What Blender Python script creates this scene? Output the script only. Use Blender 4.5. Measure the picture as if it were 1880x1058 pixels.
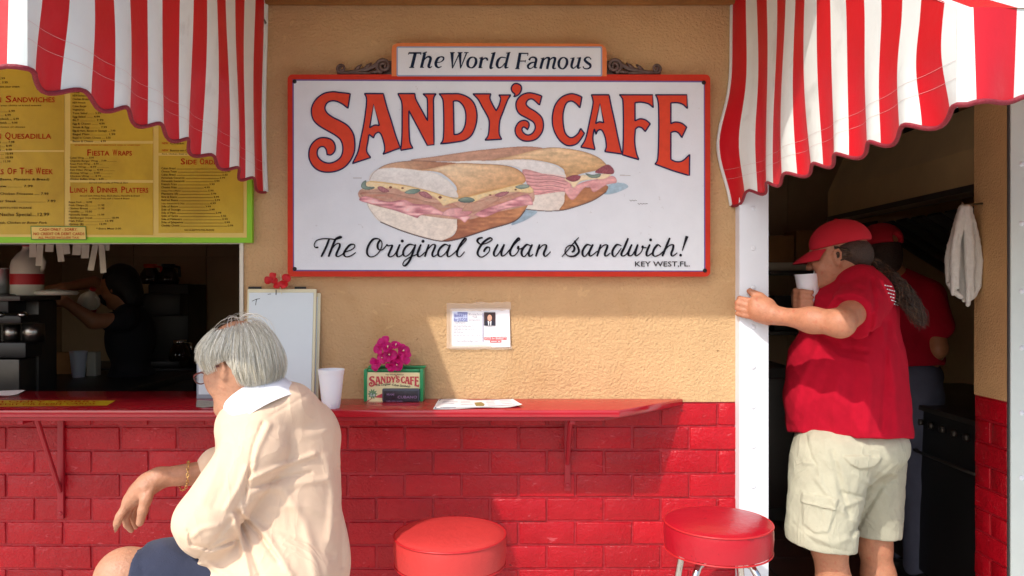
import bpy, bmesh, math, random
import numpy as np
from mathutils import Vector, Matrix, geometry

# ------------------------------------------------------------------ camera, world, sun, exposure
S = bpy.context.scene
COL = S.collection
for o in list(bpy.data.objects):
    bpy.data.objects.remove(o)
F, CX, CY, D, EH = 1400.0, 940.0, 529.0, 2.8, 1.5      # photo focal length in px, centre, camera distance to the wall, eye height
cam = bpy.data.objects.new('camera', bpy.data.cameras.new('camera'))
COL.objects.link(cam)
cam.location = (0, -D, EH)
cam.rotation_euler = (math.radians(90), 0, 0)
cam.data.sensor_width = 36
cam.data.lens = 36 * F / 1880.0
cam.data.clip_start = 0.05
cam.data.clip_end = 1000
S.camera = cam
SUN_VEC = Vector((-0.67, -1.0, 1.22)).normalized()     # towards the sun
W = bpy.data.worlds.new('World'); S.world = W; W.use_nodes = True
wn = W.node_tree.nodes; wl = W.node_tree.links
bg = wn['Background']; sky = wn.new('ShaderNodeTexSky')
sky.sky_type = 'NISHITA'; sky.sun_disc = False
sky.sun_elevation = math.asin(SUN_VEC.z)
sky.sun_rotation = math.atan2(SUN_VEC.x, SUN_VEC.y)
sky.air_density = 1.0; sky.dust_density = 2.5; sky.ozone_density = 0.6
wl.new(sky.outputs[0], bg.inputs[0]); bg.inputs[1].default_value = 0.15
sl = bpy.data.lights.new('sun', 'SUN'); sl.energy = 2.05; sl.angle = math.radians(0.55); sl.color = (1.0, 0.94, 0.85)
sun = bpy.data.objects.new('sun', sl); COL.objects.link(sun)
sun.rotation_euler = SUN_VEC.to_track_quat('Z', 'Y').to_euler()
sun.location = (-3, -5, 8)
S.view_settings.view_transform = 'Standard'
S.view_settings.look = 'None'
S.view_settings.exposure = 0.72
S.view_settings.gamma = 1.0
S.render.resolution_x, S.render.resolution_y = 1024, 576

# ------------------------------------------------------------------ helpers
rng = random.Random(7)
def P(px, py, d=0.0):
    """a photo pixel at distance d in front of the wall plane -> world point"""
    r = (D - d) / F
    return Vector(((px - CX) * r, -d, EH - (py - CY) * r))
def srgb(r, g, b):
    def c(v):
        v /= 255.0
        return v / 12.92 if v <= 0.04045 else ((v + 0.055) / 1.055) ** 2.4
    return (c(r), c(g), c(b))

MATS = {}
def mat(name, col, rough=0.6, metal=0.0, var=0.0, vs=6.0, bump=0.0, bs=80.0, spec=0.5, coat=0.0, sss=0.0, stain=None, trans=0.0, sheen=0.0, alpha=1.0, bump2=0.0, bs2=15.0, wr=0.0, ws=12.0):
    m = bpy.data.materials.new(name); m.use_nodes = True
    nt = m.node_tree; N = nt.nodes; L = nt.links
    b = N['Principled BSDF']
    b.inputs['Base Color'].default_value = (*col, 1)
    b.inputs['Roughness'].default_value = rough
    b.inputs['Metallic'].default_value = metal
    b.inputs['Specular IOR Level'].default_value = spec
    b.inputs['Coat Weight'].default_value = coat
    b.inputs['Coat Roughness'].default_value = 0.15
    b.inputs['Subsurface Weight'].default_value = sss
    b.inputs['Subsurface Radius'].default_value = (0.02, 0.008, 0.004)
    b.inputs['Sheen Weight'].default_value = sheen
    b.inputs['Alpha'].default_value = alpha
    g = None
    if var or bump or stain or bump2 or wr:
        g = N.new('ShaderNodeNewGeometry')
    if var or stain:
        n = N.new('ShaderNodeTexNoise'); n.inputs['Scale'].default_value = vs; n.inputs['Detail'].default_value = 6; n.inputs['Roughness'].default_value = 0.62
        L.new(g.outputs['Position'], n.inputs['Vector'])
        mx = N.new('ShaderNodeMix'); mx.data_type = 'RGBA'
        lo = tuple(max(0, c * (1 - var)) for c in col); hi = tuple(min(1, c * (1 + var)) for c in col)
        mx.inputs[6].default_value = (*lo, 1); mx.inputs[7].default_value = (*hi, 1)
        rmp = N.new('ShaderNodeMapRange'); rmp.inputs[1].default_value = 0.28; rmp.inputs[2].default_value = 0.72
        L.new(n.outputs[0], rmp.inputs[0]); L.new(rmp.outputs[0], mx.inputs[0])
        out = mx.outputs[2]
        if stain:                                   # (colour, noise scale, threshold, softness, strength)
            sc, ss, th, so, st = stain
            n2 = N.new('ShaderNodeTexNoise'); n2.inputs['Scale'].default_value = ss; n2.inputs['Detail'].default_value = 5; n2.inputs['Distortion'].default_value = 0.6
            L.new(g.outputs['Position'], n2.inputs['Vector'])
            r2 = N.new('ShaderNodeMapRange'); r2.inputs[1].default_value = th; r2.inputs[2].default_value = th + so; r2.inputs[3].default_value = 0; r2.inputs[4].default_value = st
            L.new(n2.outputs[0], r2.inputs[0])
            m2 = N.new('ShaderNodeMix'); m2.data_type = 'RGBA'; m2.inputs[7].default_value = (*sc, 1)
            L.new(r2.outputs[0], m2.inputs[0]); L.new(out, m2.inputs[6]); out = m2.outputs[2]
        L.new(out, b.inputs['Base Color'])
    nrm = None
    for (bu, sc, dist) in ((bump2, bs2, 0.02), (bump, bs, 0.007)):
        if not bu: continue
        n = N.new('ShaderNodeTexNoise'); n.inputs['Scale'].default_value = sc; n.inputs['Detail'].default_value = 4; n.inputs['Roughness'].default_value = 0.55
        L.new(g.outputs['Position'], n.inputs['Vector'])
        bm = N.new('ShaderNodeBump'); bm.inputs['Strength'].default_value = bu; bm.inputs['Distance'].default_value = dist
        L.new(n.outputs[0], bm.inputs['Height'])
        if nrm: L.new(nrm, bm.inputs['Normal'])
        nrm = bm.outputs[0]
    if wr:                                          # cloth creases: ridged, stretched noise
        mp = N.new('ShaderNodeMapping'); mp.inputs['Scale'].default_value = (1.0, 1.0, 0.55); mp.inputs['Rotation'].default_value = (0.3, 0.7, 0.2)
        n = N.new('ShaderNodeTexNoise'); n.inputs['Scale'].default_value = ws; n.inputs['Detail'].default_value = 2.5; n.inputs['Roughness'].default_value = 0.5; n.inputs['Distortion'].default_value = 0.9
        L.new(g.outputs['Position'], mp.inputs[0]); L.new(mp.outputs[0], n.inputs['Vector'])
        a1 = N.new('ShaderNodeMath'); a1.operation = 'SUBTRACT'; a1.inputs[1].default_value = 0.5; L.new(n.outputs[0], a1.inputs[0])
        a2 = N.new('ShaderNodeMath'); a2.operation = 'ABSOLUTE'; L.new(a1.outputs[0], a2.inputs[0])
        a3 = N.new('ShaderNodeMath'); a3.operation = 'POWER'; a3.inputs[1].default_value = 0.6; L.new(a2.outputs[0], a3.inputs[0])
        bm = N.new('ShaderNodeBump'); bm.inputs['Strength'].default_value = wr; bm.inputs['Distance'].default_value = 0.03; bm.invert = True
        L.new(a3.outputs[0], bm.inputs['Height'])
        if nrm: L.new(nrm, bm.inputs['Normal'])
        nrm = bm.outputs[0]
    if nrm: L.new(nrm, b.inputs['Normal'])
    if trans:
        t = N.new('ShaderNodeBsdfTranslucent'); t.inputs[0].default_value = (*col, 1)
        ms = N.new('ShaderNodeMixShader'); ms.inputs[0].default_value = trans
        L.new(b.outputs[0], ms.inputs[1]); L.new(t.outputs[0], ms.inputs[2])
        L.new(ms.outputs[0], N['Material Output'].inputs[0])
    MATS[name] = m
    return m

def attr_mat(name, rough=0.6, spec=0.4, var=0.0, bump=0.0, bs=80.0, sss=0.0):
    """a material whose colour is the mesh's own colour attribute 'Col' (flat print, hair)"""
    m = mat(name, (0.5, 0.5, 0.5), rough, spec=spec, bump=bump, bs=bs, sss=sss)
    N = m.node_tree.nodes; L = m.node_tree.links
    a = N.new('ShaderNodeAttribute'); a.attribute_name = 'Col'
    L.new(a.outputs['Color'], N['Principled BSDF'].inputs['Base Color'])
    return m

class MB:
    """mesh builder: collects faces, builds ONE mesh object"""
    def __init__(s): s.v = []; s.f = []; s.m = []
    def add(s, vs, fs, mi=0):
        o = len(s.v); s.v += [tuple(x) for x in vs]; s.f += [tuple(i + o for i in f) for f in fs]; s.m += [mi] * len(fs); return s
    def box(s, x0, x1, y0, y1, z0, z1, mi=0, M_=None):
        v = [Vector((x, y, z)) for x in (x0, x1) for y in (y0, y1) for z in (z0, z1)]
        if M_ is not None: v = [M_ @ q for q in v]
        return s.add(v, [(0, 1, 3, 2), (4, 6, 7, 5), (0, 4, 5, 1), (2, 3, 7, 6), (0, 2, 6, 4), (1, 5, 7, 3)], mi)
    def rbox(s, x0, x1, y0, y1, z0, z1, r=0.005, mi=0, M_=None):
        """box with chamfered edges"""
        bm = bmesh.new()
        bmesh.ops.create_cube(bm, size=1.0)
        for v in bm.verts: v.co = Vector(((x0 + x1) / 2 + v.co.x * (x1 - x0), (y0 + y1) / 2 + v.co.y * (y1 - y0), (z0 + z1) / 2 + v.co.z * (z1 - z0)))
        bmesh.ops.bevel(bm, geom=bm.edges[:], offset=r, segments=2, profile=0.6, affect='EDGES')
        return s.bm(bm, mi, M_)
    def bm(s, bm, mi=0, M_=None):
        bm.verts.index_update()
        vs = [(M_ @ v.co) if M_ is not None else v.co.copy() for v in bm.verts]
        s.add(vs, [[v.index for v in f.verts] for f in bm.faces], mi); bm.free(); return s
    def tube(s, pts, r, n=8, mi=0, caps=True, closed=False):
        pts = [Vector(p) for p in pts]; k = len(pts)
        rs = r if isinstance(r, (list, tuple)) else [r] * k
        vs = []; fs = []; prev = None
        for i, p in enumerate(pts):
            if closed: t = pts[(i + 1) % k] - pts[i - 1]
            else: t = pts[min(i + 1, k - 1)] - pts[max(i - 1, 0)]
            t.normalize()
            if prev is None:
                a = Vector((0, 0, 1)) if abs(t.z) < 0.9 else Vector((1, 0, 0))
                u = t.cross(a).normalized()
            else:
                u = (prev - t * prev.dot(t)).normalized()
            prev = u; w = t.cross(u)
            for j in range(n):
                an = 2 * math.pi * j / n
                vs.append(p + (u * math.cos(an) + w * math.sin(an)) * rs[i])
        for i in range(k if closed else k - 1):
            i2 = (i + 1) % k
            for j in range(n):
                fs.append((i * n + j, i * n + (j + 1) % n, i2 * n + (j + 1) % n, i2 * n + j))
        if caps and not closed:
            fs.append(tuple(range(n))[::-1]); fs.append(tuple((k - 1) * n + j for j in range(n)))
        return s.add(vs, fs, mi)
    def lathe(s, prof, n=32, c=(0, 0, 0), mi=0, M_=None, cap=True):
        vs = []; fs = []
        for (r, z) in prof:
            for j in range(n):
                a = 2 * math.pi * j / n
                q = Vector((c[0] + r * math.cos(a), c[1] + r * math.sin(a), c[2] + z))
                vs.append(M_ @ q if M_ is not None else q)
        for i in range(len(prof) - 1):
            for j in range(n):
                fs.append((i * n + j, i * n + (j + 1) % n, (i + 1) * n + (j + 1) % n, (i + 1) * n + j))
        if cap:
            fs.append(tuple(range(n))[::-1]); fs.append(tuple((len(prof) - 1) * n + j for j in range(n)))
        return s.add(vs, fs, mi)
    def poly(s, loops, fn, mi=0):
        """flat polygon with holes; loops of 2D points, fn maps 2D to 3D"""
        loops3 = [[Vector((x, y, 0)) for x, y in l] for l in loops]
        tri = geometry.tessellate_polygon(loops3)
        flat = [p for l in loops for p in l]
        vs = [fn(*p) for p in flat]
        out = []
        for t in tri:
            a, b, c = t
            n = (Vector(vs[b]) - Vector(vs[a])).cross(Vector(vs[c]) - Vector(vs[a]))
            out.append((a, b, c) if n.y <= 0 else (a, c, b))
        return s.add(vs, out, mi)
    def ribbon(s, pts, ws, fn, mi=0, closed=False):
        """flat stroke through 2D points with a width per point"""
        k = len(pts); ws = ws if isinstance(ws, (list, tuple)) else [ws] * k
        vs = []; fs = []
        for i in range(k):
            if closed: a, b, c = pts[i - 1], pts[i], pts[(i + 1) % k]
            else: a, b, c = pts[max(i - 1, 0)], pts[i], pts[min(i + 1, k - 1)]
            tx, ty = c[0] - a[0], c[1] - a[1]; l = math.hypot(tx, ty) or 1
            nx, ny = -ty / l, tx / l
            h = ws[i] / 2
            vs += [fn(b[0] + nx * h, b[1] + ny * h), fn(b[0] - nx * h, b[1] - ny * h)]
        for i in range(k if closed else k - 1):
            j = (i + 1) % k
            fs.append((2 * i, 2 * i + 1, 2 * j + 1, 2 * j))
        return s.add(vs, fs, mi)
    def disc(s, c, r, fn, mi=0, n=14):
        vs = [fn(c[0] + r * math.cos(2 * math.pi * j / n), c[1] + r * math.sin(2 * math.pi * j / n)) for j in range(n)]
        return s.add(vs, [tuple(range(n))], mi)
    def mesh(s, name, mats, smooth=False):
        me = bpy.data.meshes.new(name)
        me.from_pydata(s.v, [], s.f)
        for m in (mats if isinstance(mats, (list, tuple)) else [mats]):
            me.materials.append(MATS[m] if isinstance(m, str) else m)
        me.polygons.foreach_set('material_index', s.m)
        if smooth: me.polygons.foreach_set('use_smooth', [True] * len(me.polygons))
        me.update()
        return me
    def build(s, name, mats, parent=None, smooth=False, fix=True):
        me = s.mesh(name, mats, smooth)
        if fix:
            b = bmesh.new(); b.from_mesh(me); bmesh.ops.recalc_face_normals(b, faces=b.faces[:]); b.to_mesh(me); b.free()
        return link(name, me, parent)

def link(name, me, parent=None):
    o = bpy.data.objects.new(name, me); COL.objects.link(o)
    if parent is not None:
        o.parent = parent; o.matrix_parent_inverse = Matrix.Translation(parent.location).inverted()
    return o
def thing(name, label, cat, loc=(0, 0, 0), group=None):
    o = bpy.data.objects.new(name, None); COL.objects.link(o); o.location = loc
    o.empty_display_size = 0.05
    return tag(o, label, cat, group)
def tag(o, label, cat=None, group=None, kind=None):
    if label: o['label'] = label
    if cat: o['category'] = cat
    if group: o['group'] = group
    if kind: o['kind'] = kind
    return o

def autosmooth(o, ang=35):
    me = o.data
    b = bmesh.new(); b.from_mesh(me)
    for f in b.faces: f.smooth = True
    for e in b.edges:
        e.smooth = not (len(e.link_faces) == 2 and e.calc_face_angle(0) > math.radians(ang))
    b.to_mesh(me); b.free()
    return o

def smooth_path(pts, closed=True, n=6):
    """Catmull-Rom through (x, y[, 1 = corner]) points; corners stay sharp"""
    k = len(pts); out = []
    rng_ = range(k) if closed else range(k - 1)
    for i in rng_:
        p1, p2 = pts[i], pts[(i + 1) % k]
        p0 = pts[i - 1] if (closed or i > 0) else p1
        p3 = pts[(i + 2) % k] if (closed or i + 2 < k) else p2
        if len(p1) > 2: p0 = p1
        if len(p2) > 2: p3 = p2
        if len(p1) > 2 and len(p2) > 2:
            out.append(p1[:2]); continue
        for j in range(n):
            t = j / n; t2 = t * t; t3 = t2 * t
            out.append(tuple(0.5 * (2 * p1[c] + (p2[c] - p0[c]) * t + (2 * p0[c] - 5 * p1[c] + 4 * p2[c] - p3[c]) * t2 + (3 * p1[c] - p0[c] - 3 * p2[c] + p3[c]) * t3) for c in (0, 1)))
    if not closed: out.append(tuple(pts[-1][:2]))
    return out

_glyphs = {}
def text_mesh(body):
    """flat built-in-font text -> (verts, faces, width, height of a capital)"""
    if body in _glyphs: return _glyphs[body]
    c = bpy.data.curves.new('t', 'FONT'); c.body = body; c.resolution_u = 2; c.offset = 0.008
    o = bpy.data.objects.new('t', c); COL.objects.link(o)
    dg = bpy.context.evaluated_depsgraph_get(); dg.update()
    me = o.evaluated_get(dg).to_mesh()
    v = [tuple(x.co[:2]) for x in me.vertices]; f = [tuple(p.vertices) for p in me.polygons]
    o.evaluated_get(dg).to_mesh_clear()
    bpy.data.objects.remove(o); bpy.data.curves.remove(c)
    w = max((x for x, _ in v), default=0.1)
    _glyphs[body] = (v, f, w)
    return _glyphs[body]
def put_text(mb, body, x, y, h, fn, mi=0, width=None, align='l', shear=0.0):
    """text with its baseline at 2D (x, y) (y down), capital height h, drawn through fn(x, y)"""
    v, f, w = text_mesh(body)
    sy = h / 0.70; sx = sy if width is None else width / w
    ox = x - (w * sx / 2 if align == 'c' else w * sx if align == 'r' else 0)
    mb.add([fn(ox + a * sx + b * shear * sy, y - b * sy) for a, b in v], f, mi)
# ------------------------------------------------------------------ materials
mat('stucco', srgb(204, 168, 124), 0.85, var=0.10, vs=2.2, bump=1.0, bs=105, spec=0.25, stain=(srgb(186, 144, 92), 3.2, 0.54, 0.18, 0.5), bump2=0.25, bs2=34)
def specks(name, col, scale, th, st):
    m = MATS[name]; N = m.node_tree.nodes; L = m.node_tree.links; b = N['Principled BSDF']
    src = b.inputs['Base Color'].links[0].from_socket; g = N.new('ShaderNodeNewGeometry')
    n = N.new('ShaderNodeTexNoise'); n.inputs['Scale'].default_value = scale; n.inputs['Detail'].default_value = 3; n.inputs['Distortion'].default_value = 0.5
    L.new(g.outputs['Position'], n.inputs['Vector'])
    r = N.new('ShaderNodeMapRange'); r.inputs[1].default_value = th; r.inputs[2].default_value = th + 0.03; r.inputs[4].default_value = st
    L.new(n.outputs[0], r.inputs[0]); mx = N.new('ShaderNodeMix'); mx.data_type = 'RGBA'; mx.inputs[7].default_value = (*col, 1)
    L.new(r.outputs[0], mx.inputs[0]); L.new(src, mx.inputs[6]); L.new(mx.outputs[2], b.inputs['Base Color'])
specks('stucco', srgb(120, 84, 46), 62, 0.735, 0.7); specks('stucco', srgb(226, 192, 140), 17, 0.66, 0.35)
mat('stucco_edge', srgb(198, 158, 110), 0.85, var=0.10, vs=5, bump=0.6, bs=130, spec=0.25)
def brick_material():
    m = mat('brick_paint', srgb(172, 10, 28), 0.27, var=0.16, vs=4.0, bump=0.45, bs=120, spec=0.38, bump2=0.36, bs2=24)
    N = m.node_tree.nodes; L = m.node_tree.links; b = N['Principled BSDF']
    src = b.inputs['Base Color'].links[0].from_socket
    oi = N.new('ShaderNodeObjectInfo')
    hs = N.new('ShaderNodeHueSaturation')
    mr = N.new('ShaderNodeMapRange'); mr.inputs[3].default_value = 0.82; mr.inputs[4].default_value = 1.12
    L.new(oi.outputs['Random'], mr.inputs[0]); L.new(mr.outputs[0], hs.inputs['Value']); L.new(src, hs.inputs['Color'])
    g = N.new('ShaderNodeNewGeometry')
    mp = N.new('ShaderNodeMapping'); mp.inputs['Scale'].default_value = (1, 1, 2.6); mp.inputs['Rotation'].default_value = (0, 0.5, 0)
    n = N.new('ShaderNodeTexNoise'); n.inputs['Scale'].default_value = 26; n.inputs['Detail'].default_value = 7; n.inputs['Distortion'].default_value = 1.4
    L.new(g.outputs['Position'], mp.inputs[0]); L.new(mp.outputs[0], n.inputs['Vector'])
    r = N.new('ShaderNodeMapRange'); r.inputs[1].default_value = 0.655; r.inputs[2].default_value = 0.72; r.inputs[4].default_value = 0.35
    L.new(n.outputs[0], r.inputs[0])
    mx = N.new('ShaderNodeMix'); mx.data_type = 'RGBA'; mx.inputs[7].default_value = (*srgb(226, 120, 128), 1)
    L.new(r.outputs[0], mx.inputs[0]); L.new(hs.outputs[0], mx.inputs[6]); L.new(mx.outputs[2], b.inputs['Base Color'])
brick_material()
specks('brick_paint', srgb(84, 10, 22), 75, 0.70, 0.6)
mat('mortar_paint', srgb(164, 14, 32), 0.45, var=0.2, vs=9, bump=0.8, bs=90)
mat('counter_paint', srgb(172, 24, 40), 0.12, var=0.10, vs=5, bump=0.06, bs=60, spec=0.6, coat=0.35, stain=(srgb(226, 150, 140), 150, 0.73, 0.03, 0.8))
mat('bracket_paint', srgb(160, 22, 38), 0.4, var=0.12, vs=12, bump=0.2)
mat('white_post', srgb(222, 228, 236), 0.42, var=0.03, vs=8, bump=0.08, bs=30)
mat('white_post_shaded', srgb(205, 215, 212), 0.5, var=0.04, vs=6, bump=0.08, bs=30)  # right post is white too; its shade is put into this greyer colour
mat('dark_gap', srgb(70, 66, 66), 0.6)
mat('aluminium', srgb(190, 186, 178), 0.35, metal=0.6, var=0.05)
mat('wood_trim', srgb(150, 104, 52), 0.6, var=0.2, vs=10, bump=0.2)
mat('soffit_paint', srgb(205, 178, 130), 0.7, var=0.06)
mat('concrete', srgb(206, 201, 190), 0.85, var=0.12, vs=3, bump=0.5, bs=60)
mat('asphalt', (0.05, 0.05, 0.052), 0.9, var=0.2, vs=5, bump=0.6, bs=90)
mat('tile_floor', srgb(96, 52, 40), 0.35, var=0.15, vs=4)
mat('grout', srgb(60, 50, 46), 0.8)
mat('kitchen_wall', srgb(196, 166, 124), 0.6, var=0.15, vs=2)
mat('kitchen_ceiling', srgb(226, 220, 208), 0.8)
mat('sign_white', srgb(226, 231, 238), 0.5, var=0.035, vs=9, bump=0.12, bs=200, stain=(srgb(196, 196, 200), 60, 0.70, 0.05, 0.5))
mat('sign_red', srgb(200, 54, 34), 0.6, spec=0.2, var=0.10, vs=14, bump=0.15, bs=150)
mat('sign_orange', srgb(222, 122, 62), 0.5, var=0.10, vs=14, bump=0.15, bs=150)
mat('sign_navy', srgb(42, 40, 80), 0.6, spec=0.15)
mat('sign_ink', srgb(20, 20, 30), 0.6, spec=0.15)
mat('sign_teal', srgb(26, 40, 66), 0.6, spec=0.15)
mat('sign_pale_blue', srgb(150, 164, 196), 0.5)
mat('letter_red', srgb(218, 72, 46), 0.6, spec=0.2, var=0.08, vs=40, bump=0.1, bs=180)
mat('sign_purple', srgb(104, 84, 150), 0.5)
mat('bronze', srgb(104, 84, 78), 0.5, metal=0.25, var=0.35, vs=40, bump=0.4, bs=60)
mat('screw_dark', (0.02, 0.02, 0.025), 0.4, metal=0.5)
mat('vinyl_red', srgb(204, 22, 36), 0.36, var=0.06, vs=7, bump=0.12, bs=40, trans=0.06, bump2=0.12, bs2=9)
mat('vinyl_white', srgb(232, 238, 234), 0.38, var=0.04, vs=5, bump=0.12, bs=40, trans=0.08, bump2=0.12, bs2=9, stain=(srgb(188, 192, 186), 7, 0.57, 0.15, 0.5))
mat('vinyl_trim', srgb(136, 30, 46), 0.55, var=0.15, vs=50, bump=0.5, bs=200)
mat('stitch', srgb(216, 190, 190), 0.7)
mat('menu_yellow', srgb(198, 168, 44), 0.4, var=0.12, vs=7, stain=(srgb(170, 138, 30), 4, 0.5, 0.2, 0.6))
mat('menu_pale', srgb(218, 194, 104), 0.4, var=0.08, vs=6)
mat('menu_green', srgb(138, 202, 40), 0.4, var=0.06)
mat('print_red', srgb(178, 36, 16), 0.6, spec=0.15)
mat('print_brown', srgb(46, 30, 12), 0.6, spec=0.15)
mat('print_green', srgb(66, 134, 44), 0.5)
mat('foam', srgb(236, 238, 244), 0.55, bump=0.12, bs=400, sss=0.15)
mat('paper', srgb(240, 240, 244), 0.6, var=0.02, vs=30)
mat('board_white', srgb(214, 226, 232), 0.28, var=0.03, vs=5)
mat('board_cream', srgb(226, 222, 188), 0.5, var=0.06)
mat('tape_black', (0.015, 0.014, 0.014), 0.5)
mat('tape_clear', srgb(236, 214, 190), 0.2, alpha=0.45, spec=0.7)
mat('holder_green', srgb(38, 150, 92), 0.35, var=0.08, vs=20)
mat('holder_label', srgb(246, 232, 178), 0.4)
mat('holder_window', srgb(46, 38, 52), 0.3, var=0.5, vs=90)
mat('bougainvillea', srgb(206, 10, 122), 0.55, var=0.3, vs=60, trans=0.25)
mat('flower_centre', srgb(250, 230, 190), 0.5)
mat('stem_green', srgb(60, 84, 40), 0.6)
mat('ribbon_red', srgb(204, 24, 34), 0.5, var=0.25, vs=60, trans=0.15)
mat('decal_yellow', srgb(214, 182, 30), 0.35, var=0.1, vs=20)
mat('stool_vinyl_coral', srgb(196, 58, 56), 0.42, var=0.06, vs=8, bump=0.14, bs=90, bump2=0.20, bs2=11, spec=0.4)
mat('stool_vinyl', srgb(172, 20, 38), 0.30, var=0.06, vs=8, bump=0.14, bs=90, bump2=0.22, bs2=11, spec=0.5)
specks('stool_vinyl', srgb(112, 14, 28), 40, 0.66, 0.5)
mat('stool_piping', srgb(190, 34, 40), 0.4)
mat('chrome', srgb(210, 208, 204), 0.12, metal=1.0)
mat('steel', srgb(150, 146, 140), 0.28, metal=1.0, var=0.08, vs=5)
mat('hood_steel', srgb(220, 190, 138), 0.34, metal=0.25, var=0.12, vs=3)
mat('dark_steel', srgb(78, 74, 70), 0.4, metal=0.6, var=0.2, vs=6)
mat('black_plastic', (0.014, 0.014, 0.015), 0.4)
mat('cardboard', srgb(172, 122, 70), 0.8, var=0.12, vs=10)
mat('jug_plastic', srgb(226, 216, 196), 0.4, sss=0.1)
mat('label_red', srgb(190, 30, 34), 0.5)
mat('ticket', srgb(222, 212, 190), 0.7)
mat('orange_plastic', srgb(222, 70, 24), 0.4)
mat('coffee_glass', (0.03, 0.012, 0.006), 0.08, spec=0.7)
mat('towel', srgb(214, 212, 206), 0.95, var=0.08, vs=60, bump=0.9, bs=260, sheen=0.3)
mat('cloth_cream', srgb(228, 198, 170), 0.85, var=0.03, vs=6, bump=0.25, bs=500, sheen=0.15, wr=0.22, ws=9)
mat('cloth_white', srgb(232, 234, 240), 0.85, bump=0.2, bs=500)
mat('cloth_navy', srgb(44, 50, 72), 0.9, var=0.12, vs=20, bump=0.35, bs=500, sheen=0.1)
mat('cloth_red', srgb(174, 12, 40), 0.95, var=0.08, vs=20, bump=0.3, bs=420, spec=0.2, wr=0.16, ws=7)
mat('cloth_cap', srgb(186, 14, 38), 0.85, var=0.05, vs=20, bump=0.3, bs=420)
mat('cloth_khaki', srgb(178, 176, 156), 0.95, var=0.08, vs=14, bump=0.35, bs=420, spec=0.2, wr=0.30, ws=11)
mat('cloth_grey', srgb(92, 96, 116), 0.9, var=0.08, vs=20, bump=0.3, bs=400)
mat('cloth_black', srgb(26, 24, 28), 0.9, var=0.1, vs=20)
mat('skin_tan', srgb(186, 136, 108), 0.5, var=0.14, vs=38, bump=0.35, bs=120, sss=0.10, stain=(srgb(158, 96, 74), 55, 0.60, 0.12, 0.35))
mat('skin_red', srgb(198, 122, 92), 0.5, var=0.14, vs=38, bump=0.25, bs=170, sss=0.10, stain=(srgb(170, 80, 60), 60, 0.58, 0.12, 0.4))
mat('skin_olive', srgb(176, 116, 80), 0.5, var=0.08, vs=30, sss=0.08)
mat('leather_black', (0.012, 0.012, 0.012), 0.35)
mat('gold', srgb(226, 190, 120), 0.25, metal=1.0)
mat('glasses_frame', srgb(96, 44, 40), 0.3)
mat('lens', srgb(190, 190, 190), 0.05, alpha=0.25, spec=0.8)
mat('eye_white', srgb(220, 214, 206), 0.3)
mat('eye_dark', (0.02, 0.014, 0.01), 0.2)
mat('straw', srgb(220, 220, 210), 0.4)
attr_mat('hair_strand', 0.45, 0.4)
attr_mat('painting_print', 0.55, 0.4, bump=0.12, bs=180)

# ------------------------------------------------------------------ setting: ground, street, kitchen shell
g = MB().add([(-60, -4.2, 0), (60, -4.2, 0), (60, 0.2, 0), (-60, 0.2, 0)], [(0, 1, 2, 3)]).build('pavement', 'concrete'); g['kind'] = 'structure'
k = MB()
k.box(-60, 60, -4.35, -4.2, -0.15, 0.0)
tag(k.build('kerb', 'concrete'), None, kind='structure')
k = MB().add([(-300, -300, -0.13), (300, -300, -0.13), (300, 300, -0.13), (-300, 300, -0.13)], [(0, 1, 2, 3)])
tag(k.build('road', 'asphalt'), None, kind='structure')
TH = 0.20          # wall thickness
KX0, KX1, KY1, KZ = -3.6, 2.75, 3.3, 2.60
k = MB().add([(KX0, 0.2, 0.002), (KX1, 0.2, 0.002), (KX1, KY1, 0.002), (KX0, KY1, 0.002)], [(0, 1, 2, 3)])
kitchen_floor = tag(k.build('kitchen_floor', 'grout'), None, kind='structure')
tile_me = MB().rbox(-0.148, 0.148, -0.148, 0.148, 0, 0.006, 0.002).mesh('floor_tile', 'tile_floor')
for i in range(8):
    for j in range(10):
        x = 0.62 + i * 0.302; y = 0.36 + j * 0.302
        if x + 0.148 > KX1 or y + 0.148 > KY1: continue
        t = link('floor_tile', tile_me, kitchen_floor); t.location = (x, y, 0.002)
k = MB()
k.box(KX0 - 0.1, KX1 + 0.1, KY1, KY1 + 0.1, -0.1, 2.75)
tag(k.build('kitchen_back_wall', 'kitchen_wall'), None, kind='structure')
kb = bpy.data.objects['kitchen_back_wall']
for i in range(11):
    x0 = KX0 + i * 0.58
    for (z0, z1) in ((0.9, 1.74), (1.75, 2.58)):
        MB().rbox(x0 + 0.004, min(x0 + 0.576, KX1), KY1 - 0.012, KY1 + 0.002, z0, z1, 0.004).build('wall_panel', 'kitchen_wall', kb)
tag(MB().box(KX0 - 0.1, KX0, TH, KY1, -0.1, 2.75).build('kitchen_side_wall', 'kitchen_wall'), None, kind='structure')
tag(MB().box(KX1, KX1 + 0.1, TH, KY1, -0.1, 2.75).build('kitchen_side_wall', 'kitchen_wall'), None, kind='structure')
tag(MB().box(KX0 - 0.1, KX1 + 0.1, TH + 0.001, KY1 + 0.1, 2.751, 2.85).build('kitchen_ceiling', 'kitchen_ceiling'), None, kind='structure')

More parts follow.
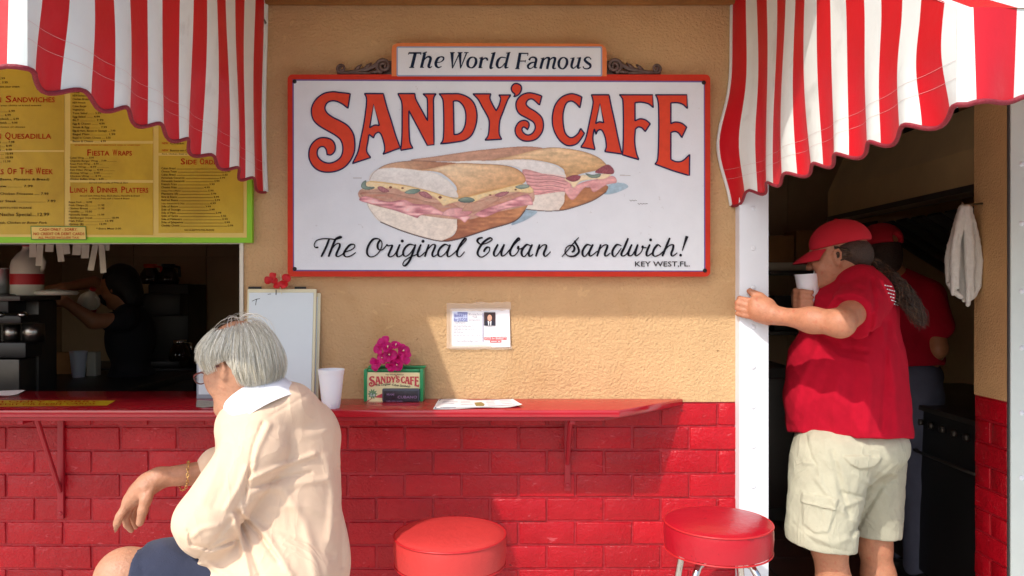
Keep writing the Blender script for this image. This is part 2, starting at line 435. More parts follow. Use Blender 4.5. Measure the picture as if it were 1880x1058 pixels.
# ------------------------------------------------------------------ cafe building: stucco wall, brick wall, soffit, posts
WX0, WX1 = -3.7, 2.85
PX0, PX1 = 0.822, 1.818            # door opening between the posts
BT = 1.082                          # top of the brickwork
bld = thing('cafe_building', 'cafe front wall of tan stucco above glossy red painted bricks with doorway', 'building', (0, 0, 0))
w = MB()
w.box(-0.990, PX0, 0.0, TH, BT, 2.57)
w.build('stucco_wall', 'stucco', bld)
MB().box(WX0, -0.990, 0.0, TH, 1.672, 2.57).build('stucco_wall', 'stucco', bld)
MB().box(WX0, -3.55, 0.0, TH, BT, 1.672).build('stucco_wall', 'stucco', bld)
MB().box(PX0, PX1, 0.0, TH, 2.32, 2.57).build('stucco_wall', 'stucco', bld)
MB().box(PX1, WX1, 0.002, TH, BT, 2.57).build('stucco_wall', 'stucco_edge', bld)
MB().box(WX0, WX1, 0.0, TH + 0.05, 2.571, 3.1).build('upper_wall', 'stucco', bld)
roof = MB().box(WX0, WX1, -0.92, -0.001, 2.572, 2.74).build('roof_overhang', 'soffit_paint', bld)
MB().box(WX0, WX1, -0.945, -0.922, 2.545, 2.76).build('fascia_board', 'wood_trim', roof)
tr = MB(); tr.rbox(-0.90, 0.84, -0.028, -0.001, 2.535, 2.570, 0.006); tr.rbox(-0.90, 0.84, -0.05, -0.001, 2.556, 2.571, 0.004)
autosmooth(tr.build('wood_trim', 'wood_trim', bld))
# brickwork
bw = MB(); bw.box(WX0, PX0, 0.0045, TH, 0, BT - 0.001)
brick_wall = bw.build('brick_wall', 'mortar_paint', bld)
bw = MB(); bw.box(PX1 + 0.0045, WX1, 0.0045, TH - 0.001, 0, BT - 0.001)
brick_wall_right = bw.build('brick_wall', 'mortar_paint', bld)
def brick_mesh(i, L_=0.2005, H_=0.0797, dep=0.03):
    r = random.Random(100 + i); bm_ = bmesh.new(); bmesh.ops.create_cube(bm_, size=1)
    for v in bm_.verts:
        v.co = Vector((v.co.x * L_ + r.uniform(-.0012, .0012), v.co.y * dep, v.co.z * H_ + r.uniform(-.0012, .0012)))
        if v.co.y < 0: v.co.y += r.uniform(-.0016, .0016)
    fr = [e for e in bm_.edges if all(v.co.y < 0 for v in e.verts)] + [e for e in bm_.edges if abs(e.verts[0].co.y - e.verts[1].co.y) > 0.01]
    bmesh.ops.bevel(bm_, geom=fr, offset=0.0034, segments=2, profile=0.6, affect='EDGES')
    me = MB().bm(bm_).mesh('brick', 'brick_paint', True)
    return me
BRICKS = [brick_mesh(i) for i in range(8)]
CP, BP = 0.0873, 0.209
for row in range(13):
    zt = 1.079 - row * CP; zc = zt - CP / 2
    off = (-0.4985 if row % 2 == 0 else -0.394)
    nlo = math.floor((-2.45 - off) / BP)
    for n_ in range(nlo, 30):
        x0 = off + n_ * BP; x1 = x0 + BP
        if x0 > PX0 - 0.02: break
        x1 = min(x1, PX0 + 0.004)
        b_ = link('brick', BRICKS[rng.randrange(8)], brick_wall)
        b_.location = ((x0 + x1) / 2, 0.0150 + rng.uniform(-.0012, .0012), zc + rng.uniform(-.001, .001))
        b_.scale = ((x1 - x0 - 0.0075) / 0.2005, 1, 1)
        b_.rotation_euler = (rng.uniform(-.006, .006), rng.uniform(-.004, .004), rng.uniform(-.006, .006))
# bricks on the door reveal, turned to face the doorway
for row in range(13):
    zc = 1.079 - row * CP - CP / 2
    segs = ((0.004, 0.196),) if row % 2 == 0 else ((0.004, 0.093), (0.102, 0.196))
    for (a, b) in segs:
        b_ = link('brick', BRICKS[rng.randrange(8)], brick_wall_right)
        b_.location = (PX1 + 0.015, (a + b) / 2, zc)
        b_.scale = ((b - a) / 0.2005, 1, 1); b_.rotation_euler = (0, 0, math.radians(-90))
for row in range(13):                                # front of the wall right of the door
    zc = 1.079 - row * CP - CP / 2; x0 = PX1 + 0.17 - (0 if row % 2 else BP / 2)
    while x0 < WX1:
        xa, xb = max(x0, PX1 + 0.172), min(x0 + BP, WX1)
        if xb - xa > 0.03:
            b_ = link('brick', BRICKS[rng.randrange(8)], brick_wall_right)
            b_.location = ((xa + xb) / 2, 0.0150 + rng.uniform(-.001, .001), zc); b_.scale = ((xb - xa - 0.0075) / 0.2005, 1, 1)
        x0 += BP
# window frame
wf = MB()
wf.box(-0.9985, -0.9845, -0.006, 0.03, 1.0985, 1.6715); wf.box(-3.55, -0.9985, -0.006, 0.03, 1.662, 1.6735)
wf.box(-3.56, -3.5465, -0.006, 0.03, 1.0985, 1.6715)
wf.build('window_frame', 'aluminium', bld)
# door posts with bolts
def post(px0, px1, d, zt, mname, side):
    x0 = P(px0, 0, d).x; x1 = P(px1, 0, d).x
    m = MB(); m.rbox(x0, x1, -d, 0.155, 0.0, zt, 0.004)
    p_ = autosmooth(m.build('door_post', mname, bld))
    return p_, x0, x1
post_l, pl0, pl1 = post(1357.5, 1411.5, 0.05, 2.5, 'white_post', 0)
bolt_me = MB().lathe([(0.0, 0.004), (0.005, 0.0038), (0.0085, 0.0018), (0.0095, 0.0)][::-1], 12, M_=Matrix.Rotation(math.radians(90), 4, 'X'), cap=False).mesh('bolt', 'white_post', True)
for py in (383, 456, 528, 601, 674, 747, 820, 893, 966, 1039):
    b_ = link('bolt', bolt_me, post_l); b_.location = P(1383, py, 0.0502)
m = MB(); m.rbox(PX1 + 0.006, PX1 + 0.17, -0.012, 0.0015, 0.0, 2.5, 0.004)
post_r = autosmooth(m.build('door_post', 'white_post_shaded', bld))
MB().box(PX1 + 0.0005, PX1 + 0.0055, -0.008, 0.0015, 0.0, 2.5).build('door_gap_strip', 'dark_gap', bld)
for py in (300, 410, 535, 640, 760, 880):
    b_ = link('bolt', bolt_me, post_r); b_.location = (PX1 + 0.045, -0.0122, P(0, py, 0.03).z)
# floor tile keep-clear: threshold
MB().rbox(PX0 + 0.1, PX1, 0.0, 0.2, 0.0, 0.012, 0.004).build('door_threshold', 'aluminium', bld)
# ------------------------------------------------------------------ counter on brackets
CT = 1.094
cnt = thing('counter', 'glossy dark red painted counter shelf below the serving window', 'counter', (-1.0, -0.1, CT))
def slab(mb, z0, z1, fd, inset, bevel):
    xr_f, xr_b = 0.357 - inset, 0.628 - inset
    pts = [(-3.5, -fd), (xr_f, -fd), (xr_b, -0.004), (-0.9995, -0.004), (-0.9995, 0.205), (-3.5, 0.205)]
    bm_ = bmesh.new()
    lo = [bm_.verts.new((x, y, z0)) for x, y in pts]; hi = [bm_.verts.new((x, y, z1)) for x, y in pts]
    bm_.faces.new(lo[::-1]); bm_.faces.new(hi)
    for i in range(len(pts)): bm_.faces.new((lo[i], lo[(i + 1) % 6], hi[(i + 1) % 6], hi[i]))
    if bevel: bmesh.ops.bevel(bm_, geom=bm_.edges[:], offset=bevel, segments=2, profile=0.5, affect='EDGES')
    mb.bm(bm_)
m = MB(); slab(m, CT - 0.024, CT, 0.268, 0.0, 0.004); autosmooth(m.build('countertop', 'counter_paint', cnt))
m = MB(); slab(m, CT - 0.038, CT - 0.0245, 0.252, 0.05, 0.003); autosmooth(m.build('edge_moulding', 'bracket_paint', cnt))
for bx, zb in ((-1.652, 0.655), (0.203, 0.758)):
    br = MB(); br.rbox(bx - 0.011, bx + 0.011, -0.012, 0.004, zb, CT - 0.039, 0.002)
    br.rbox(bx - 0.009, bx + 0.009, -0.24, -0.0125, CT - 0.052, CT - 0.0395, 0.002)
    bo = autosmooth(br.build('bracket', 'bracket_paint', cnt))
    MB().tube([(bx, -0.012, zb + 0.10), (bx, -0.15, CT - 0.048)], 0.0085, 8).build('brace', 'bracket_paint', bo)
    bb = bolt_me.copy(); bb.materials[0] = MATS['bracket_paint']; link('bolt', bb, bo).location = (bx, -0.0121, zb + 0.02)

# ------------------------------------------------------------------ awnings
def awning(X0, sgn, eave, vb, df, roof_at, label, seed, nst):
    """side panel at x = X0, fabric running outwards in direction sgn"""
    r = random.Random(seed)
    root = thing('awning', label, 'awning', (X0, -df / 2, vb), 'striped awnings')
    sw = 0.0868; sub = 6; nv = 26
    zt_at = lambda d: min(2.562, roof_at - 0.6 * (d - 0.86))
    ph = r.uniform(0, 6)
    def ripple(u, v):
        a = max(0.0, (v - 0.30) / 0.70) ** 1.5
        return (0.0095 * -sgn * math.cos(math.pi * (df - u) / sw) + 0.006 * math.sin(u * 17 + ph)) * a + 0.006 * math.sin(u * 9 + v * 4 + ph)
    nu = int(round(df / sw * sub)); us = [i * sw / sub for i in range(nu)]
    us = [df - u for u in us if df - u > 0.004]      # from the front corner back to the wall
    vs = []; fs = []; ms = []
    for iu, u in enumerate(us):
        zt = zt_at(u)
        for j in range(nv + 1):
            v = j / nv
            zb = vb + 0.012 * math.cos(math.pi * (df - u) / sw - .35) + 0.004 * math.sin(u * 7 + ph)
            if sgn < 0: zb -= 0.045 * max(0.0, 1 - u / 0.65)
            if u < 0.10: zb -= 0.03 * (1 - u / 0.10) * (1 if sgn > 0 else 0.6)
            z = zt + (zb - zt) * v
            flare = 0.0
            if u < 0.26 and sgn > 0:
                flare = -0.058 * (1 - u / 0.26) ** 1.3 * math.exp(-((z - 2.02) / 0.16) ** 2)
            if sgn > 0: flare -= 0.034 * max(0.0, 1 - u / 0.13)
            x = X0 + flare + ripple(u, v) * min(1, (df - u) / 0.05 + 0.1)
            vs.append((x, -u - min(1, (df - u) / .12) * min(1, u / .12) * ((0.012 if sgn < 0 else 0.024) * math.sin(v * 4.6 + 1.2 + u * 2) * max(0, v - .25) + 0.004 * math.sin(u * 31 + ph)), z))
    for iu in range(len(us) - 1):
        st = int(((df - (us[iu] + us[iu + 1]) / 2) + sw / 2) / sw)
        mi = 1 if st % 2 == 0 else 0
        for j in range(nv):
            a = iu * (nv + 1) + j
            fs.append((a, a + 1, a + nv + 2, a + nv + 1)); ms.append(mi)
    m = MB(); m.v = vs; m.f = fs; m.m = ms
    sp = m.build('side_panel', ['vinyl_red', 'vinyl_white'], root, smooth=True, fix=False)
    bot = [Vector(vs[i * (nv + 1) + nv]) for i in range(len(us))]
    fp = []
    # front valance and sloping roof sheet
    L_ = 1.9; cols = int(L_ / (sw / sub))
    vv = []; ff = []; mm = []; rows = 10
    fbot = []
    for c in range(cols + 1):
        x = X0 + sgn * c * sw / sub
        for j in range(rows + 1):
            v = j / rows
            zb = vb + 0.008 * math.sin(c / sub * math.pi + 0.8) + (0.036 * min(1, c * sw / sub / 0.13) if sgn > 0 else 0)
            z = eave + (zb - eave) * v
            y = -df - 0.010 * math.sin(c / sub * math.pi + 0.4) * v - 0.004 * math.sin(c * .5)
            if c == 0: x_, y = vs[0][0] * v + X0 * (1 - v), -df
            else: x_ = x
            vv.append((x_, y, z))
        fbot.append(Vector(vv[-1]))
    for c in range(cols):
        st = int(((c + 0.5) * sw / sub + sw * .66) / sw)
        for j in range(rows):
            a = c * (rows + 1) + j
            ff.append((a, a + 1, a + rows + 2, a + rows + 1)); mm.append(1 if st % 2 == 0 else 0)
    m = MB(); m.v = vv; m.f = ff; m.m = mm
    m.build('front_valance', ['vinyl_red', 'vinyl_white'], root, smooth=True, fix=False)
    vv = []; ff = []; mm = []
    dtop = 0.86 - (2.562 - roof_at) / 0.6
    for c in range(cols + 1):
        x = X0 + sgn * c * sw / sub
        for j in range(9):
            t = j / 8; d = df + (dtop - df) * t
            vv.append((x, -d, eave + (2.562 - eave) * t - 0.02 * math.sin(math.pi * t) * min(1, c / 12)))
    for c in range(cols):
        st = int(((c + 0.5) * sw / sub + sw * .66) / sw)
        for j in range(8):
            a = c * 9 + j
            ff.append((a, a + 1, a + 10, a + 9)); mm.append(1 if st % 2 == 0 else 0)
    m = MB(); m.v = vv; m.f = ff; m.m = mm
    m.build('roof_sheet', ['vinyl_red', 'vinyl_white'], root, smooth=True, fix=False)
    edge = fbot[::-1][:-1] + bot
    MB().tube([p + Vector((0, 0, -0.002)) for p in edge], 0.0052, 6).build('edge_binding', 'vinyl_trim', root, smooth=True)
    # hem stitching, two rows, and the corner seam
    for h in (5.2, 8.0):
        line = []
        for i in range(0, len(us)):
            zt = vs[i * (nv + 1)][2]; zb = vs[i * (nv + 1) + nv][2]
            zl = vb + h * 0.012 - (0.045 * max(0.0, 1 - us[i] / 0.65) if sgn < 0 else 0); fj = (zt - zl) / ((zt - zb) / nv); j0 = max(0, min(nv - 1, int(fj))); t = fj - j0
            a = Vector(vs[i * (nv + 1) + j0]); b = Vector(vs[i * (nv + 1) + j0 + 1])
            line.append(a.lerp(b, t) + Vector((-sgn * 0.001, 0, 0)))
        MB().tube(line, 0.00035, 4).build('stitching', 'stitch', root)
    # frame: front bar, side bar, wall binding, bracket
    fr = MB()
    fr.tube([(X0 + sgn * 0.03, -df + 0.02, eave - 0.01), (X0 + sgn * 1.9, -df + 0.02, eave - 0.01)], 0.012, 8)
    fr.tube([(X0 + sgn * 0.025, -df + 0.02, eave - 0.012), (X0 + sgn * 0.025, -dtop, 2.535)], 0.012, 8)
    fr.tube([(X0 + sgn * 0.03, -df + 0.02, eave - 0.01), (X0 + sgn * 0.03, -0.02, eave - 0.02)], 0.011, 8)
    fr.build('awning_frame', 'aluminium', root, smooth=True)
    n0 = (len(us) - 1) * (nv + 1)
    wb = [Vector(vs[n0 + j]) + Vector((-sgn * 0.002, 0.003, 0)) for j in range(nv + 1)]
    MB().tube(wb, 0.007, 6).build('wall_binding', 'vinyl_white', root, smooth=True)
    if sgn < 0:
        hb = MB().tube([P(463, 14, 0.10), P(474, 26, 0.05), P(488, 44, 0.012)], 0.007, 8)
    else:
        hb = MB().rbox(X0 - 0.017, X0 + 0.004, -0.035, -0.004, P(0, 92, 0).z, P(0, 44, 0).z, 0.006)
    hb.build('hanger', 'steel', root, smooth=True)
    return root
awning(-0.906, -1, 2.18, 1.905, 1.375, 2.49, 'red and white striped awning above the yellow menu board', 3, 15)
awning(0.842, 1, 2.03, 1.835, 1.357, 2.33, 'red and white striped awning over the kitchen doorway', 5, 15)

# ------------------------------------------------------------------ main sign
SD = 0.040                                        # sign face, in front of the wall
sg = thing('cafe_sign', 'large white painted sandwich sign with red lettering and orange top plate', 'sign', P(916, 508, 0.02))
def on(d):                                         # photo pixel -> point at distance d
    return lambda x, y: P(x, y, d)
def rrect(x0, x1, y0, y1, r, n=5):
    out = []
    for cx_, cy_, a0 in ((x1 - r, y0 + r, -90), (x1 - r, y1 - r, 0), (x0 + r, y1 - r, 90), (x0 + r, y0 + r, 180)):
        for i in range(n + 1):
            a = math.radians(a0 + 90 * i / n); out.append((cx_ + r * math.cos(a), cy_ + r * math.sin(a)))
    return out
def plate(loop, d0, d1, mname, name, parent):
    m = MB(); m.poly([loop], on(d1))
    k_ = len(loop)
    vs = [P(x, y, d1) for x, y in loop]; back = []
    for v in vs: back.append(Vector((v.x, -d0, v.z)))
    m.add(vs + back, [(i, (i + 1) % k_, k_ + (i + 1) % k_, k_ + i) for i in range(k_)])
    return m.build(name, mname, parent, fix=False)
plate(rrect(528, 1304, 137, 508, 9), 0.001, SD, 'sign_red', 'frame', sg)
plate([(719, 140), (719, 92), (721, 84), (728, 80), (740, 79), (1095, 80.5), (1106, 82), (1112, 88), (1114, 96), (1114, 140)], 0.001, SD + 0.0008, 'sign_orange', 'top_plate', sg)
MB().poly([[(537, 146), (1294, 149), (1295, 499), (538, 498)]], on(SD + 0.0012)).build('border_line', 'sign_purple', sg, fix=False)
MB().poly([[(539.5, 148.5), (1292, 151.5), (1292.5, 497), (540, 495.5)]], on(SD + 0.0020)).build('face_panel', 'sign_white', sg, fix=False)
MB().poly([rrect(728, 1105.5, 85.5, 140.5, 3)], on(SD + 0.0016)).build('border_line', 'sign_pale_blue', sg, fix=False)
MB().poly([rrect(730.5, 1103, 88, 138, 2)], on(SD + 0.0024)).build('top_face', 'sign_white', sg, fix=False)
for (px, py) in ((541, 150), (1292, 152), (541, 494), (1294, 497)):
    b_ = MB().lathe([(0.0075, 0), (0.0075, 0.002), (0.004, 0.004), (0.0, 0.0043)], 12, M_=Matrix.Translation(P(px, py, SD + 0.002)) @ Matrix.Rotation(math.radians(90), 4, 'X'), cap=False).build('screw', 'screw_dark', sg, smooth=True)
# the big lettering, traced
A_ = lambda pts: [((560 + p[0] / 5.877), (150 + p[1] / 5.877)) + tuple(p[2:]) for p in pts]
B_ = lambda pts: [((760 + p[0] / 5.877), (150 + p[1] / 5.877)) + tuple(p[2:]) for p in pts]
C_ = lambda pts: [((1000 + p[0] / 5.879), (150 + p[1] / 5.879)) + tuple(p[2:]) for p in pts]
LETTERS = [
 ('S', A_, [[(488,130,1),(380,118),(295,110),(200,130),(120,190),(75,270),(70,350),(95,420),(150,475),(240,530),(320,575),(380,625),(405,690),(405,760),(380,820),(320,865),(250,880),(180,855),(135,800),(135,740),(165,705),(205,705),(230,740),(238,787,1),(282,790),(320,750),(325,690),(295,635),(230,607),(150,612),(80,665),(45,740),(45,830),(85,910),(150,960),(240,978),(340,965),(430,920),(500,835),(535,740),(535,630),(515,550),(460,475),(380,425),(300,385),(240,340),(215,290),(230,240),(270,212),(330,210),(400,240),(463,290,1)]]),
 ('A', A_, [[(640,130,1),(845,130,1),(885,280),(930,420),(975,570),(1028,715,1),(840,785,1),(860,735),(848,650),(820,570),(790,547),(755,570),(740,608,1),(690,570,1),(678,650),(665,750),(710,820,1),(510,885,1),(570,760),(600,620),(640,420),(664,200)], [(740,245,1),(803,475,1),(750,470),(697,500,1)]]),
 ('N', A_, [[(1000,130,1),(1185,130,1),(1198,195),(1260,310),(1322,425,1),(1320,210),(1305,165),(1272,133,1),(1415,133,1),(1388,180),(1387,300),(1392,680,1),(1320,690,1),(1120,312,1),(1122,500),(1132,650),(1165,718,1),(1032,742,1),(1045,600),(1048,350),(1042,220)]]),
 ('D', B_, [[(272,133,1),(400,131),(500,135),(600,180),(660,260),(680,370),(665,480),(620,580),(540,635),(400,660),(285,672,1),(315,620),(322,450),(316,230),(300,170)], [(425,210,1),(480,212),(530,260),(558,340),(555,450),(525,530),(480,565),(432,572,1)]]),
 ('Y', B_, [[(635,133,1),(830,133,1),(820,180),(850,250),(888,315,1),(920,250),(935,180),(915,145,1),(1045,145,1),(1010,200),(960,330),(925,430),(920,560),(948,622,1),(765,632,1),(800,580),(812,480),(805,400),(740,280),(690,190)]]),
 ('q', B_, [[(1105,20),(1152,42),(1159,90),(1130,140),(1078,166,1),(1090,135,1),(1060,108),(1050,70),(1070,33)]]),
 ('S', B_, [[(1380,155,1),(1300,130),(1230,122),(1155,150),(1105,215),(1105,290),(1140,350),(1220,395),(1290,440),(1308,500),(1280,555),(1230,577),(1185,555),(1165,515),(1185,490),(1225,518,1),(1242,480),(1235,440),(1190,418),(1130,440),(1092,510),(1105,580),(1160,630),(1235,643),(1320,620),(1380,550),(1397,470),(1380,390),(1320,330),(1240,280),(1210,240),(1230,200),(1280,190),(1355,255,1)]]),
 ('C', C_, [[(402,165,1),(340,140),(270,133),(180,170),(110,260),(82,390),(95,510),(150,620),(220,680),(285,692),(360,660),(430,560,1),(388,505,1),(360,560),(310,600),(265,600),(220,550),(200,450),(200,340),(230,240),(280,210),(330,230),(380,285,1)]]),
 ('A', C_, [[(503,143,1),(695,143,1),(720,270),(760,450),(795,620),(833,782,1),(648,755,1),(665,700),(652,600),(620,530),(590,520),(565,540),(555,570,1),(535,510,1),(520,620),(545,735,1),(388,708,1),(440,620),(480,450),(520,250),(518,190)], [(597,235,1),(637,445,1),(590,435),(550,455,1)]]),
 ('F', C_, [[(805,143,1),(1165,143,1),(1172,282,1),(1120,240),(1040,222),(975,228,1),(975,425,1),(1030,402),(1090,415),(1140,455,1),(1085,540,1),(1050,500),(1010,490),(978,515,1),(972,650),(990,770),(1018,843,1),(838,790,1),(846,700),(850,450),(845,220),(830,170)]]),
 ('E', C_, [[(1195,143,1),(1535,143,1),(1540,292,1),(1490,245),(1430,228),(1362,230,1),(1362,455,1),(1410,437),(1480,450),(1533,492,1),(1480,605,1),(1445,555),(1405,538),(1362,550,1),(1362,840,1),(1420,865),(1490,855),(1565,785,1),(1562,1015,1),(1380,960),(1190,890,1),(1220,830),(1230,600),(1230,300),(1218,190)]]),
]
LOOPS = []
for ch, fn, loops in LETTERS:
    LOOPS.append([smooth_path(fn(l)) for l in loops])
def draw_letters(parent, fn, fn_edge, mfill, medge, ew, name='letter', joined=False):
    allm = MB()
    for loops in LOOPS:
        m = allm if joined else MB()
        m.poly(loops, fn, 0)
        for l in loops: m.ribbon(l, ew, fn_edge, 1, closed=True)
        if not joined: m.build(name, [mfill, medge], parent, fix=False)
    if joined: allm.build(name, [mfill, medge], parent, fix=False)
draw_letters(sg, on(SD + 0.0045), on(SD + 0.0052), 'letter_red', 'sign_navy', 2.6)
# serif italic line on the top plate: strokes with a width at each point
def strokes(mb, data, fn, sc, ox, oy, wmul=1.0):
    for st in data:
        pts = [(ox + p[0] / sc, oy + p[1] / sc) for p in st]
        ws = [p[2] / sc * wmul for p in st]
        if len(pts) > 2:
            sp = smooth_path(pts, closed=False, n=5)
            wi = []
            for i in range(len(pts) - 1):
                for j in range(5): wi.append(ws[i] + (ws[i + 1] - ws[i]) * j / 5)
            wi.append(ws[-1])
            mb.ribbon(sp, wi, fn)
        else: mb.ribbon(pts, ws, fn)
TOPA = [[(190,164,28),(410,164,28)],[(197,160,14),(183,192,14)],[(406,165,14),(396,196,14)],[(305,165,54),(245,415,54)],[(200,415,16),(285,415,16)],
 [(470,165,48),(410,410,48)],[(430,170,16),(505,148,20)],[(385,413,15),(455,413,15)],[(445,300,16),(500,240,22),(550,232,38),(570,262,46),(555,320,46),(535,395,46),(560,414,26),(595,395,8)],
 [(660,328,14),(740,320,14),(790,280,25),(788,240,28),(740,232,18),(690,262,42),(660,330,50),(665,385,46),(705,415,26),(760,395,10)],
 [(940,160,58),(945,430,16)],[(945,430,16),(1060,185,18)],[(1075,160,58),(1085,432,16)],[(1085,430,16),(1190,165,22)],[(905,158,16),(985,158,16)],[(1035,158,16),(1120,158,16)],[(1150,158,16),(1225,158,16)],
 [(1310,235,16),(1250,252,32),(1210,320,50),(1215,390,42),(1265,420,18),(1310,405,32),(1350,340,50),(1350,270,42),(1310,235,16)],
 [(1455,245,48),(1420,420,48)],[(1410,257,14),(1470,235,16)],[(1395,418,14),(1460,418,14)],[(1450,300,14),(1500,255,22),(1540,262,34),(1550,298,28)],
 [(1665,165,48),(1605,400,46),(1625,425,26),(1650,412,8)],[(1615,175,16),(1690,155,18)],
 [(1870,250,16),(1790,240,20),(1735,290,46),(1715,370,50),(1745,420,28),(1800,400,15),(1850,340,14)]]
TOPB = [[(140,170,46),(80,415,46),(100,440,24),(135,430,8)],[(90,177,14),(170,162,16)],
 [(345,180,52),(295,455,52)],[(255,458,16),(335,458,16)],[(320,180,20),(495,180,20)],[(490,182,14),(480,225,12)],[(340,320,16),(440,320,16)],[(446,300,12),(436,346,12)],
 [(508,305,38),(540,258,22),(600,252,28),(637,290,46),(622,370,46),(612,430,40),(655,442,8)],[(622,340,12),(550,352,28),(490,400,42),(500,450,30),(550,450,16),(605,410,12)],
 [(765,270,46),(715,460,46)],[(720,278,14),(785,260,16)],[(750,330,12),(810,268,22),(860,262,38),(870,292,46),(835,465,44)],[(860,330,12),(920,268,22),(970,262,38),(980,292,46),(945,430,44),(965,456,24),(1000,445,8)],
 [(1140,252,16),(1085,275,32),(1050,340,50),(1055,420,42),(1105,460,18),(1150,445,32),(1195,370,50),(1190,290,42),(1140,252,16)],
 [(1315,268,44),(1280,390,46),(1290,438,36),(1330,446,18),(1395,380,14)],[(1432,260,46),(1395,420,46),(1412,450,24),(1445,430,8)],[(1258,274,12),(1335,258,14)],[(1375,268,12),(1452,252,14)],
 [(1635,290,20),(1600,252,18),(1550,257,28),(1520,298,44),(1560,345,48),(1615,385,48),(1618,430,36),(1570,460,20),(1510,452,20),(1488,415,18)]]
m = MB(); strokes(m, TOPA, on(SD + 0.0048), 9.4, 730, 80); strokes(m, TOPB, on(SD + 0.0050), 9.895, 920, 80)
m.build('lettering', 'sign_teal', sg, fix=False)
# script line
def pen(mb, pts, fn, sc, ox, oy, w0=11.0, w1=21.0):
    pp = [(ox + x / sc, oy + y / sc) for x, y in pts]
    sp = smooth_path(pp, closed=False, n=6)
    ws = []
    for i in range(len(sp)):
        a, b = sp[max(i - 1, 0)], sp[min(i + 1, len(sp) - 1)]
        dx, dy = b[0] - a[0], b[1] - a[1]; l = math.hypot(dx, dy) or 1
        down = max(0.0, (dy - 0.35 * dx) / l)
        w = w0 + (w1 - w0) * min(1, down * 1.1)
        e = min(i, len(sp) - 1 - i)
        ws.append(w / sc * (0.75 + 0.25 * min(1, e / 3)))
    mb.ribbon(sp, ws, fn)
SC4 = [[(128,178),(100,180),(88,155),(110,115),(170,97),(240,98),(290,103),(335,92),(352,82),(338,78),(305,92),(285,115),(255,190),(225,270)],[(232,100),(200,180),(155,270)],
 [(238,220),(290,155),(325,142),(332,170),(300,245),(312,268),(345,255),(385,225),(440,205),(476,175),(468,152),(430,157),(388,205),(372,245),(395,270),(440,260),(487,228)],
 [(735,120),(700,97),(650,105),(605,170),(595,235),(625,270),(680,255),(725,200),(738,140),(720,115),(697,150),(702,195),(740,203),(778,165),(792,150)],
 [(778,152),(800,165),(836,160),(815,215),(800,255),(820,270),(860,245),(908,160)],[(910,150),(880,230),(888,268),(915,262),(950,235)],
 [(1052,160),(1000,152),(955,190),(940,240),(965,265),(1010,235),(1055,160)],[(1060,150),(1030,240),(1000,310),(960,355),(938,345),(955,308),(1010,272),(1080,238),(1110,160)],
 [(1112,150),(1080,230),(1088,268),(1120,255),(1155,220)],[(1187,150),(1148,270)],[(1162,220),(1210,162),(1240,152),(1246,175),(1220,240),(1232,268),(1270,245)],
 [(1385,168),(1340,152),(1290,195),(1275,245),(1300,268),(1345,235),(1388,160)],[(1392,152),(1365,230),(1372,268),(1400,258),(1440,225),(1500,160),(1545,108),(1532,96),(1490,150),(1460,220),(1460,258),(1487,268),(1530,220)]]
SC5 = [[(115,72),(82,80),(72,102),(100,125),(150,115),(190,88),(172,75),(120,110),(80,170),(76,210),(110,228),(160,192),(170,155),(150,150),(130,170),(126,188)],
 [(237,125),(205,190),(212,220),(240,205),(282,130)],[(288,125),(265,190),(272,220),(300,205),(335,165),(385,110),(412,86),(400,78),(365,120),(335,180),(342,215),(370,215),(400,180),(404,142),(398,160),(420,162),(442,148)],
 [(500,137),(465,130),(430,175),(430,213),(455,220),(503,150)],[(513,126),(485,190),(492,222),(520,205)],[(572,126),(540,224)],[(550,185),(590,138),(620,130),(624,150),(605,200),(620,222),(660,185)],
 [(750,226),(800,170),(850,110),(886,70)],[(850,96),(862,118),(882,155),(885,190),(850,220),(800,218),(775,188),(790,148),(828,132),(850,150),(846,178),(828,188)],
 [(988,137),(950,130),(918,175),(918,212),(940,220),(988,150)],[(1000,126),(970,190),(977,220),(1005,205),(1035,180)],[(1062,126),(1032,224)],[(1042,182),(1080,138),(1110,130),(1114,150),(1095,200),(1105,220),(1140,195)],
 [(1228,137),(1190,130),(1158,175),(1158,212),(1180,220),(1228,155)],[(1282,76),(1252,150),(1228,200),(1240,220),(1272,200),(1312,130)],[(1312,126),(1285,190),(1292,218),(1320,205),(1357,132)],[(1360,126),(1340,190),(1347,218),(1385,190),(1404,142),(1396,152),(1430,152)],
 [(1457,126),(1430,190),(1438,220),(1480,190)],[(1545,147),(1520,130),(1490,165),(1480,205),(1500,222),(1540,205),(1565,180)],[(1617,74),(1585,150),(1556,222)],[(1570,182),(1610,138),(1642,130),(1642,160),(1628,200),(1640,220),(1677,193)]]
fz = SD + 0.0062
WORDS = [MB() for _ in range(4)]
for i, s_ in enumerate(SC4): pen(WORDS[0 if i < 3 else 1], s_, on(fz + 0.0001 * (i % 9)), 5.222, 560, 420)
for (x, y) in ((932, 119), (1131, 121)): WORDS[1].disc((560 + x / 5.222, 420 + y / 5.222), 2.9, on(fz))
for i, s_ in enumerate(SC5): pen(WORDS[2 if i < 7 else 3], s_, on(fz + 0.0001 * (i % 9)), 4.372, 860, 420, 9.5, 18)
m = WORDS[3]
m.disc((860 + 1462 / 4.372, 420 + 90 / 4.372), 2.7, on(fz)); m.disc((860 + 1703 / 4.372, 420 + 213 / 4.372), 2.6, on(fz))
m.ribbon([(860 + 1755 / 4.372, 420 + 60 / 4.372), (860 + 1716 / 4.372, 420 + 178 / 4.372)], [5.5, 1.6], on(fz))
for m in WORDS: m.build('script_word', 'sign_ink', sg, fix=False)
m = MB(); put_text(m, 'KEY WEST,FL.', 860 + 1332 / 4.372, 420 + 303 / 4.372, 9.2, on(fz), width=102)
m.build('place_line', 'sign_ink', sg, fix=False)
m = MB()
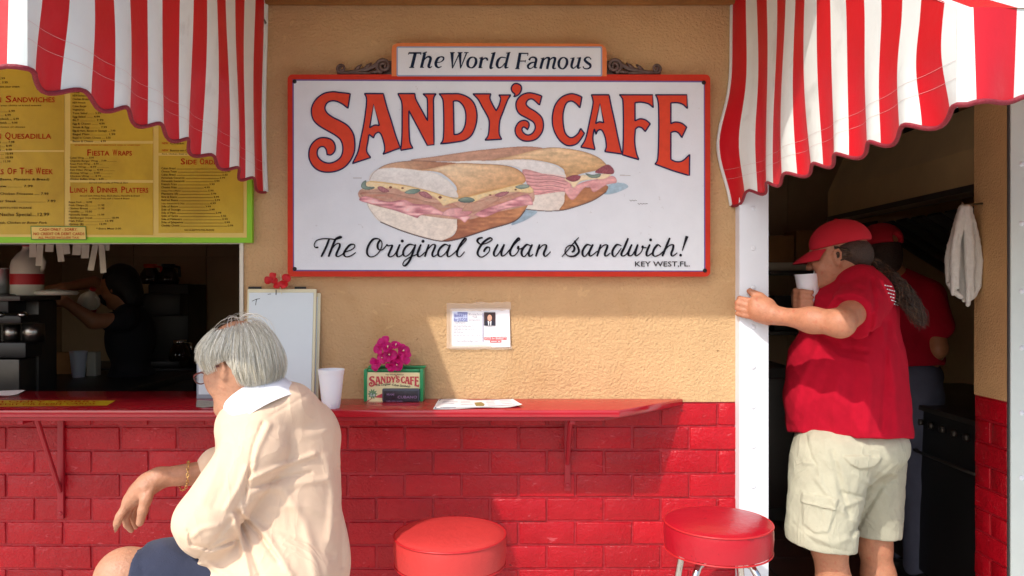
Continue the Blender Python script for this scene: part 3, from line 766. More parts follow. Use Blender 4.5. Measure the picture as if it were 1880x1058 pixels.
for (x, y, n_) in ((1156, 368, 6), (1171, 374, 8)):
    m.ribbon([(x + i * 2.6, y + (1.6 if i % 2 else -0.6) * (1 - 0.1 * i)) for i in range(n_)], 0.7, on(fz))
tag(m.build('signature', 'sign_ink', sg, fix=False), None, kind='stuff')
# carved scrolls either side of the top plate
def scroll(mirror):
    X = (lambda x: x) if not mirror else (lambda x: 1834 - x - 2)
    root_m = MB(); dd = SD - 0.012
    def spiral(cx_, cy_, r0, turns, a0, rad):
        pts = []; n = int(turns * 18); rr = []
        for i in range(n + 1):
            t = i / n; a = a0 + 2 * math.pi * turns * t * (1)
            r_ = r0 * (1 - 0.86 * t)
            pts.append(P(X(cx_ + r_ * math.cos(a)), cy_ + r_ * math.sin(a), dd + 0.012 * t)); rr.append(rad * (1 - 0.45 * t))
        root_m.tube(pts, rr, 8)
    spiral(704, 121, 13.5, 1.9, math.radians(100), 0.0085)
    spiral(627, 126, 9, 1.6, math.radians(60), 0.0062)
    body = [(619, 133, 3), (640, 134, 4.5), (660, 131, 5), (675, 127, 5), (690, 120, 4.5), (697, 113, 3.5)]
    root_m.tube([P(X(x), y, dd) for x, y, _ in body], [w_ * 0.0020 for *_, w_ in body], 8)
    for x0, y0, x1, y1 in ((652, 130, 664, 119), (668, 128, 682, 116), (678, 134, 700, 132), (640, 135, 690, 135)):
        root_m.tube([P(X(x0), y0, dd), P(X((x0 + x1) / 2), (y0 + y1) / 2 - 1, dd + 0.006), P(X(x1), y1, dd)], [0.007, 0.0062, 0.003], 8)
    root_m.poly([[(X(618), 137), (X(624), 134), (X(690), 128), (X(704), 112), (X(719), 112), (X(719), 137)]] if not mirror else [[(X(719), 137), (X(719), 112), (X(704), 112), (X(690), 128), (X(624), 134), (X(618), 137)]], on(0.016))
    root_m.build('scroll_ornament', 'bronze', sg, smooth=True)
scroll(False); scroll(True)
# ------------------------------------------------------------------ the painted sandwich: a print on the sign face (colour attribute on a fine sheet)
def painting():
    x0, x1, y0, y1 = 648, 1166, 264, 446
    ss = 2; w = (x1 - x0) * ss; h = (y1 - y0) * ss
    yy, xx = np.mgrid[0:h, 0:w].astype(np.float32)
    X = x0 + (xx + .5) / ss; Y = y0 + (yy + .5) / ss
    rs = np.random.RandomState(4)
    def blur(a, n):
        for _ in range(3):
            for ax in (0, 1):
                k = max(1, int(n)); c = np.cumsum(np.pad(a, [(k, k) if i == ax else (0, 0) for i in (0, 1)], mode='edge'), axis=ax)
                if ax == 0: a = (c[2 * k:, :] - np.vstack([np.zeros((1, c.shape[1]), c.dtype), c[:-2 * k - 1, :]])) / (2 * k + 1)
                else: a = (c[:, 2 * k:] - np.hstack([np.zeros((c.shape[0], 1), c.dtype), c[:, :-2 * k - 1]])) / (2 * k + 1)
        return a
    def noise(sx, sy, seed):
        r = np.random.RandomState(seed); a = r.rand(int(h / sy) + 3, int(w / sx) + 3).astype(np.float32)
        fx = xx / sx; fy = yy / sy; ix = fx.astype(int); iy = fy.astype(int); tx = fx - ix; ty = fy - iy
        tx = tx * tx * (3 - 2 * tx); ty = ty * ty * (3 - 2 * ty)
        return (a[iy, ix] * (1 - tx) + a[iy, ix + 1] * tx) * (1 - ty) + (a[iy + 1, ix] * (1 - tx) + a[iy + 1, ix + 1] * tx) * ty
    img = np.zeros((h, w, 3), np.float32); cov = np.zeros((h, w), np.float32)
    def mask(pts, sm=True):
        if sm: pts = smooth_path(pts, n=5)
        m_ = np.zeros((h, w), bool); k = len(pts)
        for i in range(k):
            ax_, ay = pts[i]; bx, by = pts[(i + 1) % k]
            if ay == by: continue
            c = ((ay > Y) != (by > Y)) & (X < (bx - ax_) * (Y - ay) / (by - ay) + ax_)
            m_ ^= c
        return m_.astype(np.float32)
    def c3(*c): return np.array(c, np.float32)
    def lay(m_, col):
        nonlocal img, cov
        a = m_[..., None]; img = img * (1 - a) + col * a; cov = np.maximum(cov, m_)
    Z6 = lambda pts: [((640 + p[0] / 3.4815), (260 + p[1] / 3.4815)) + tuple(p[2:]) for p in pts]
    Z8 = lambda pts: [((650 + p[0] / 5.53), (290 + p[1] / 5.53)) + tuple(p[2:]) for p in pts]
    Z9 = lambda pts: [((930 + p[0] / 7.52), (260 + p[1] / 7.52)) + tuple(p[2:]) for p in pts]
    n1 = noise(14, 9, 1); n2 = noise(5, 4, 2); n3 = noise(34, 7, 3); n4 = noise(2.2, 2.2, 5)
    def grad(ca, cb, t):
        t = np.clip(t, 0, 1)[..., None]; return ca * (1 - t) + cb * t
    def shade(m_, amt, r):            # dark rim drawn inside a shape, as the painter did
        e = 1 - blur(m_, r); return (m_ * np.clip(e * 1.6, 0, 1) * amt)
    def piece(pts, ca, cb, t, rim=0.35, rimcol=(96, 60, 50), r=3, zz=Z6, tex=0.10, streak=0.0, sm=True):
        m_ = mask(zz(pts), sm)
        col = grad(c3(*ca), c3(*cb), t)
        col = col * (1 + tex * (n1 - 0.5) + tex * 0.8 * (n2 - 0.5) + streak * (n3 - 0.5))[..., None]
        s_ = shade(m_, rim, r)[..., None]
        col = col * (1 - s_) + c3(*rimcol) * s_
        lay(blur(m_, 0.6) if False else m_, np.clip(col, 0, 255))
    one = np.ones_like(X)
    def line(pts, wd, col, zz=Z6, a=1.0):
        pp = zz(pts); pp = smooth_path(pp, closed=False, n=5); dmin = np.full((h, w), 1e9, np.float32)
        for (ax_, ay), (bx, by) in zip(pp[:-1], pp[1:]):
            dx, dy = bx - ax_, by - ay; L2 = dx * dx + dy * dy + 1e-6
            t = np.clip(((X - ax_) * dx + (Y - ay) * dy) / L2, 0, 1)
            dmin = np.minimum(dmin, np.hypot(X - ax_ - t * dx, Y - ay - t * dy))
        lay(np.clip((wd / 2 - dmin) * 2 + 0.5, 0, 1) * a, c3(*col))
    # painted cast shadows on the table and the thin table line
    line([(30, 233), (82, 233)], 0.8, (190, 184, 176)); line([(1735, 216), (1800, 217)], 0.8, (190, 180, 168))
    piece([(1630, 335), (1650, 290), (1700, 265), (1760, 268), (1787, 285), (1770, 302), (1700, 330)], (150, 178, 194), (166, 188, 202), (X - 1110) / 50, 0)
    piece([(1040, 530), (1120, 440), (1205, 448), (1150, 492), (1090, 520)], (142, 166, 184), (160, 182, 196), (X - 940) / 50, 0)
    # back sandwich
    piece([(395, 120), (560, 95), (800, 60), (1000, 40), (1120, 32), (1210, 37), (1247, 48), (1200, 66), (1050, 97), (950, 120), (900, 122), (640, 128)], (198, 158, 134), (186, 140, 118), (X - 760) / 240, 0.5, r=2, streak=0.1)
    piece([(905, 120), (1050, 90), (1245, 44), (1350, 41), (1500, 65), (1600, 105), (1652, 155), (1640, 172), (1560, 190), (1480, 208), (1390, 238), (1375, 180), (1300, 140), (1150, 115), (1000, 118)], (226, 196, 158), (200, 160, 112), (Y - 272) / 60 + (X - 1000) / 400, 0.5, (150, 100, 62), r=4, streak=0.16)
    piece([(600, 135), (800, 122), (900, 125), (1000, 117), (1150, 119), (1250, 134), (1340, 165), (1388, 215), (1372, 232), (1250, 212), (1115, 182), (1080, 165), (1000, 150), (800, 142)], (230, 228, 226), (216, 212, 208), (Y - 292) / 40, 0.22, (190, 160, 130), r=2, tex=0.06)
    piece([(1113, 180), (1250, 208), (1330, 222), (1395, 240), (1425, 280), (1405, 325), (1250, 338), (1180, 342), (1150, 290)], (206, 152, 152), (222, 160, 160), (Y - 315) / 40, 0.4, (120, 70, 70), r=3)
    for i in range(12):
        y_ = 200 + i * 11; line([(1125 + i * 3, y_), (1200 + i * 3, y_ + 5 + 5 * (i % 2)), (1290, y_ + 10 - 6 * (i % 3)), (1390, y_ + 22)], 0.8 if i % 2 else 1.1, (140, 84, 90) if i % 2 else (236, 190, 186), a=0.8)
    piece([(1128, 335), (1200, 342), (1390, 322), (1382, 400), (1350, 436), (1250, 441), (1150, 431), (1130, 400)], (232, 224, 214), (220, 208, 198), (X - 960) / 80, 0.2, (180, 150, 120), r=2, tex=0.08)
    piece([(1388, 322), (1450, 300), (1560, 290), (1650, 280), (1646, 320), (1560, 375), (1430, 421), (1348, 439), (1377, 390)], (170, 114, 80), (190, 132, 88), (Y - 345) / 30, 0.45, (96, 58, 44), r=3, streak=0.14)
    piece([(1378, 300), (1430, 290), (1500, 260), (1600, 238), (1692, 222), (1712, 262), (1650, 276), (1570, 324), (1540, 292), (1500, 302), (1435, 374), (1390, 335)], (206, 144, 146), (226, 172, 170), n3 * 1.3 - 0.1, 0.45, (132, 70, 78), r=2)
    piece([(1378, 238), (1440, 235), (1500, 213), (1560, 225), (1640, 203), (1684, 203), (1640, 238), (1560, 242), (1480, 257), (1440, 297), (1418, 270)], (238, 220, 188), (226, 204, 168), n1, 0.3, (150, 110, 80), r=2)
    piece([(1388, 236), (1440, 214), (1482, 221), (1470, 246), (1430, 257)], (160, 90, 98), (132, 66, 78), n4, 0.4, (80, 40, 50), r=2)
    piece([(1575, 194), (1650, 148), (1692, 175), (1690, 207), (1630, 206)], (160, 90, 98), (126, 60, 72), n4, 0.4, (80, 40, 50), r=2)
    piece([(1512, 203), (1560, 213), (1610, 205), (1600, 229), (1550, 232)], (140, 158, 142), (104, 124, 112), one * 0.4, 0.7, (46, 62, 64), r=2)
    line([(1130, 433), (1250, 444), (1350, 441), (1430, 424), (1560, 378), (1646, 322)], 1.3, (78, 54, 54))
    # front sandwich
    piece([(185, 185), (250, 145), (400, 124), (560, 130), (690, 140), (560, 166), (400, 185), (250, 178)], (206, 168, 138), (164, 112, 86), (X - 720) / 110, 0.4, r=2, streak=0.1)
    piece([(300, 180), (480, 178), (690, 140), (850, 144), (1000, 154), (1082, 180), (1121, 215), (1128, 258), (1060, 287), (900, 317), (700, 362), (690, 290), (620, 220), (540, 190)], (234, 212, 180), (202, 150, 100), (X - 770) / 220 * 0.8 + (Y - 318) / 60 * 0.5, 0.55, (160, 100, 56), r=5, streak=0.10)
    piece([(133, 248), (150, 200), (200, 175), (300, 168), (450, 184), (560, 205), (640, 255), (690, 320), (698, 362), (640, 347), (500, 312), (350, 277), (200, 262)], (232, 230, 226), (218, 212, 206), (Y - 310) / 50, 0.22, (176, 150, 124), r=2, tex=0.07)
    piece([(118, 388), (200, 400), (400, 435), (700, 465), (707, 530), (690, 570), (650, 610), (600, 634), (500, 617), (350, 572), (210, 517), (158, 470)], (236, 228, 216), (224, 212, 200), (X - 680) / 160, 0.22, (168, 140, 116), r=3, tex=0.09)
    piece([(702, 465), (800, 450), (900, 425), (1132, 378), (1127, 440), (1060, 507), (900, 557), (700, 622), (596, 637), (662, 605), (692, 560)], (156, 96, 72), (196, 138, 96), (n3 * 0.6 + (X - 850) / 200), 0.5, (98, 54, 42), r=4, streak=0.08)
    piece([(90, 300), (350, 290), (690, 370), (1100, 290), (1172, 300), (1165, 400), (900, 460), (740, 500), (400, 460), (100, 385)], (206, 168, 148), (190, 146, 128), n3, 0.3, (130, 84, 74), r=3)
    piece([(85, 325), (250, 328), (400, 358), (560, 395), (650, 390), (760, 440), (900, 400), (1000, 350), (1150, 308), (1172, 330), (1000, 392), (850, 442), (700, 465), (450, 455), (250, 402), (105, 362)], (204, 164, 144), (178, 124, 106), n3 * 1.2 - 0.1, 0.4, (116, 70, 60), r=3, streak=0.2)
    piece([(72, 378), (110, 350), (250, 385), (350, 372), (420, 398), (520, 408), (600, 450), (700, 458), (780, 478), (850, 440), (1000, 388), (1142, 338), (1178, 402), (1130, 408), (1000, 432), (870, 484), (800, 472), (742, 520, 1), (700, 492), (600, 472), (480, 467), (440, 490, 1), (330, 452), (200, 412)], (198, 128, 138), (232, 180, 180), n3 * 1.5 - 0.2 + 0.25 * np.sin(X / 9), 0.5, (128, 62, 78), r=3, streak=0.25)
    piece([(600, 470), (640, 430), (720, 425), (790, 445), (760, 475), (690, 480)], (226, 178, 178), (196, 134, 138), (X - 820) / 40, 0.5, (128, 70, 80), r=2)
    piece([(725, 440), (760, 395), (830, 380), (930, 350), (960, 365), (900, 405), (830, 440), (742, 446)], (206, 168, 146), (186, 140, 120), n1, 0.4, (120, 80, 66), r=2)
    piece([(88, 305), (135, 252), (350, 278), (520, 318), (640, 352), (700, 365), (900, 318), (1100, 272), (1172, 298), (1175, 327), (1110, 325), (1060, 322), (980, 332), (930, 338), (860, 360), (800, 388), (740, 382), (680, 388), (605, 412, 1), (560, 365), (500, 335), (420, 310), (350, 322), (300, 300), (200, 302), (150, 307)], (242, 224, 186), (226, 200, 150), n1 + (X - 760) / 500, 0.35, (150, 110, 70), r=2)
    line([(140, 256), (350, 280), (520, 320), (690, 362), (900, 318), (1120, 262)], 1.8, (212, 170, 104), a=0.75)
    for (a, b, ra, rb) in ((268, 293, 11, 8), (345, 298, 9, 6), (585, 357, 12, 10), (905, 342, 9, 5), (1068, 308, 8, 6)):
        piece([(a - ra, b), (a, b - rb), (a + ra, b), (a, b + rb)], (112, 66, 56), (132, 80, 66), one * 0.5, 0)
    piece([(80, 290), (88, 262), (112, 250), (115, 285), (165, 292), (150, 305), (105, 308)], (150, 170, 158), (96, 120, 112), (X - 660) / 30, 0.7, (52, 68, 76), r=2)
    piece([(358, 325), (400, 305), (450, 305), (455, 318), (420, 335), (380, 335)], (150, 172, 160), (112, 136, 124), (X - 745) / 25, 0.6, (54, 72, 80), r=2)
    piece([(700, 372), (745, 355), (790, 362), (806, 378), (770, 392), (720, 388)], (160, 178, 160), (96, 114, 106), (Y - 362) / 8, 0.7, (44, 56, 64), r=2)
    piece([(1065, 290), (1110, 275), (1152, 278), (1150, 294), (1100, 304)], (170, 186, 170), (110, 130, 120), (Y - 340) / 8, 0.7, (44, 56, 64), r=2)
    for pts in ([(185, 292), (215, 288), (260, 318), (225, 326), (198, 314)], [(450, 325), (490, 320), (525, 345), (532, 365), (490, 360), (458, 342)], [(935, 342), (980, 322), (1025, 322), (1000, 345), (960, 355)]):
        piece(pts, (190, 134, 138), (156, 98, 106), n4, 0.55, (84, 40, 52), r=2)
    line([(205, 515), (350, 574), (500, 619), (600, 637), (700, 624), (900, 560), (1060, 510), (1127, 442)], 1.7, (70, 50, 52))
    line([(135, 245), (165, 195), (250, 145), (400, 124), (560, 129)], 0.7, (120, 90, 78), a=0.7)
    line([(690, 140), (850, 144), (1000, 154), (1082, 180), (1124, 220)], 0.8, (130, 90, 66), a=0.7)
    line([(1245, 44), (1350, 41), (1500, 65), (1600, 105), (1652, 155)], 0.7, (140, 104, 80), a=0.7)
    line([(118, 390), (140, 440), (205, 515)], 0.7, (150, 140, 136), a=0.7)
    # to a sheet: keep only the painted cells
    img2 = img.reshape(h // ss, ss, w // ss, ss, 3); c2 = cov.reshape(h // ss, ss, w // ss, ss)
    wsum = c2.sum((1, 3)); colr = (img2 * c2[..., None]).sum((1, 3)) / np.maximum(wsum, 1e-3)[..., None]
    bgc = c3(214, 218, 226); al = np.clip(wsum / (ss * ss), 0, 1)[..., None]
    colr = colr * al + bgc * (1 - al)
    colr = np.clip(colr, 0, 255) / 255.0
    lin = np.where(colr <= 0.04045, colr / 12.92, ((colr + 0.055) / 1.055) ** 2.4)
    lin = np.clip(lin * 1.12, 0, 1)
    gh, gw = wsum.shape
    keep = wsum > 0.9
    ky, kx = np.nonzero(keep)
    nvx = (gw + 1) * (gh + 1)
    r = (D - SD - 0.0036) / F
    gy, gx = np.mgrid[0:gh + 1, 0:gw + 1]
    V = np.stack([(x0 + gx - CX) * r, np.full(gx.shape, -(SD + 0.0036)), EH - (y0 + gy - CY) * r], -1).reshape(-1, 3)
    i0 = ky * (gw + 1) + kx
    Fc = np.stack([i0, i0 + gw + 1, i0 + gw + 2, i0 + 1], -1)
    used = np.unique(Fc); remap = np.zeros(nvx, int); remap[used] = np.arange(len(used))
    me = bpy.data.meshes.new('sandwich_painting')
    me.from_pydata(V[used].tolist(), [], remap[Fc].tolist())
    ca = me.color_attributes.new('Col', 'FLOAT_COLOR', 'CORNER')
    cc = np.concatenate([lin[ky, kx], np.ones((len(ky), 1))], -1)
    ca.data.foreach_set('color', np.repeat(cc, 4, 0).astype(np.float32).ravel())
    me.materials.append(MATS['painting_print'])
    link('sandwich_painting', me, sg)
painting()

# ------------------------------------------------------------------ menu board
mn = thing('menu_board', 'yellow menu board with green border hanging above the serving window', 'menu board', (-1.6, -0.01, 1.67))
MD = 0.022
b0 = P(463, 446, MD)
m = MB(); m.rbox(-2.62, b0.x, -MD, -0.001, P(0, 446, MD).z, 2.40, 0.003)
autosmooth(m.build('board', 'menu_green', mn))
MB().poly([[(-260, -40), (453, -40), (453, 436.5), (-260, 434.5)]], on(MD + 0.0012)).build('face_sheet', 'menu_pale', mn, fix=False)
for loop in ([(-120, 60), (118, 60), (118, 431), (-120, 430)], [(129, 60), (281, 60), (281, 432), (129, 431)], [(291, 60), (447, 60), (447, 428), (291, 428)]):
    MB().poly([loop], on(MD + 0.0024)).build('menu_column', 'menu_yellow', mn, fix=False)
m = MB()
for loop in ([(-120, 276), (118, 276), (118, 279), (-120, 279)], [(129, 259), (281, 259), (281, 264), (129, 264)], [(129, 330), (281, 331), (281, 336), (129, 335)], [(291, 281), (447, 282), (447, 287), (291, 286)]):
    m.poly([loop], on(MD + 0.003))
m.build('divider_band', 'menu_pale', mn, fix=False)
hd = MB(); tx = MB(); f3 = on(MD + 0.004)
def head(_, body, x, y, h, width):          # small-caps heading: big initials
    mb = MB()
    words = body.split(' '); n_ = sum(len(w_) + 0.35 for w_ in words) + 0.7 * (len(words) - 1); u = width / n_; cx_ = x
    for w_ in words:
        put_text(mb, w_[0], cx_, y, h * 1.15, f3, width=u * 1.25)
        if len(w_) > 1: put_text(mb, w_[1:], cx_ + u * 1.42, y, h * 0.88, f3, width=u * (len(w_) - 1) * 0.95)
        cx_ += u * (len(w_) + 0.35 + 0.7)
    mb.build('heading', 'print_red', mn, fix=False)
head(hd, 'CUBAN SANDWICHES', -46, 188, 10.5, 150); head(hd, 'CUBAN QUESADILLA', -43, 255, 10.5, 140); head(hd, 'MEALS OF THE WEEK', -32, 320, 10.5, 130)
head(hd, 'FIESTA WRAPS', 159, 286, 10, 84); head(hd, 'LUNCH & DINNER PLATTERS', 127, 354, 10, 147); head(hd, 'SIDE ORDERS', 331, 302, 9.5, 80)
def rows(lst, x, y, dy, h, wmul=1.0, sh=0.0):
    for i, t in enumerate(lst):
        if t: put_text(tx, t, x, y + i * dy, h, f3, width=len(t) * h * 0.62 * wmul, shear=sh)
rows(['Burrito ........ 12.99', 'Chicken Burrito ... 9.99', 'served with rice beans sour cream'], -44, 146, 7.5, 3.9)
put_text(tx, 'served with your choice of bread toasted', -30, 195, 2.6, f3, width=105, shear=0.2)
rows(['Pork Sandwich ........ 6.99', 'Steak Sandwich .... 6.99', 'Media Noche Sandwich .... 6.99', 'Fish Cuban Sandwich .... 9.99'], -40, 206, 7.2, 4.0, 1.0)
put_text(tx, 'add your choice of cheese', -30, 234.5, 2.4, f3, width=76, shear=0.2)
rows(['Cheese Quesadilla ....... 7.99', 'Quesadilla w/ Ham ..... 8.99', 'Chicken Quesadilla .... 9.99', 'Steak Quesadilla ...... 10.99', 'Pork Quesadilla ....... 10.99', 'Shrimp Quesadilla ... 11.99'], -48, 263, 7.1, 4.0, 1.0)
put_text(tx, '(with Beans, Plantains & Bread)', -22, 331.5, 4.2, f3, width=112, shear=0.2)
put_text(tx, 'Beef Stew ............ 7.99', -28, 344, 4.2, f3, width=88); put_text(tx, 'Tues - Chicken Fricassee ..... 7.99', -24, 358, 4.4, f3, width=113); put_text(tx, 'Pepper Steak ......................... 7.99', -20, 371.5, 4.4, f3, width=122)
put_text(tx, 'NO SUBSTITUTES PLEASE', -26, 383.5, 3.2, f3, width=84, shear=0.2); put_text(tx, 'Nacho Special....12.99', -2, 397, 6.2, f3, width=92); put_text(tx, 'Steak, Chicken or Butter Pork', -8, 411, 4.2, f3, width=94, shear=0.25)
rows(['Turkey', 'NEW Barbecue', 'Chicken Breast', 'NEW Avocado', 'Cuban Burger', 'Vegetarian', 'Tuna Salad ........ 5.99', 'Egg Salad ........ 4.99', 'BLT ................. 7.99', 'Egg & Cheese ......... 4.99', 'Steak & Egg ............ 7.99', 'Egg & Ham, Bacon or Sausage ... 7.99', 'Bagel Plain ................... 1.99', 'Bagel w/ Cream Cheese ..... 3.50', 'Bacon & Cheese ........ 4.99'], 133, 171, 6.45, 3.6, 0.98)
put_text(hd, 'all sandwiches served on cuban bread, white or wheat toast', 137, 267.5, 2.2, f3, width=120)
rows(['Cuban Wrap ...... 8.99', 'Chipotle Burger Wrap .. 7.99 ..............', 'Roast Pork Wrap ... 8.99 .....', 'Steak Wrap ... 8.99 ................', 'Fish Fillet Wrap .... 9.99 ..............', 'Shrimp Wrap ..... 9.99 ................', 'Chicken Wrap ...... 8.99 .............', 'Chicken Buffalo Wrap ... 8.99 ....'], 128, 291.5, 5.6, 3.3, 0.98)
put_text(tx, 'Served with a side of Fries & Slaw', 163, 337, 2.6, f3, width=72, shear=0.2)
put_text(tx, 'Served with White Rice, Black Beans, Plantains & Bread', 146, 361, 2.6, f3, width=110, shear=0.2); put_text(tx, 'or French Fries with a Salad & Bread', 163, 366, 2.6, f3, width=74, shear=0.2)
rows(['Roast Pork .... 10.99', 'Pork Chops (2) ........... 11.99', 'Chicken Breast ........... 11.99', 'Picadillo ..... 10.50', 'Palomilla Steak .......... 11.99', 'Hamburger Steak ....................... 10.99', 'Fish Fillet ...................... 13.99', 'Shrimp (8) ................. 13.99'], 126, 373, 5.75, 3.3, 1.0)
put_text(tx, '* Extra Meat 3.00', 176, 421.5, 3.2, f3, width=46, shear=0.2)
put_text(hd, 'NEW', 297, 265, 3.6, f3, width=12); put_text(tx, 'Cuban', 312, 265, 3.6, f3, width=26); put_text(hd, 'NEW', 297, 278, 3.6, f3, width=12); put_text(tx, 'Buenos con Choice', 312, 278, 3.4, f3, width=44)
put_text(tx, 'Pork, Chicken, Steak or Beans', 297, 284, 2.4, f3, width=60, shear=0.2)
so = [('Cuban Bread', '2.99'), ('Cheese Toast', '3.99'), ('Cuban Bread', '2.50'), ('Homemade Guacamole', '3.99'), ('Homemade Guacamole', '3.99'), ('French Fries', '3.99'), ('Cheese Fries', '4.99'), ('Cheese Fries w/Bacon', '5.99'), ('Plantains (8)', '3.99'), ('Rice & Beans', '4.99'), ('Refried Beans', '3.99'), ('Salsa, Guacamole & Chips', '6.99'), ('Side of Bacon', '3.99'), ('Side of Sausage', '3.99'), ('Side of Ham', '2.99'), ('Side of Grits', '3.50'), ('Side of Habanero', '0.99'), ('Side of Jalapenos', '0.99'), ('Cheddar Cheese', '0.99')]
for i, (a, b) in enumerate(so):
    y = 311 + i * 5.83; hh = 3.6 if len(a) < 20 else 2.7
    put_text(tx, a, 296, y, hh, f3, width=len(a) * hh * 0.66)
    xe = 388 + [20, 25, 20, 15, 5, -4, -13, -6, -1, 4, 6, -2, -11, -4, 8, 17, 20, 24, 30][i]
    put_text(tx, b, xe, y, 3.3, f3, width=10)
    x_ = 298 + len(a) * hh * 0.66
    tx.poly([[(x_, y - 0.7), (xe - 1, y - 0.7), (xe - 1, y - 0.1), (x_, y - 0.1)]], f3)
put_text(tx, 'NO SUBSTITUTES PLEASE', 338, 424, 2.8, f3, width=55, shear=0.2)
tag(hd.build('red_small_print', 'print_red', mn, fix=False), None, kind='stuff'); tag(tx.build('menu_print', 'print_brown', mn, fix=False), None, kind='stuff')
# taped cash notice on its lower edge
MB().poly([[(56, 415), (158, 415.5), (159, 441), (57, 440.5)]], on(MD + 0.005)).build('notice_border', 'print_green', mn, fix=False)
MB().poly([[(57.5, 416.5), (156.5, 417), (157.5, 439.5), (58.5, 439)]], on(MD + 0.006)).build('notice_sticker', 'menu_pale', mn, fix=False)
m = MB(); f4 = on(MD + 0.007)
put_text(m, 'CASH ONLY - SORRY.', 72, 424, 5, f4, width=70); put_text(m, 'NO CREDIT OR DEBIT CARDS', 61, 432, 5, f4, width=94); put_text(m, 'ALL PRICES INCLUDE TAX', 70, 438.5, 4, f4, width=75)
m.build('notice_print', 'print_red', mn, fix=False)

# ------------------------------------------------------------------ taped campaign notice on the wall
ns = thing('wall_notice', 'white campaign notice taped to the stucco wall under the sign', 'notice', P(882, 638, 0.004))
MB().poly([[(827, 566.5), (935.5, 567), (937, 637.5), (882, 638), (827.5, 638.5)]], lambda x, y: P(x, y, 0.007 + 0.004 * max(0, (x - 915) / 22) * max(0, (y - 620) / 18))).build('paper', 'paper', ns, fix=False)
m = MB(); r_ = random.Random(5)
for (x0_, x1_, y0_, y1_) in ((820, 884, 556, 571), (880, 938, 555, 570), (820, 830, 568, 640), (824, 940, 634, 642)):
    n_ = 7; top = [(x0_ + (x1_ - x0_) * i / n_, y0_ + r_.uniform(-1.5, 1.5)) for i in range(n_ + 1)]; bot = [(x1_ - (x1_ - x0_) * i / n_, y1_ + r_.uniform(-.8, .8)) for i in range(n_ + 1)]
    o_ = r_.uniform(0, 0.0012); m.poly([top + bot], on(0.0085 + o_))
m.build('clear_tape', 'tape_clear', ns, fix=False)
f5 = on(0.0115)
MB().poly([[(832.5, 573.5), (858.5, 573.5), (858.5, 590.5), (832.5, 590.5)]], on(0.0107)).build('logo_box', mat('print_pale', srgb(196, 206, 236), 0.5), ns, fix=False)
m = MB(); put_text(m, 'BARRETT', 834, 582.5, 6.0, f5, width=23.5); put_text(m, 'for JUDGE', 833.5, 589.7, 5.6, f5, width=24)
m.poly([[(840, 573.8), (858.3, 573.8), (858.3, 575.6), (840, 575.6)]], f5)
m.poly([[(886.2, 575), (887.1, 575), (887.1, 628), (886.2, 628)]], f5)
m.build('logo_print', mat('print_blue', srgb(52, 50, 140), 0.5), ns, fix=False)
m = MB()
put_text(m, "It's time for a", 861, 578.6, 3.4, f5, width=23); put_text(m, 'fresh', 867.5, 583.6, 3.4, f5, width=9); put_text(m, 'perspective.', 861, 588.6, 3.2, f5, width=21)
for i, wd_ in enumerate((21, 38, 32, 27, 40, 17, 20, 0, 49)):           # print too small to read: broken hairlines
    x_ = 832.5
    while x_ < 832.5 + wd_:
        l_ = r_.uniform(1.5, 5.5); m.ribbon([(x_, 594.3 + i * 2.75), (min(x_ + l_, 832.5 + wd_), 594.3 + i * 2.75)], 0.8, f5); x_ += l_ + 1.0
put_text(m, 'barrettforjudge.com', 839, 627.5, 3.2, f5, width=39)
m.build('notice_print', mat('print_grey', srgb(150, 152, 166), 0.6), ns, fix=False)
m = MB(); m.poly([[(889, 619), (930, 618.4), (930, 624.2), (889, 624)]], f5); m.poly([[(899.5, 625), (920.5, 625), (920.5, 629), (899.5, 629)]], f5)
m.build('vote_box', mat('print_pink', srgb(226, 92, 92), 0.5), ns, fix=False)
m = MB(); f6 = on(0.0123); put_text(m, 'VOTE for BARRETT', 890, 623.3, 4, f6, width=39); m.ribbon([(901.5, 627), (912, 627)], 1.2, f6); m.ribbon([(914, 627), (918.5, 627)], 1.2, f6)
m.build('vote_print', 'paper', ns, fix=False)
ph = MB().poly([[(888.5, 573.5), (909.3, 573.7), (909.3, 598), (888.7, 598)]], f5).build('portrait_photo', mat('photo_back', srgb(58, 36, 40), 0.4), ns, fix=False)
el = lambda cx_, cy_, a, b: [(cx_ + a * math.cos(t * math.pi / 10), cy_ + b * math.sin(t * math.pi / 10)) for t in range(20)]
MB().poly([el(899, 581.5, 5.3, 6)], on(0.0119)).build('portrait_hair', mat('photo_hair', srgb(30, 22, 22), 0.5), ph, fix=False)
MB().poly([[(888.9, 598), (890, 591), (895, 588.6), (903, 588.6), (908, 591), (909, 598)]], on(0.0122)).build('portrait_suit', mat('photo_suit', srgb(38, 38, 56), 0.5), ph, fix=False)
MB().poly([el(899, 583.8, 4.2, 6)], on(0.0126)).build('portrait_face', mat('photo_skin', srgb(222, 166, 142), 0.5), ph, fix=False)
MB().poly([[(895.5, 589), (899, 591.4), (902.5, 589), (901.5, 598), (896.5, 598)]], on(0.0130)).build('portrait_shirt', 'paper', ph, fix=False)
MB().poly([[(898.3, 591.2), (899.7, 591.2), (900.2, 598), (897.8, 598)]], on(0.0133)).build('portrait_tie', 'photo_suit', ph, fix=False)
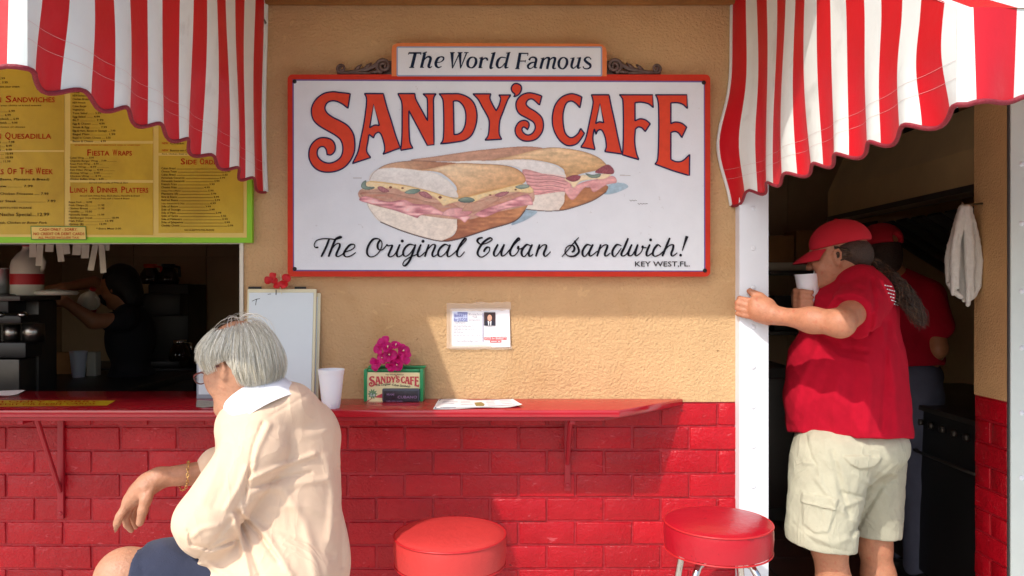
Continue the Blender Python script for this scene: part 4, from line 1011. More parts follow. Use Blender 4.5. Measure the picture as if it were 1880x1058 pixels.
# ------------------------------------------------------------------ things on and by the counter
def cup(name, label, px, py_base, d, hgt, rt, rb, group='white foam cups', tilt=None):
    b = P(px, py_base, d)
    m = MB()
    prof = [(0.0, 0.004), (rb * 0.92, 0.004), (rb * 0.95, 0.0), (rb, 0.003)]
    prof += [(rb + (rt - rb) * t, hgt * t) for t in (0.25, 0.5, 0.75, 0.855)]
    prof += [(rt * 0.955, hgt * 0.86), (rt * 0.975, hgt * 0.872), (rt * 0.995, hgt * 0.95), (rt * 1.02, hgt * 0.975), (rt * 1.03, hgt * 0.99), (rt * 1.01, hgt), (rt * 0.96, hgt * 0.99), (rt * 0.88, hgt * 0.72), (0.0, hgt * 0.72)]
    M_ = Matrix.Translation(b) if tilt is None else Matrix.Translation(b) @ tilt
    o = m.lathe(prof, 40, M_=M_, cap=False).build(name, 'foam', None, smooth=True)
    autosmooth(o, 50)
    return tag(o, label, 'cup', group)
def on_counter(px, py):          # distance of a counter-top pixel
    return D - F * (EH - CT) / (py - CY)
dcup = on_counter(608, 749)
cup('foam_cup', 'white foam cup on the counter beside the seated man', 608, 749, dcup, 0.131, 0.0435, 0.0295)

# napkin holder
dn = on_counter(722, 738)
nh = thing('napkin_holder', 'green napkin holder with cafe label standing on the counter', 'napkin holder', P(722, 738, dn))
a, b = P(667.5, 738, dn), P(777, 675, dn)
zb = CT + 0.0005
def hb(x0, x1, y0, y1, z0, z1, nm, mt, r=0.004): return autosmooth(MB().rbox(x0, x1, y0, y1, z0, z1, r).build(nm, mt, nh))
hb(a.x, a.x + 0.012, -dn, -dn + 0.055, zb, b.z - 0.006, 'side', 'holder_green'); hb(b.x - 0.013, b.x, -dn, -dn + 0.055, zb, b.z - 0.004, 'side', 'holder_green')
hb(a.x + 0.0125, b.x - 0.0135, -dn + 0.004, -dn + 0.055, b.z - 0.016, b.z - 0.006, 'top', 'holder_green')
hb(a.x + 0.0125, b.x - 0.0135, -dn + 0.006, -dn + 0.05, zb, b.z - 0.0165, 'body', 'holder_green', 0.003)
hb(a.x + 0.010, b.x + 0.004, -dn + 0.03, -dn + 0.07, b.z - 0.004, b.z + 0.0015, 'lid', 'holder_green', 0.002)
lx = lambda x: 660 + x / 7.554; ly = lambda y: 610 + y / 7.557
lab = lambda k_: (lambda x, y: P(x, y, dn - 0.0055 + 0.0005 * k_))
MB().poly([[(lx(112), ly(556)), (lx(845), ly(562)), (lx(838), ly(972)), (lx(92), ly(966))]], lab(0)).build('label_card', 'holder_label', nh, fix=False)
def small(fy):
    return lambda x, y: P(lx(130 + (x - 566) * 695 / 702), ly(612 + (y - 168) * fy), dn - 0.0045 + 0.0005)
draw_letters(nh, small(0.97), lambda x, y: P(lx(130 + (x - 566) * 695 / 702), ly(612 + (y - 168) * 0.97), dn - 0.0042 + 0.0006), mat('label_pink', srgb(208, 72, 84), 0.5), 'label_red', 2.0, 'label_letters', True)
m = MB(); put_text(m, 'The World Famous', lx(355), ly(598), 2.2, lab(3), width=34, shear=0.15)
scr = 'The Original Cuban Sandwich'
put_text(m, 'The Original', lx(222), ly(752), 4.0, lambda x, y: P(x, y - 0.10 * (x - lx(222)), dn - 0.004), width=27, shear=0.25)
put_text(m, 'Cuban Sandwich', lx(445), ly(742), 4.0, lambda x, y: P(x, y + 0.10 * (x - lx(445)), dn - 0.004), width=34, shear=0.25)
m.build('label_print', 'sign_ink', nh, fix=False)
st = []
for i in range(20):
    r1 = 72 if i % 2 == 0 else 42; an = i * math.pi / 10
    st.append((lx(182 + r1 * math.cos(an)), ly(858 + r1 * 1.05 * math.sin(an))))
MB().poly([st], lab(2)).build('starburst', mat('label_sage', srgb(110, 154, 110), 0.5), nh, fix=False)
m = MB(); put_text(m, 'La', lx(146), ly(888), 6, lab(4), width=9, shear=0.2); m.build('starburst_print', 'paper', nh, fix=False)
MB().poly([[(lx(92), ly(960)), (lx(250), ly(880)), (lx(320), ly(850)), (lx(320), ly(915)), (lx(200), ly(905)), (lx(120), ly(962))]], lab(1)).build('label_stripe', 'label_pink', nh, fix=False)
w0 = P(lx(318), ly(970), dn); w1 = P(lx(838), ly(778), dn)
hb(w0.x, w1.x, -dn - 0.010, -dn + 0.004, zb, w1.z, 'dispenser_frame', mat('holder_slate', srgb(70, 74, 88), 0.4), 0.006)
hb(w0.x + 0.006, w1.x - 0.006, -dn - 0.012, -dn - 0.0102, zb + 0.002, w1.z - 0.008, 'dispenser_window', 'holder_window', 0.0008)
m = MB(); put_text(m, 'MIAMI', lx(375), ly(880), 4, on(dn + 0.0126), width=14); put_text(m, 'CUBANO', lx(525), ly(920), 5, on(dn + 0.0126), width=36); put_text(m, 'cafe con leche', lx(370), ly(965), 2.4, on(dn + 0.0126), width=30)
m.build('window_print', mat('label_mauve', srgb(150, 120, 160), 0.5), nh, fix=False)

# bougainvillea sprig: papery bracts in threes
fl = thing('bougainvillea_sprig', 'magenta bougainvillea sprig stuck on top of the napkin holder', 'flower', P(715, 676, dn))
r_ = random.Random(11)
def bract_cluster(c, size, nrm, par, mname='bougainvillea', nb=3, a0=0.0, cent=True):
    nrm = Vector(nrm).normalized(); u = nrm.orthogonal().normalized(); w_ = nrm.cross(u); m = MB()
    for kx in range(nb):
        an = a0 + 2 * math.pi * kx / nb + r_.uniform(-.25, .25)
        ax_ = u * math.cos(an) + w_ * math.sin(an); bx_ = nrm.cross(ax_)
        rowsN, colsN = 6, 5; base = len(m.v); vs = []; fs = []
        for i in range(rowsN + 1):
            t = i / rowsN; wd = size * 0.62 * math.sin(math.pi * min(1, t * 0.86 + 0.14)) ** 0.7
            for j in range(colsN + 1):
                s_ = j / colsN * 2 - 1
                lift = size * (0.42 * math.sin(t * 2.2) - 0.25 * t * t) + size * 0.16 * s_ * s_ + r_.uniform(-1, 1) * size * 0.045
                vs.append(Vector(c) + ax_ * (size * 1.05 * t) + bx_ * (wd * s_) + nrm * lift)
        for i in range(rowsN):
            for j in range(colsN):
                a_ = i * (colsN + 1) + j; fs.append((a_, a_ + 1, a_ + colsN + 2, a_ + colsN + 1))
        m.add(vs, fs, 0)
    o = m.build('bract_cluster', mname, par, smooth=True, fix=False)
    if cent:
        mm_ = MB(); p0 = Vector(c) + nrm * size * 0.1
        mm_.tube([p0, p0 + nrm * size * 0.5], [size * 0.06, size * 0.10], 6); mm_.build('floret', 'flower_centre', o, smooth=True)
    return o
for (px, py, sz, n_) in ((706, 630, 0.032, (-.2, -1, .5)), (697, 641, 0.028, (-.5, -1, .2)), (716, 652, 0.036, (0, -1, .2)), (738, 645, 0.034, (.6, -1, .3)), (743, 656, 0.032, (.7, -.8, -.1)), (692, 668, 0.033, (-.5, -1, -.1)),
                        (728, 668, 0.033, (.2, -1, -.2)), (712, 640, 0.030, (.1, -.8, .8)), (726, 636, 0.026, (.3, -.6, .8)), (704, 657, 0.028, (-.3, -.9, .1)), (718, 672, 0.026, (-.1, -1, -.6)), (733, 660, 0.028, (.4, -.9, .4))):
    bract_cluster(P(px, py, dn + 0.012 + r_.uniform(-.012, .02)), sz * 0.80, n_, fl, a0=r_.uniform(0, 2), cent=r_.random() < .6)
MB().tube([P(716, 684, dn + 0.004), P(712, 668, dn + 0.012), P(714, 645, dn + 0.008)], 0.0018, 6).build('stem', 'stem_green', fl, smooth=True)
MB().tube([P(727, 684, dn - 0.01), P(734, 672, dn), P(738, 655, dn + 0.004)], 0.0015, 6).build('stem', 'stem_green', fl, smooth=True)

# printed flyer lying on the counter
def flat_sheet(name, label, cat, corners, mname, lift, curl=0.0, n=14, thick=0.0008):
    """quad of counter-top pixels, bowed a little"""
    cs = [P(px, py, on_counter(px, py)) for px, py in corners]
    m = MB(); vs = []; fs = []
    for i in range(n + 1):
        for j in range(n // 2 + 1):
            u, v = i / n, j / (n // 2)
            q = cs[0].lerp(cs[1], u).lerp(cs[3].lerp(cs[2], u), v)
            q.z = CT + lift + curl * (max(0, u - 0.72) / 0.28) ** 2 * (0.3 + 0.7 * v) + 0.0016 * (1 + math.sin(u * 9 + v * 3)) * (1 if curl else 0.2)
            vs.append(q)
    st_ = n // 2 + 1
    for i in range(n):
        for j in range(n // 2):
            a_ = i * st_ + j; fs.append((a_, a_ + 1, a_ + st_ + 1, a_ + st_))
    m.add(vs, fs); o = m.build(name, mname, None, smooth=True, fix=False)
    tag(o, label, cat)
    return o, cs
fo, fc = flat_sheet('paper_flyer', 'curled white printed flyer lying on the counter right of the napkin holder', 'flyer', [(806, 734.5), (942, 736), (959, 749), (795, 753)], 'paper', 0.0012, 0.010)
def onsheet(cs, lift, curl):
    def fn(u, v):
        q = cs[0].lerp(cs[1], u).lerp(cs[3].lerp(cs[2], u), v)
        q.z = CT + lift + curl * (max(0, u - 0.72) / 0.28) ** 2 * (0.3 + 0.7 * v) + 0.0016 * (1 + math.sin(u * 9 + v * 3)) + 0.0006
        return q
    return fn
fs_ = onsheet(fc, 0.0012, 0.010)
m = MB()
for (u0, v0, u1, wd) in ((.07, .12, .2, .06), (.07, .3, .26, .05), (.07, .45, .22, .05), (.07, .85, .25, .06), (.3, .2, .42, .04), (.3, .35, .42, .04), (.3, .55, .45, .04), (.62, .2, .74, .05), (.62, .4, .72, .05), (.62, .62, .72, .05), (.8, .2, .94, .04), (.8, .4, .93, .04), (.8, .6, .93, .04), (.62, .8, .94, .03)):
    m.ribbon([(u0, v0), ((u0 + u1) / 2, v0), (u1, v0)], wd * 0.6, fs_)
tag(m.build('flyer_print', mat('print_slate', srgb(120, 124, 146), 0.6), fo, fix=False), None, kind='stuff')
m = MB(); m.poly([[(.47, .35), (.56, .3), (.59, .6), (.57, .85), (.48, .8)]], fs_); m.build('flyer_picture', mat('print_olive', srgb(150, 130, 74), 0.6), fo, fix=False)
m = MB(); m.ribbon([(.02, .03), (.5, .03), (.98, .03)], .025, fs_); m.ribbon([(.02, .03), (.02, .97)], .012, fs_); m.ribbon([(.02, .96), (.5, .96), (.95, .96)], .03, fs_); m.build('flyer_border', mat('print_border', srgb(84, 92, 130), 0.6), fo, fix=False)
# yellow notice stuck on the counter, white sheet at the window, papers by the man's face
yo, yc = flat_sheet('counter_decal', 'yellow notice stuck flat on the counter at the serving window', 'sticker', [(-70, 735.5), (212, 736), (196, 745), (-70, 748)], 'decal_yellow', 0.0006)
def ys(u, v):
    q = yc[0].lerp(yc[1], u).lerp(yc[3].lerp(yc[2], u), v); q.z = CT + 0.0042; return q
m = MB(); put_text(m, 'CASH ONLY - SORRY', 0.05, 0.52, .30, ys, width=.86); put_text(m, 'NO CREDIT OR DEBIT CARDS', 0.05, 0.92, .26, ys, width=.86)
m.build('decal_print', 'print_red', yo, fix=False)
flat_sheet('paper_sheet', 'white paper sheet lying on the window sill at the left edge', 'paper', [(-60, 718), (47, 718.5), (30, 727), (-60, 730)], 'paper', 0.0010, 0.004)
flat_sheet('paper_sheet', 'folded grey printed paper on the counter in front of the small white panel', 'paper', [(361, 737), (420, 737), (432, 748), (360, 749)], mat('newsprint', srgb(170, 170, 160), 0.7, var=0.25, vs=60), 0.0012, 0.003)
sp_ = thing('display_panel', 'small white panel in a grey frame standing behind the seated man', 'display panel', P(385, 735, 0.0))
x0_, x1_ = P(362, 0, 0).x, P(424, 0, 0).x; zt_ = P(0, 655, 0).z
autosmooth(MB().rbox(x0_, x1_, -0.006, 0.006, CT + 0.0005, zt_, 0.002).build('frame', mat('frame_grey', srgb(150, 158, 168), 0.4), sp_))
MB().rbox(x0_ + 0.008, x1_ - 0.006, -0.0085, -0.0062, CT + 0.016, zt_ - 0.006, 0.001).build('panel', 'board_white', sp_)

# dry-erase boards leaning on the wall, with tape and red bow
def board(name, label, px0, px1, pyt, dbase, dtop, skew):
    root = thing(name, label, 'whiteboard', P((px0 + px1) / 2, 738, dbase), 'dry erase boards')
    zt = P(0, pyt, dtop).z; x0 = P(px0, 0, dtop).x; x1 = P(px1, 0, dtop).x
    h_ = zt - CT; ang = math.atan2(dbase - dtop, h_)
    M_ = Matrix.Translation((x0, -dbase, CT + 0.001)) @ Matrix.Rotation(-ang, 4, 'X') @ Matrix.Rotation(skew, 4, 'Y')
    W_ = x1 - x0; H_ = h_ / math.cos(ang)
    o = autosmooth(MB().rbox(0, W_, 0, 0.010, 0, H_, 0.0045, M_=M_).build('frame', 'board_cream', root))
    MB().rbox(0.008, W_ - 0.010, -0.0022, 0.0005, 0.008, H_ - 0.014, 0.001, M_=M_).build('panel', 'board_white', root)
    return root, M_, W_, H_
br1, Mb, Wb, Hb = board('whiteboard', 'front dry erase board leaning on the wall above the seated man', 454, 581, 531, 0.062, 0.026, 0)
br2, *_r = board('whiteboard', 'second dry erase board peeking out behind the front one at right', 470, 588, 538, 0.040, 0.010, 0.004)
m = MB()
for pts in ([(0.020, -0.045), (0.035, -0.038), (0.048, -0.036)], [(0.036, -0.038), (0.034, -0.050), (0.033, -0.060)], [(0.076, -0.020), (0.088, -0.019)]):
    m.tube([Mb @ Vector((x, -0.0028, Hb + z)) for x, z in pts], 0.0009, 5)
m.tube([Mb @ Vector((0.106, -0.003, Hb - 0.004)), Mb @ Vector((0.106, -0.003, Hb - 0.022))], 0.0014, 5)
m.build('marker_scribble', 'sign_ink', br1)
for (x0_, x1_) in ((456, 480), (541, 562)):
    o = MB().rbox(P(x0_, 0, .004).x, P(x1_, 0, .004).x, -0.006, -0.001, P(0, 536, .004).z, P(0, 526.5, .004).z, 0.001).build('black_tape', 'tape_black', None)
    tag(o, 'black tape strip on the wall above the whiteboard, ' + ('left one' if x0_ < 500 else 'right one'), 'tape', 'black tape strips')
bow = thing('red_bow', 'small red cloth bow tied over the whiteboard', 'bow', P(512, 526, 0.03))
for (px, py, sz, n_, a0) in ((499, 513, .026, (-.2, -1, .2), 3.0), (523, 517, .028, (.2, -1, .2), 0.2), (507, 520, .022, (0, -1, .1), 4.2)):
    bract_cluster(P(px, py, 0.034), sz, n_, bow, 'ribbon_red', nb=2, a0=a0, cent=False)
MB().tube([P(515, 504, 0.024), P(516, 512, 0.036), P(514, 522, 0.04), P(517, 540, 0.034)], 0.0012, 5).build('string', 'board_cream', bow)

# ------------------------------------------------------------------ bar stools
def make_stool():
    root = thing('bar_stool', 'x', 'bar stool')
    R_ = 0.1675
    prof = [(0.0, 0.0), (R_ * 0.6, 0.0005), (R_ * 0.9, 0.002), (R_ * 0.985, 0.006), (R_ * 0.99, 0.020), (R_ * 1.005, 0.045), (R_ * 1.0, 0.070), (R_ * 0.985, 0.0845)]
    body = [(r, z - 0.086) for r, z in prof]
    autosmooth(MB().lathe(body, 56, cap=False).build('seat', 'stool_vinyl', root, smooth=True), 60)
    top = [(R_ * 0.985, -0.0010), (R_ * 0.965, 0.002), (R_ * 0.85, 0.008), (R_ * 0.55, 0.0135), (R_ * 0.2, 0.0155), (0.0, 0.0158)]
    MB().lathe(top, 56, cap=False).build('seat_top', 'stool_vinyl', root, smooth=True)
    MB().tube([(R_ * 0.992 * math.cos(t * math.pi / 28), R_ * 0.992 * math.sin(t * math.pi / 28), -0.001) for t in range(56)], 0.0032, 6, closed=True).build('piping', 'stool_piping', root, smooth=True)
    MB().tube([(R_ * 0.985 * math.cos(t * math.pi / 28), R_ * 0.985 * math.sin(t * math.pi / 28), -0.0845) for t in range(56)], 0.0028, 6, closed=True).build('piping', 'stool_piping', root, smooth=True)
    MB().lathe([(0.11, -0.096), (0.11, -0.0865), (0.0, -0.0865)], 24, cap=False).build('swivel_plate', 'dark_steel', root)
    for kx in range(4):
        an = math.radians(45 + 90 * kx); c_, s_ = math.cos(an), math.sin(an)
        pts = [(0.045, -0.102), (0.085, -0.104), (0.115, -0.112), (0.132, -0.135), (0.145, -0.20), (0.19, -0.48), (0.225, -0.765)]
        MB().tube([(r * c_, r * s_, z) for r, z in pts], 0.0115, 10).build('leg', 'chrome', root, smooth=True)
    for rr, z in ((0.186, -0.47),):
        MB().tube([(rr * math.cos(t * math.pi / 20), rr * math.sin(t * math.pi / 20), z) for t in range(40)], 0.010, 8, closed=True).build('foot_ring', 'chrome', root, smooth=True)
    return root
stool0 = make_stool()
def copy_tree(o, parent=None):
    c = o.copy(); COL.objects.link(c); c.parent = parent
    for ch in list(o.children): copy_tree(ch, c)
    return c
SEAT = 0.765
def stool_at(root, px, py_centre, loc, label, rz):
    root.location = loc; root.rotation_euler = (0, 0, rz); root['label'] = label; root['group'] = 'round red vinyl bar stools'
s1 = P(826.5, 990, 0.52); s2 = P(1318, 957, 0.40)
st2 = copy_tree(stool0); st3 = copy_tree(stool0)
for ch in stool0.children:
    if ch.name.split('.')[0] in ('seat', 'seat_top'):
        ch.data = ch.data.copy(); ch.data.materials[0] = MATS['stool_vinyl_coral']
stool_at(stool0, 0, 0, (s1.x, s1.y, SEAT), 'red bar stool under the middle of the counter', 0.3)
stool_at(st2, 0, 0, (s2.x, s2.y, SEAT), 'red bar stool beside the white door post', 0.0)
stool_at(st3, 0, 0, (P(512, 0, 0.76).x, -0.76, SEAT), 'red bar stool under the seated man', 0.5)

# ------------------------------------------------------------------ kitchen things seen through the window
KC = 0.985
kc = thing('kitchen_counter', 'dark kitchen counter seen through the serving window', 'counter', (-2.6, 1.2, 0))
autosmooth(MB().rbox(-3.55, -1.98, 0.50, 1.95, 0.04, KC - 0.04, 0.01).build('cabinet', 'dark_steel', kc)); autosmooth(MB().rbox(-3.55, -1.95, 0.48, 1.97, KC - 0.0395, KC, 0.006).build('worktop', 'black_plastic', kc))
em = thing('coffee_machine', 'dark espresso machine with steel cups inside the serving window', 'coffee machine', (-2.35, 0.95, KC))
E = lambda px, py, y: P(px, py, -y)
ex0, ex1 = -2.95, -2.245
autosmooth(MB().rbox(ex0, ex1 - 0.02, 0.85, 1.0, KC + 0.0005, 1.44, 0.012).build('body', 'dark_steel', em))
autosmooth(MB().rbox(ex0, ex1, 0.72, 0.849, E(0, 655, .8).z, E(0, 627, .8).z, 0.01).build('drip_tray', 'black_plastic', em))
autosmooth(MB().rbox(ex0, ex1 - 0.08, 0.72, 0.849, E(0, 575, .8).z, E(0, 540, .8).z, 0.01).build('head_unit', 'black_plastic', em))
autosmooth(MB().rbox(ex0, ex1 - 0.01, 0.70, 0.849, E(0, 592, .8).z, E(0, 578, .8).z, 0.008).build('cup_shelf', 'black_plastic', em))
autosmooth(MB().rbox(ex0, ex1 - 0.03, 0.72, 0.849, KC + 0.0005, E(0, 657, .8).z, 0.01).build('base', 'dark_steel', em))
for (px, r, h_) in ((62, .045, .085), (22, .034, .08), (-14, .034, .08)):
    p_ = E(px, 624, .78); MB().lathe([(0.0, 0.001), (r, 0.001), (r * 1.02, h_ * .5), (r, h_), (r * .9, h_), (0.0, h_ * .9)], 24, c=(p_.x, p_.y, E(0, 627, .8).z), cap=False).build('steel_pitcher', 'steel', em, smooth=True)
for (px, py) in ((42, 577), (0, 577)):
    p_ = E(px, py, .705); MB().lathe([(0.0, -0.012), (0.02, -0.012), (0.022, 0.0), (0.012, 0.012), (0.0, 0.012)], 16, c=(p_.x, p_.y, p_.z), cap=False).build('group_head', 'chrome', em, smooth=True)
autosmooth(MB().rbox(ex0, ex1, 0.68, 1.0, 1.4405, 1.465, 0.008).build('top_tray', 'dark_steel', em))
sp = E(8, 531, .9); o = MB().lathe([(0.0, 0.0), (0.062, 0.0), (0.064, 0.01), (0.064, 0.125), (0.068, 0.130), (0.06, 0.132), (0.0, 0.125)], 28, c=(sp.x, sp.y, 1.4655), cap=False).build('steel_pot', 'steel', None, smooth=True)
tag(o, 'polished steel pot left of the milk jug inside the window', 'pot')
def jug(label, M_, sc):
    root = thing('milk_jug', label, 'jug', M_.translation, group='plastic milk jugs')
    pr = [(0.0, 0.0), (0.070, 0.0), (0.076, 0.008), (0.076, 0.15), (0.070, 0.18), (0.045, 0.215), (0.026, 0.232), (0.022, 0.245), (0.022, 0.252), (0.0, 0.252)]
    q = MB().lathe([(r * sc, z * sc) for r, z in pr], 20, M_=M_, cap=False); autosmooth(q.build('bottle', 'jug_plastic', root, smooth=True), 50)
    MB().lathe([(0.0775 * sc, 0.055 * sc), (0.0775 * sc, 0.110 * sc)], 20, M_=M_, cap=False).build('label_band', 'label_red', root, smooth=True)
    MB().lathe([(0.0, .272 * sc), (0.022 * sc, .271 * sc), (0.024 * sc, .2525 * sc), (0.0, .2525 * sc)][::-1], 16, M_=M_, cap=False).build('cap', 'label_red', root, smooth=True)
    MB().tube([M_ @ Vector((x * sc, 0, z * sc)) for x, z in ((0.04, 0.222), (0.072, 0.205), (0.088, 0.17), (0.082, 0.14), (0.07, 0.13))], 0.011 * sc, 8).build('handle', 'jug_plastic', root, smooth=True)
jp = E(50, 534, .84); jug('white milk jug with red label standing on the coffee machine', Matrix.Translation((jp.x, jp.y, 1.4655)) , 0.92)
j2 = E(152, 582, 1.62); jug('tilted white milk jug with red label held by the kitchen worker', Matrix.Translation(j2) @ Matrix.Rotation(math.radians(28), 4, 'Y') @ Matrix.Rotation(math.radians(15), 4, 'X'), 0.72)
o = MB().lathe([(0.0, 0), (0.09, 0.0), (0.10, 0.012), (0.09, 0.02), (0.0, 0.03)], 24, c=(E(76, 0, .8).x, 0.88, 1.466), cap=False); o = o.build('pot_lid', 'jug_plastic', None, smooth=True); tag(o, 'pale round lid on the coffee machine right of the milk jug', 'lid'); o.location.x += 0.02
# order tickets clipped to a rail
tk = thing('ticket_rail', 'metal rail of paper order tickets hanging at the top of the serving window', 'ticket rail', E(120, 449, .6))
ra, rb_ = E(-30, 449, .6), E(205, 450, .6)
autosmooth(MB().rbox(ra.x, rb_.x, 0.592, 0.612, ra.z - 0.004, ra.z + 0.022, 0.003).build('rail', 'dark_steel', tk))
MB().tube([(ra.x + .05, .602, ra.z + .02), (ra.x + .05, .602, 2.75)], .006, 6).build('hanger_rod', 'dark_steel', tk); MB().tube([(rb_.x - .03, .602, ra.z + .02), (rb_.x - .03, .602, 2.75)], .006, 6).build('hanger_rod', 'dark_steel', tk)
for (px, w_, l_, rot) in ((62, 13, 24, .0), (76, 12, 40, .0), (92, 15, 14, .02), (109, 12, 32, -.12), (122, 12, 18, -.1), (143, 16, 20, .03), (158, 14, 26, -.02), (176, 11, 50, .05), (188, 11, 54, -.16), (196, 12, 12, 0)):
    a_ = E(px, 450, .588)
    M_ = Matrix.Translation((a_.x, .588 - rng.uniform(0, .01), ra.z)) @ Matrix.Rotation(rot, 4, 'Y') @ Matrix.Rotation(rng.uniform(-.25, .05), 4, 'X')
    MB().rbox(-w_ * .00121, w_ * .00121, -0.0006, 0.0006, -l_ * .00243, 0.012, 0.0003, M_=M_).build('ticket', 'ticket', tk)
cp = E(144, 684, 1.6)
o = cup('foam_cup', 'white foam cup on the dark kitchen counter inside the window', 144, 684, -1.6, 0.150, 0.047, 0.033); o.location.z += KC - cp.z + 0.0005
for (px, py, w_, h_, y, lab, mt) in ((172, 684, .055, .14, 1.68, 'cream carton behind the foam cup inside the window', 'ticket'), (122, 690, .09, .13, 1.78, 'brown cardboard box on the kitchen counter left of the foam cup', 'cardboard')):
    a_ = E(px, py, y); o = autosmooth(MB().rbox(a_.x - w_ / 2, a_.x + w_ / 2, y - .03, y + .03, KC + .0005, KC + h_, .004).build('carton', mt)); tag(o, lab, 'carton', 'cartons on the kitchen counter')
# coffee brewer with glass pots near the back wall
sh = thing('back_counter', 'dark low counter along the back wall of the kitchen', 'counter', (-1.6, 3.0, 0))
autosmooth(MB().rbox(-3.5, -0.55, 2.72, 3.28, 0.04, 0.88, .01).build('cabinet', 'dark_steel', sh)); autosmooth(MB().rbox(-3.52, -0.53, 2.70, 3.285, .8805, .92, .006).build('worktop', 'black_plastic', sh))
bw_ = thing('coffee_brewer', 'black coffee brewer with glass pots against the back kitchen wall', 'coffee brewer', (-2.5, 3.0, .92))
bx = E(318, 0, 2.9).x
autosmooth(MB().rbox(bx - .17, bx + .13, 2.86, 3.2, .9205, 1.53, .012).build('body', 'black_plastic', bw_)); autosmooth(MB().rbox(bx - .17, bx + .13, 2.72, 2.859, 1.30, 1.46, .012).build('brew_head', 'black_plastic', bw_)); autosmooth(MB().rbox(bx - .17, bx + .13, 2.71, 2.859, .9205, .97, .008).build('base_tray', 'black_plastic', bw_))
def pot(px, y, z, lab, hm):
    c_ = (E(px, 0, y).x, y, z); root = thing('coffee_pot', lab, 'coffee pot', c_, group='glass coffee pots')
    MB().lathe([(0.0, 0), (.07, 0), (.078, .03), (.07, .075), (.045, .115), (.04, .125), (0.0, .12)], 20, c=c_, cap=False).build('glass_bowl', 'coffee_glass', root, smooth=True)
    MB().lathe([(.041, .118), (.046, .128), (.048, .150), (.0, .152)], 20, c=c_, cap=False).build('collar', hm, root, smooth=True)
    MB().tube([(c_[0] + .045, y - .02, z + .135), (c_[0] + .10, y - .04, z + .125), (c_[0] + .105, y - .045, z + .05)], .010, 8).build('handle', hm, root, smooth=True)
pot(276, 2.95, 1.5305, 'coffee pot with orange collar on the brewer at the back', 'orange_plastic'); pot(309, 2.95, 1.5305, 'coffee pot with black collar on top of the brewer', 'black_plastic'); pot(330, 2.78, .9705, 'coffee pot on the lower tray of the brewer', 'chrome')

# ------------------------------------------------------------------ kitchen things seen through the doorway
hd_ = thing('range_hood', 'long brass coloured steel range hood above the stove', 'range hood', (2.3, 1.1, 1.93))
hx = 1.93
m = MB(); prof = [(hx, 1.935), (hx, 2.085), (hx + .10, 2.30), (KX1 - .002, 2.30), (KX1 - .002, 1.935)]
for y in (0.36, 1.86): m.v += [(x, y, z) for x, z in prof]
m.f = [(0, 1, 6, 5), (1, 2, 7, 6), (2, 3, 8, 7), (3, 4, 9, 8), (0, 1, 2, 3, 4)[::-1], (5, 6, 7, 8, 9)]; m.m = [0] * 6
m.build('canopy', 'hood_steel', hd_)
autosmooth(MB().rbox(hx - .008, hx + .02, 0.37, 1.85, 1.885, 1.934, .004).build('lip', 'dark_steel', hd_)); autosmooth(MB().rbox(hx - .012, hx - .0085, 0.37, 1.85, 1.885, 1.905, .001).build('lip_strip', 'steel', hd_))
for i in range(9):
    y = 0.42 + i * .16
    M_ = Matrix.Translation((2.42, y, 1.72)) @ Matrix.Rotation(math.radians(32), 4, 'Y')
    autosmooth(MB().rbox(-.30, .30, 0, .12, -.008, .008, .003, M_=M_).build('grease_filter', 'dark_steel', hd_))
sv = thing('stove', 'black commercial stove under the range hood', 'stove', (2.35, 1.1, 0))
autosmooth(MB().rbox(2.02, KX1 - .01, .42, 1.02, .10, .90, .01).build('body', 'black_plastic', sv)); autosmooth(MB().rbox(2.00, KX1 - .01, .40, 1.82, .9005, .925, .004).build('cooktop', 'dark_steel', sv)); autosmooth(MB().rbox(2.02, KX1 - .01, 1.03, 1.80, .10, .90, .01).build('body', 'dark_steel', sv))
for i in range(6):
    y = .48 + i * .095; MB().lathe([(0, 0), (.018, 0), (.016, .02), (0, .022)], 12, M_=Matrix.Translation((2.0195, y, .84)) @ Matrix.Rotation(math.radians(-90), 4, 'Y'), cap=False).build('knob', 'dark_steel', sv, smooth=True)
MB().tube([(2.0195, .47, .70), (1.985, .48, .70), (1.985, .96, .70), (2.0195, .97, .70)], .008, 8).build('oven_handle', 'dark_steel', sv, smooth=True)
for (x, y) in ((2.06, .46), (2.06, 1.76), (2.68, .46), (2.68, 1.76)): MB().tube([(x, y, .002), (x, y, .10)], .02, 8).build('leg', 'dark_steel', sv)
o = autosmooth(MB().rbox(2.06, 2.40, .42, .72, 2.301, 2.47, .004).build('cardboard_box', 'cardboard')); tag(o, 'brown cardboard box on top of the range hood', 'box')
o = MB().lathe([(0, 0), (.15, 0), (.155, .01), (.155, .17), (.162, .175), (.15, .18), (0, .17)], 28, c=(2.25, 1.25, 2.301), cap=False).build('stock_pot', 'black_plastic', None, smooth=True); tag(o, 'black stock pot standing on the range hood', 'pot')
sf = thing('wall_shelf', 'dark shelf of boxes on the back wall inside the doorway', 'shelf', (2.2, 3.1, 1.5))
autosmooth(MB().rbox(1.85, 2.72, 2.86, 3.28, 1.60, 1.63, .004).build('board', 'dark_steel', sf)); autosmooth(MB().rbox(1.85, 2.72, 2.86, 3.28, 1.15, 1.18, .004).build('board', 'dark_steel', sf))
for x in (1.86, 2.71): autosmooth(MB().rbox(x - .01, x + .01, 2.87, 3.27, .0085, 2.0, .003).build('upright', 'dark_steel', sf))
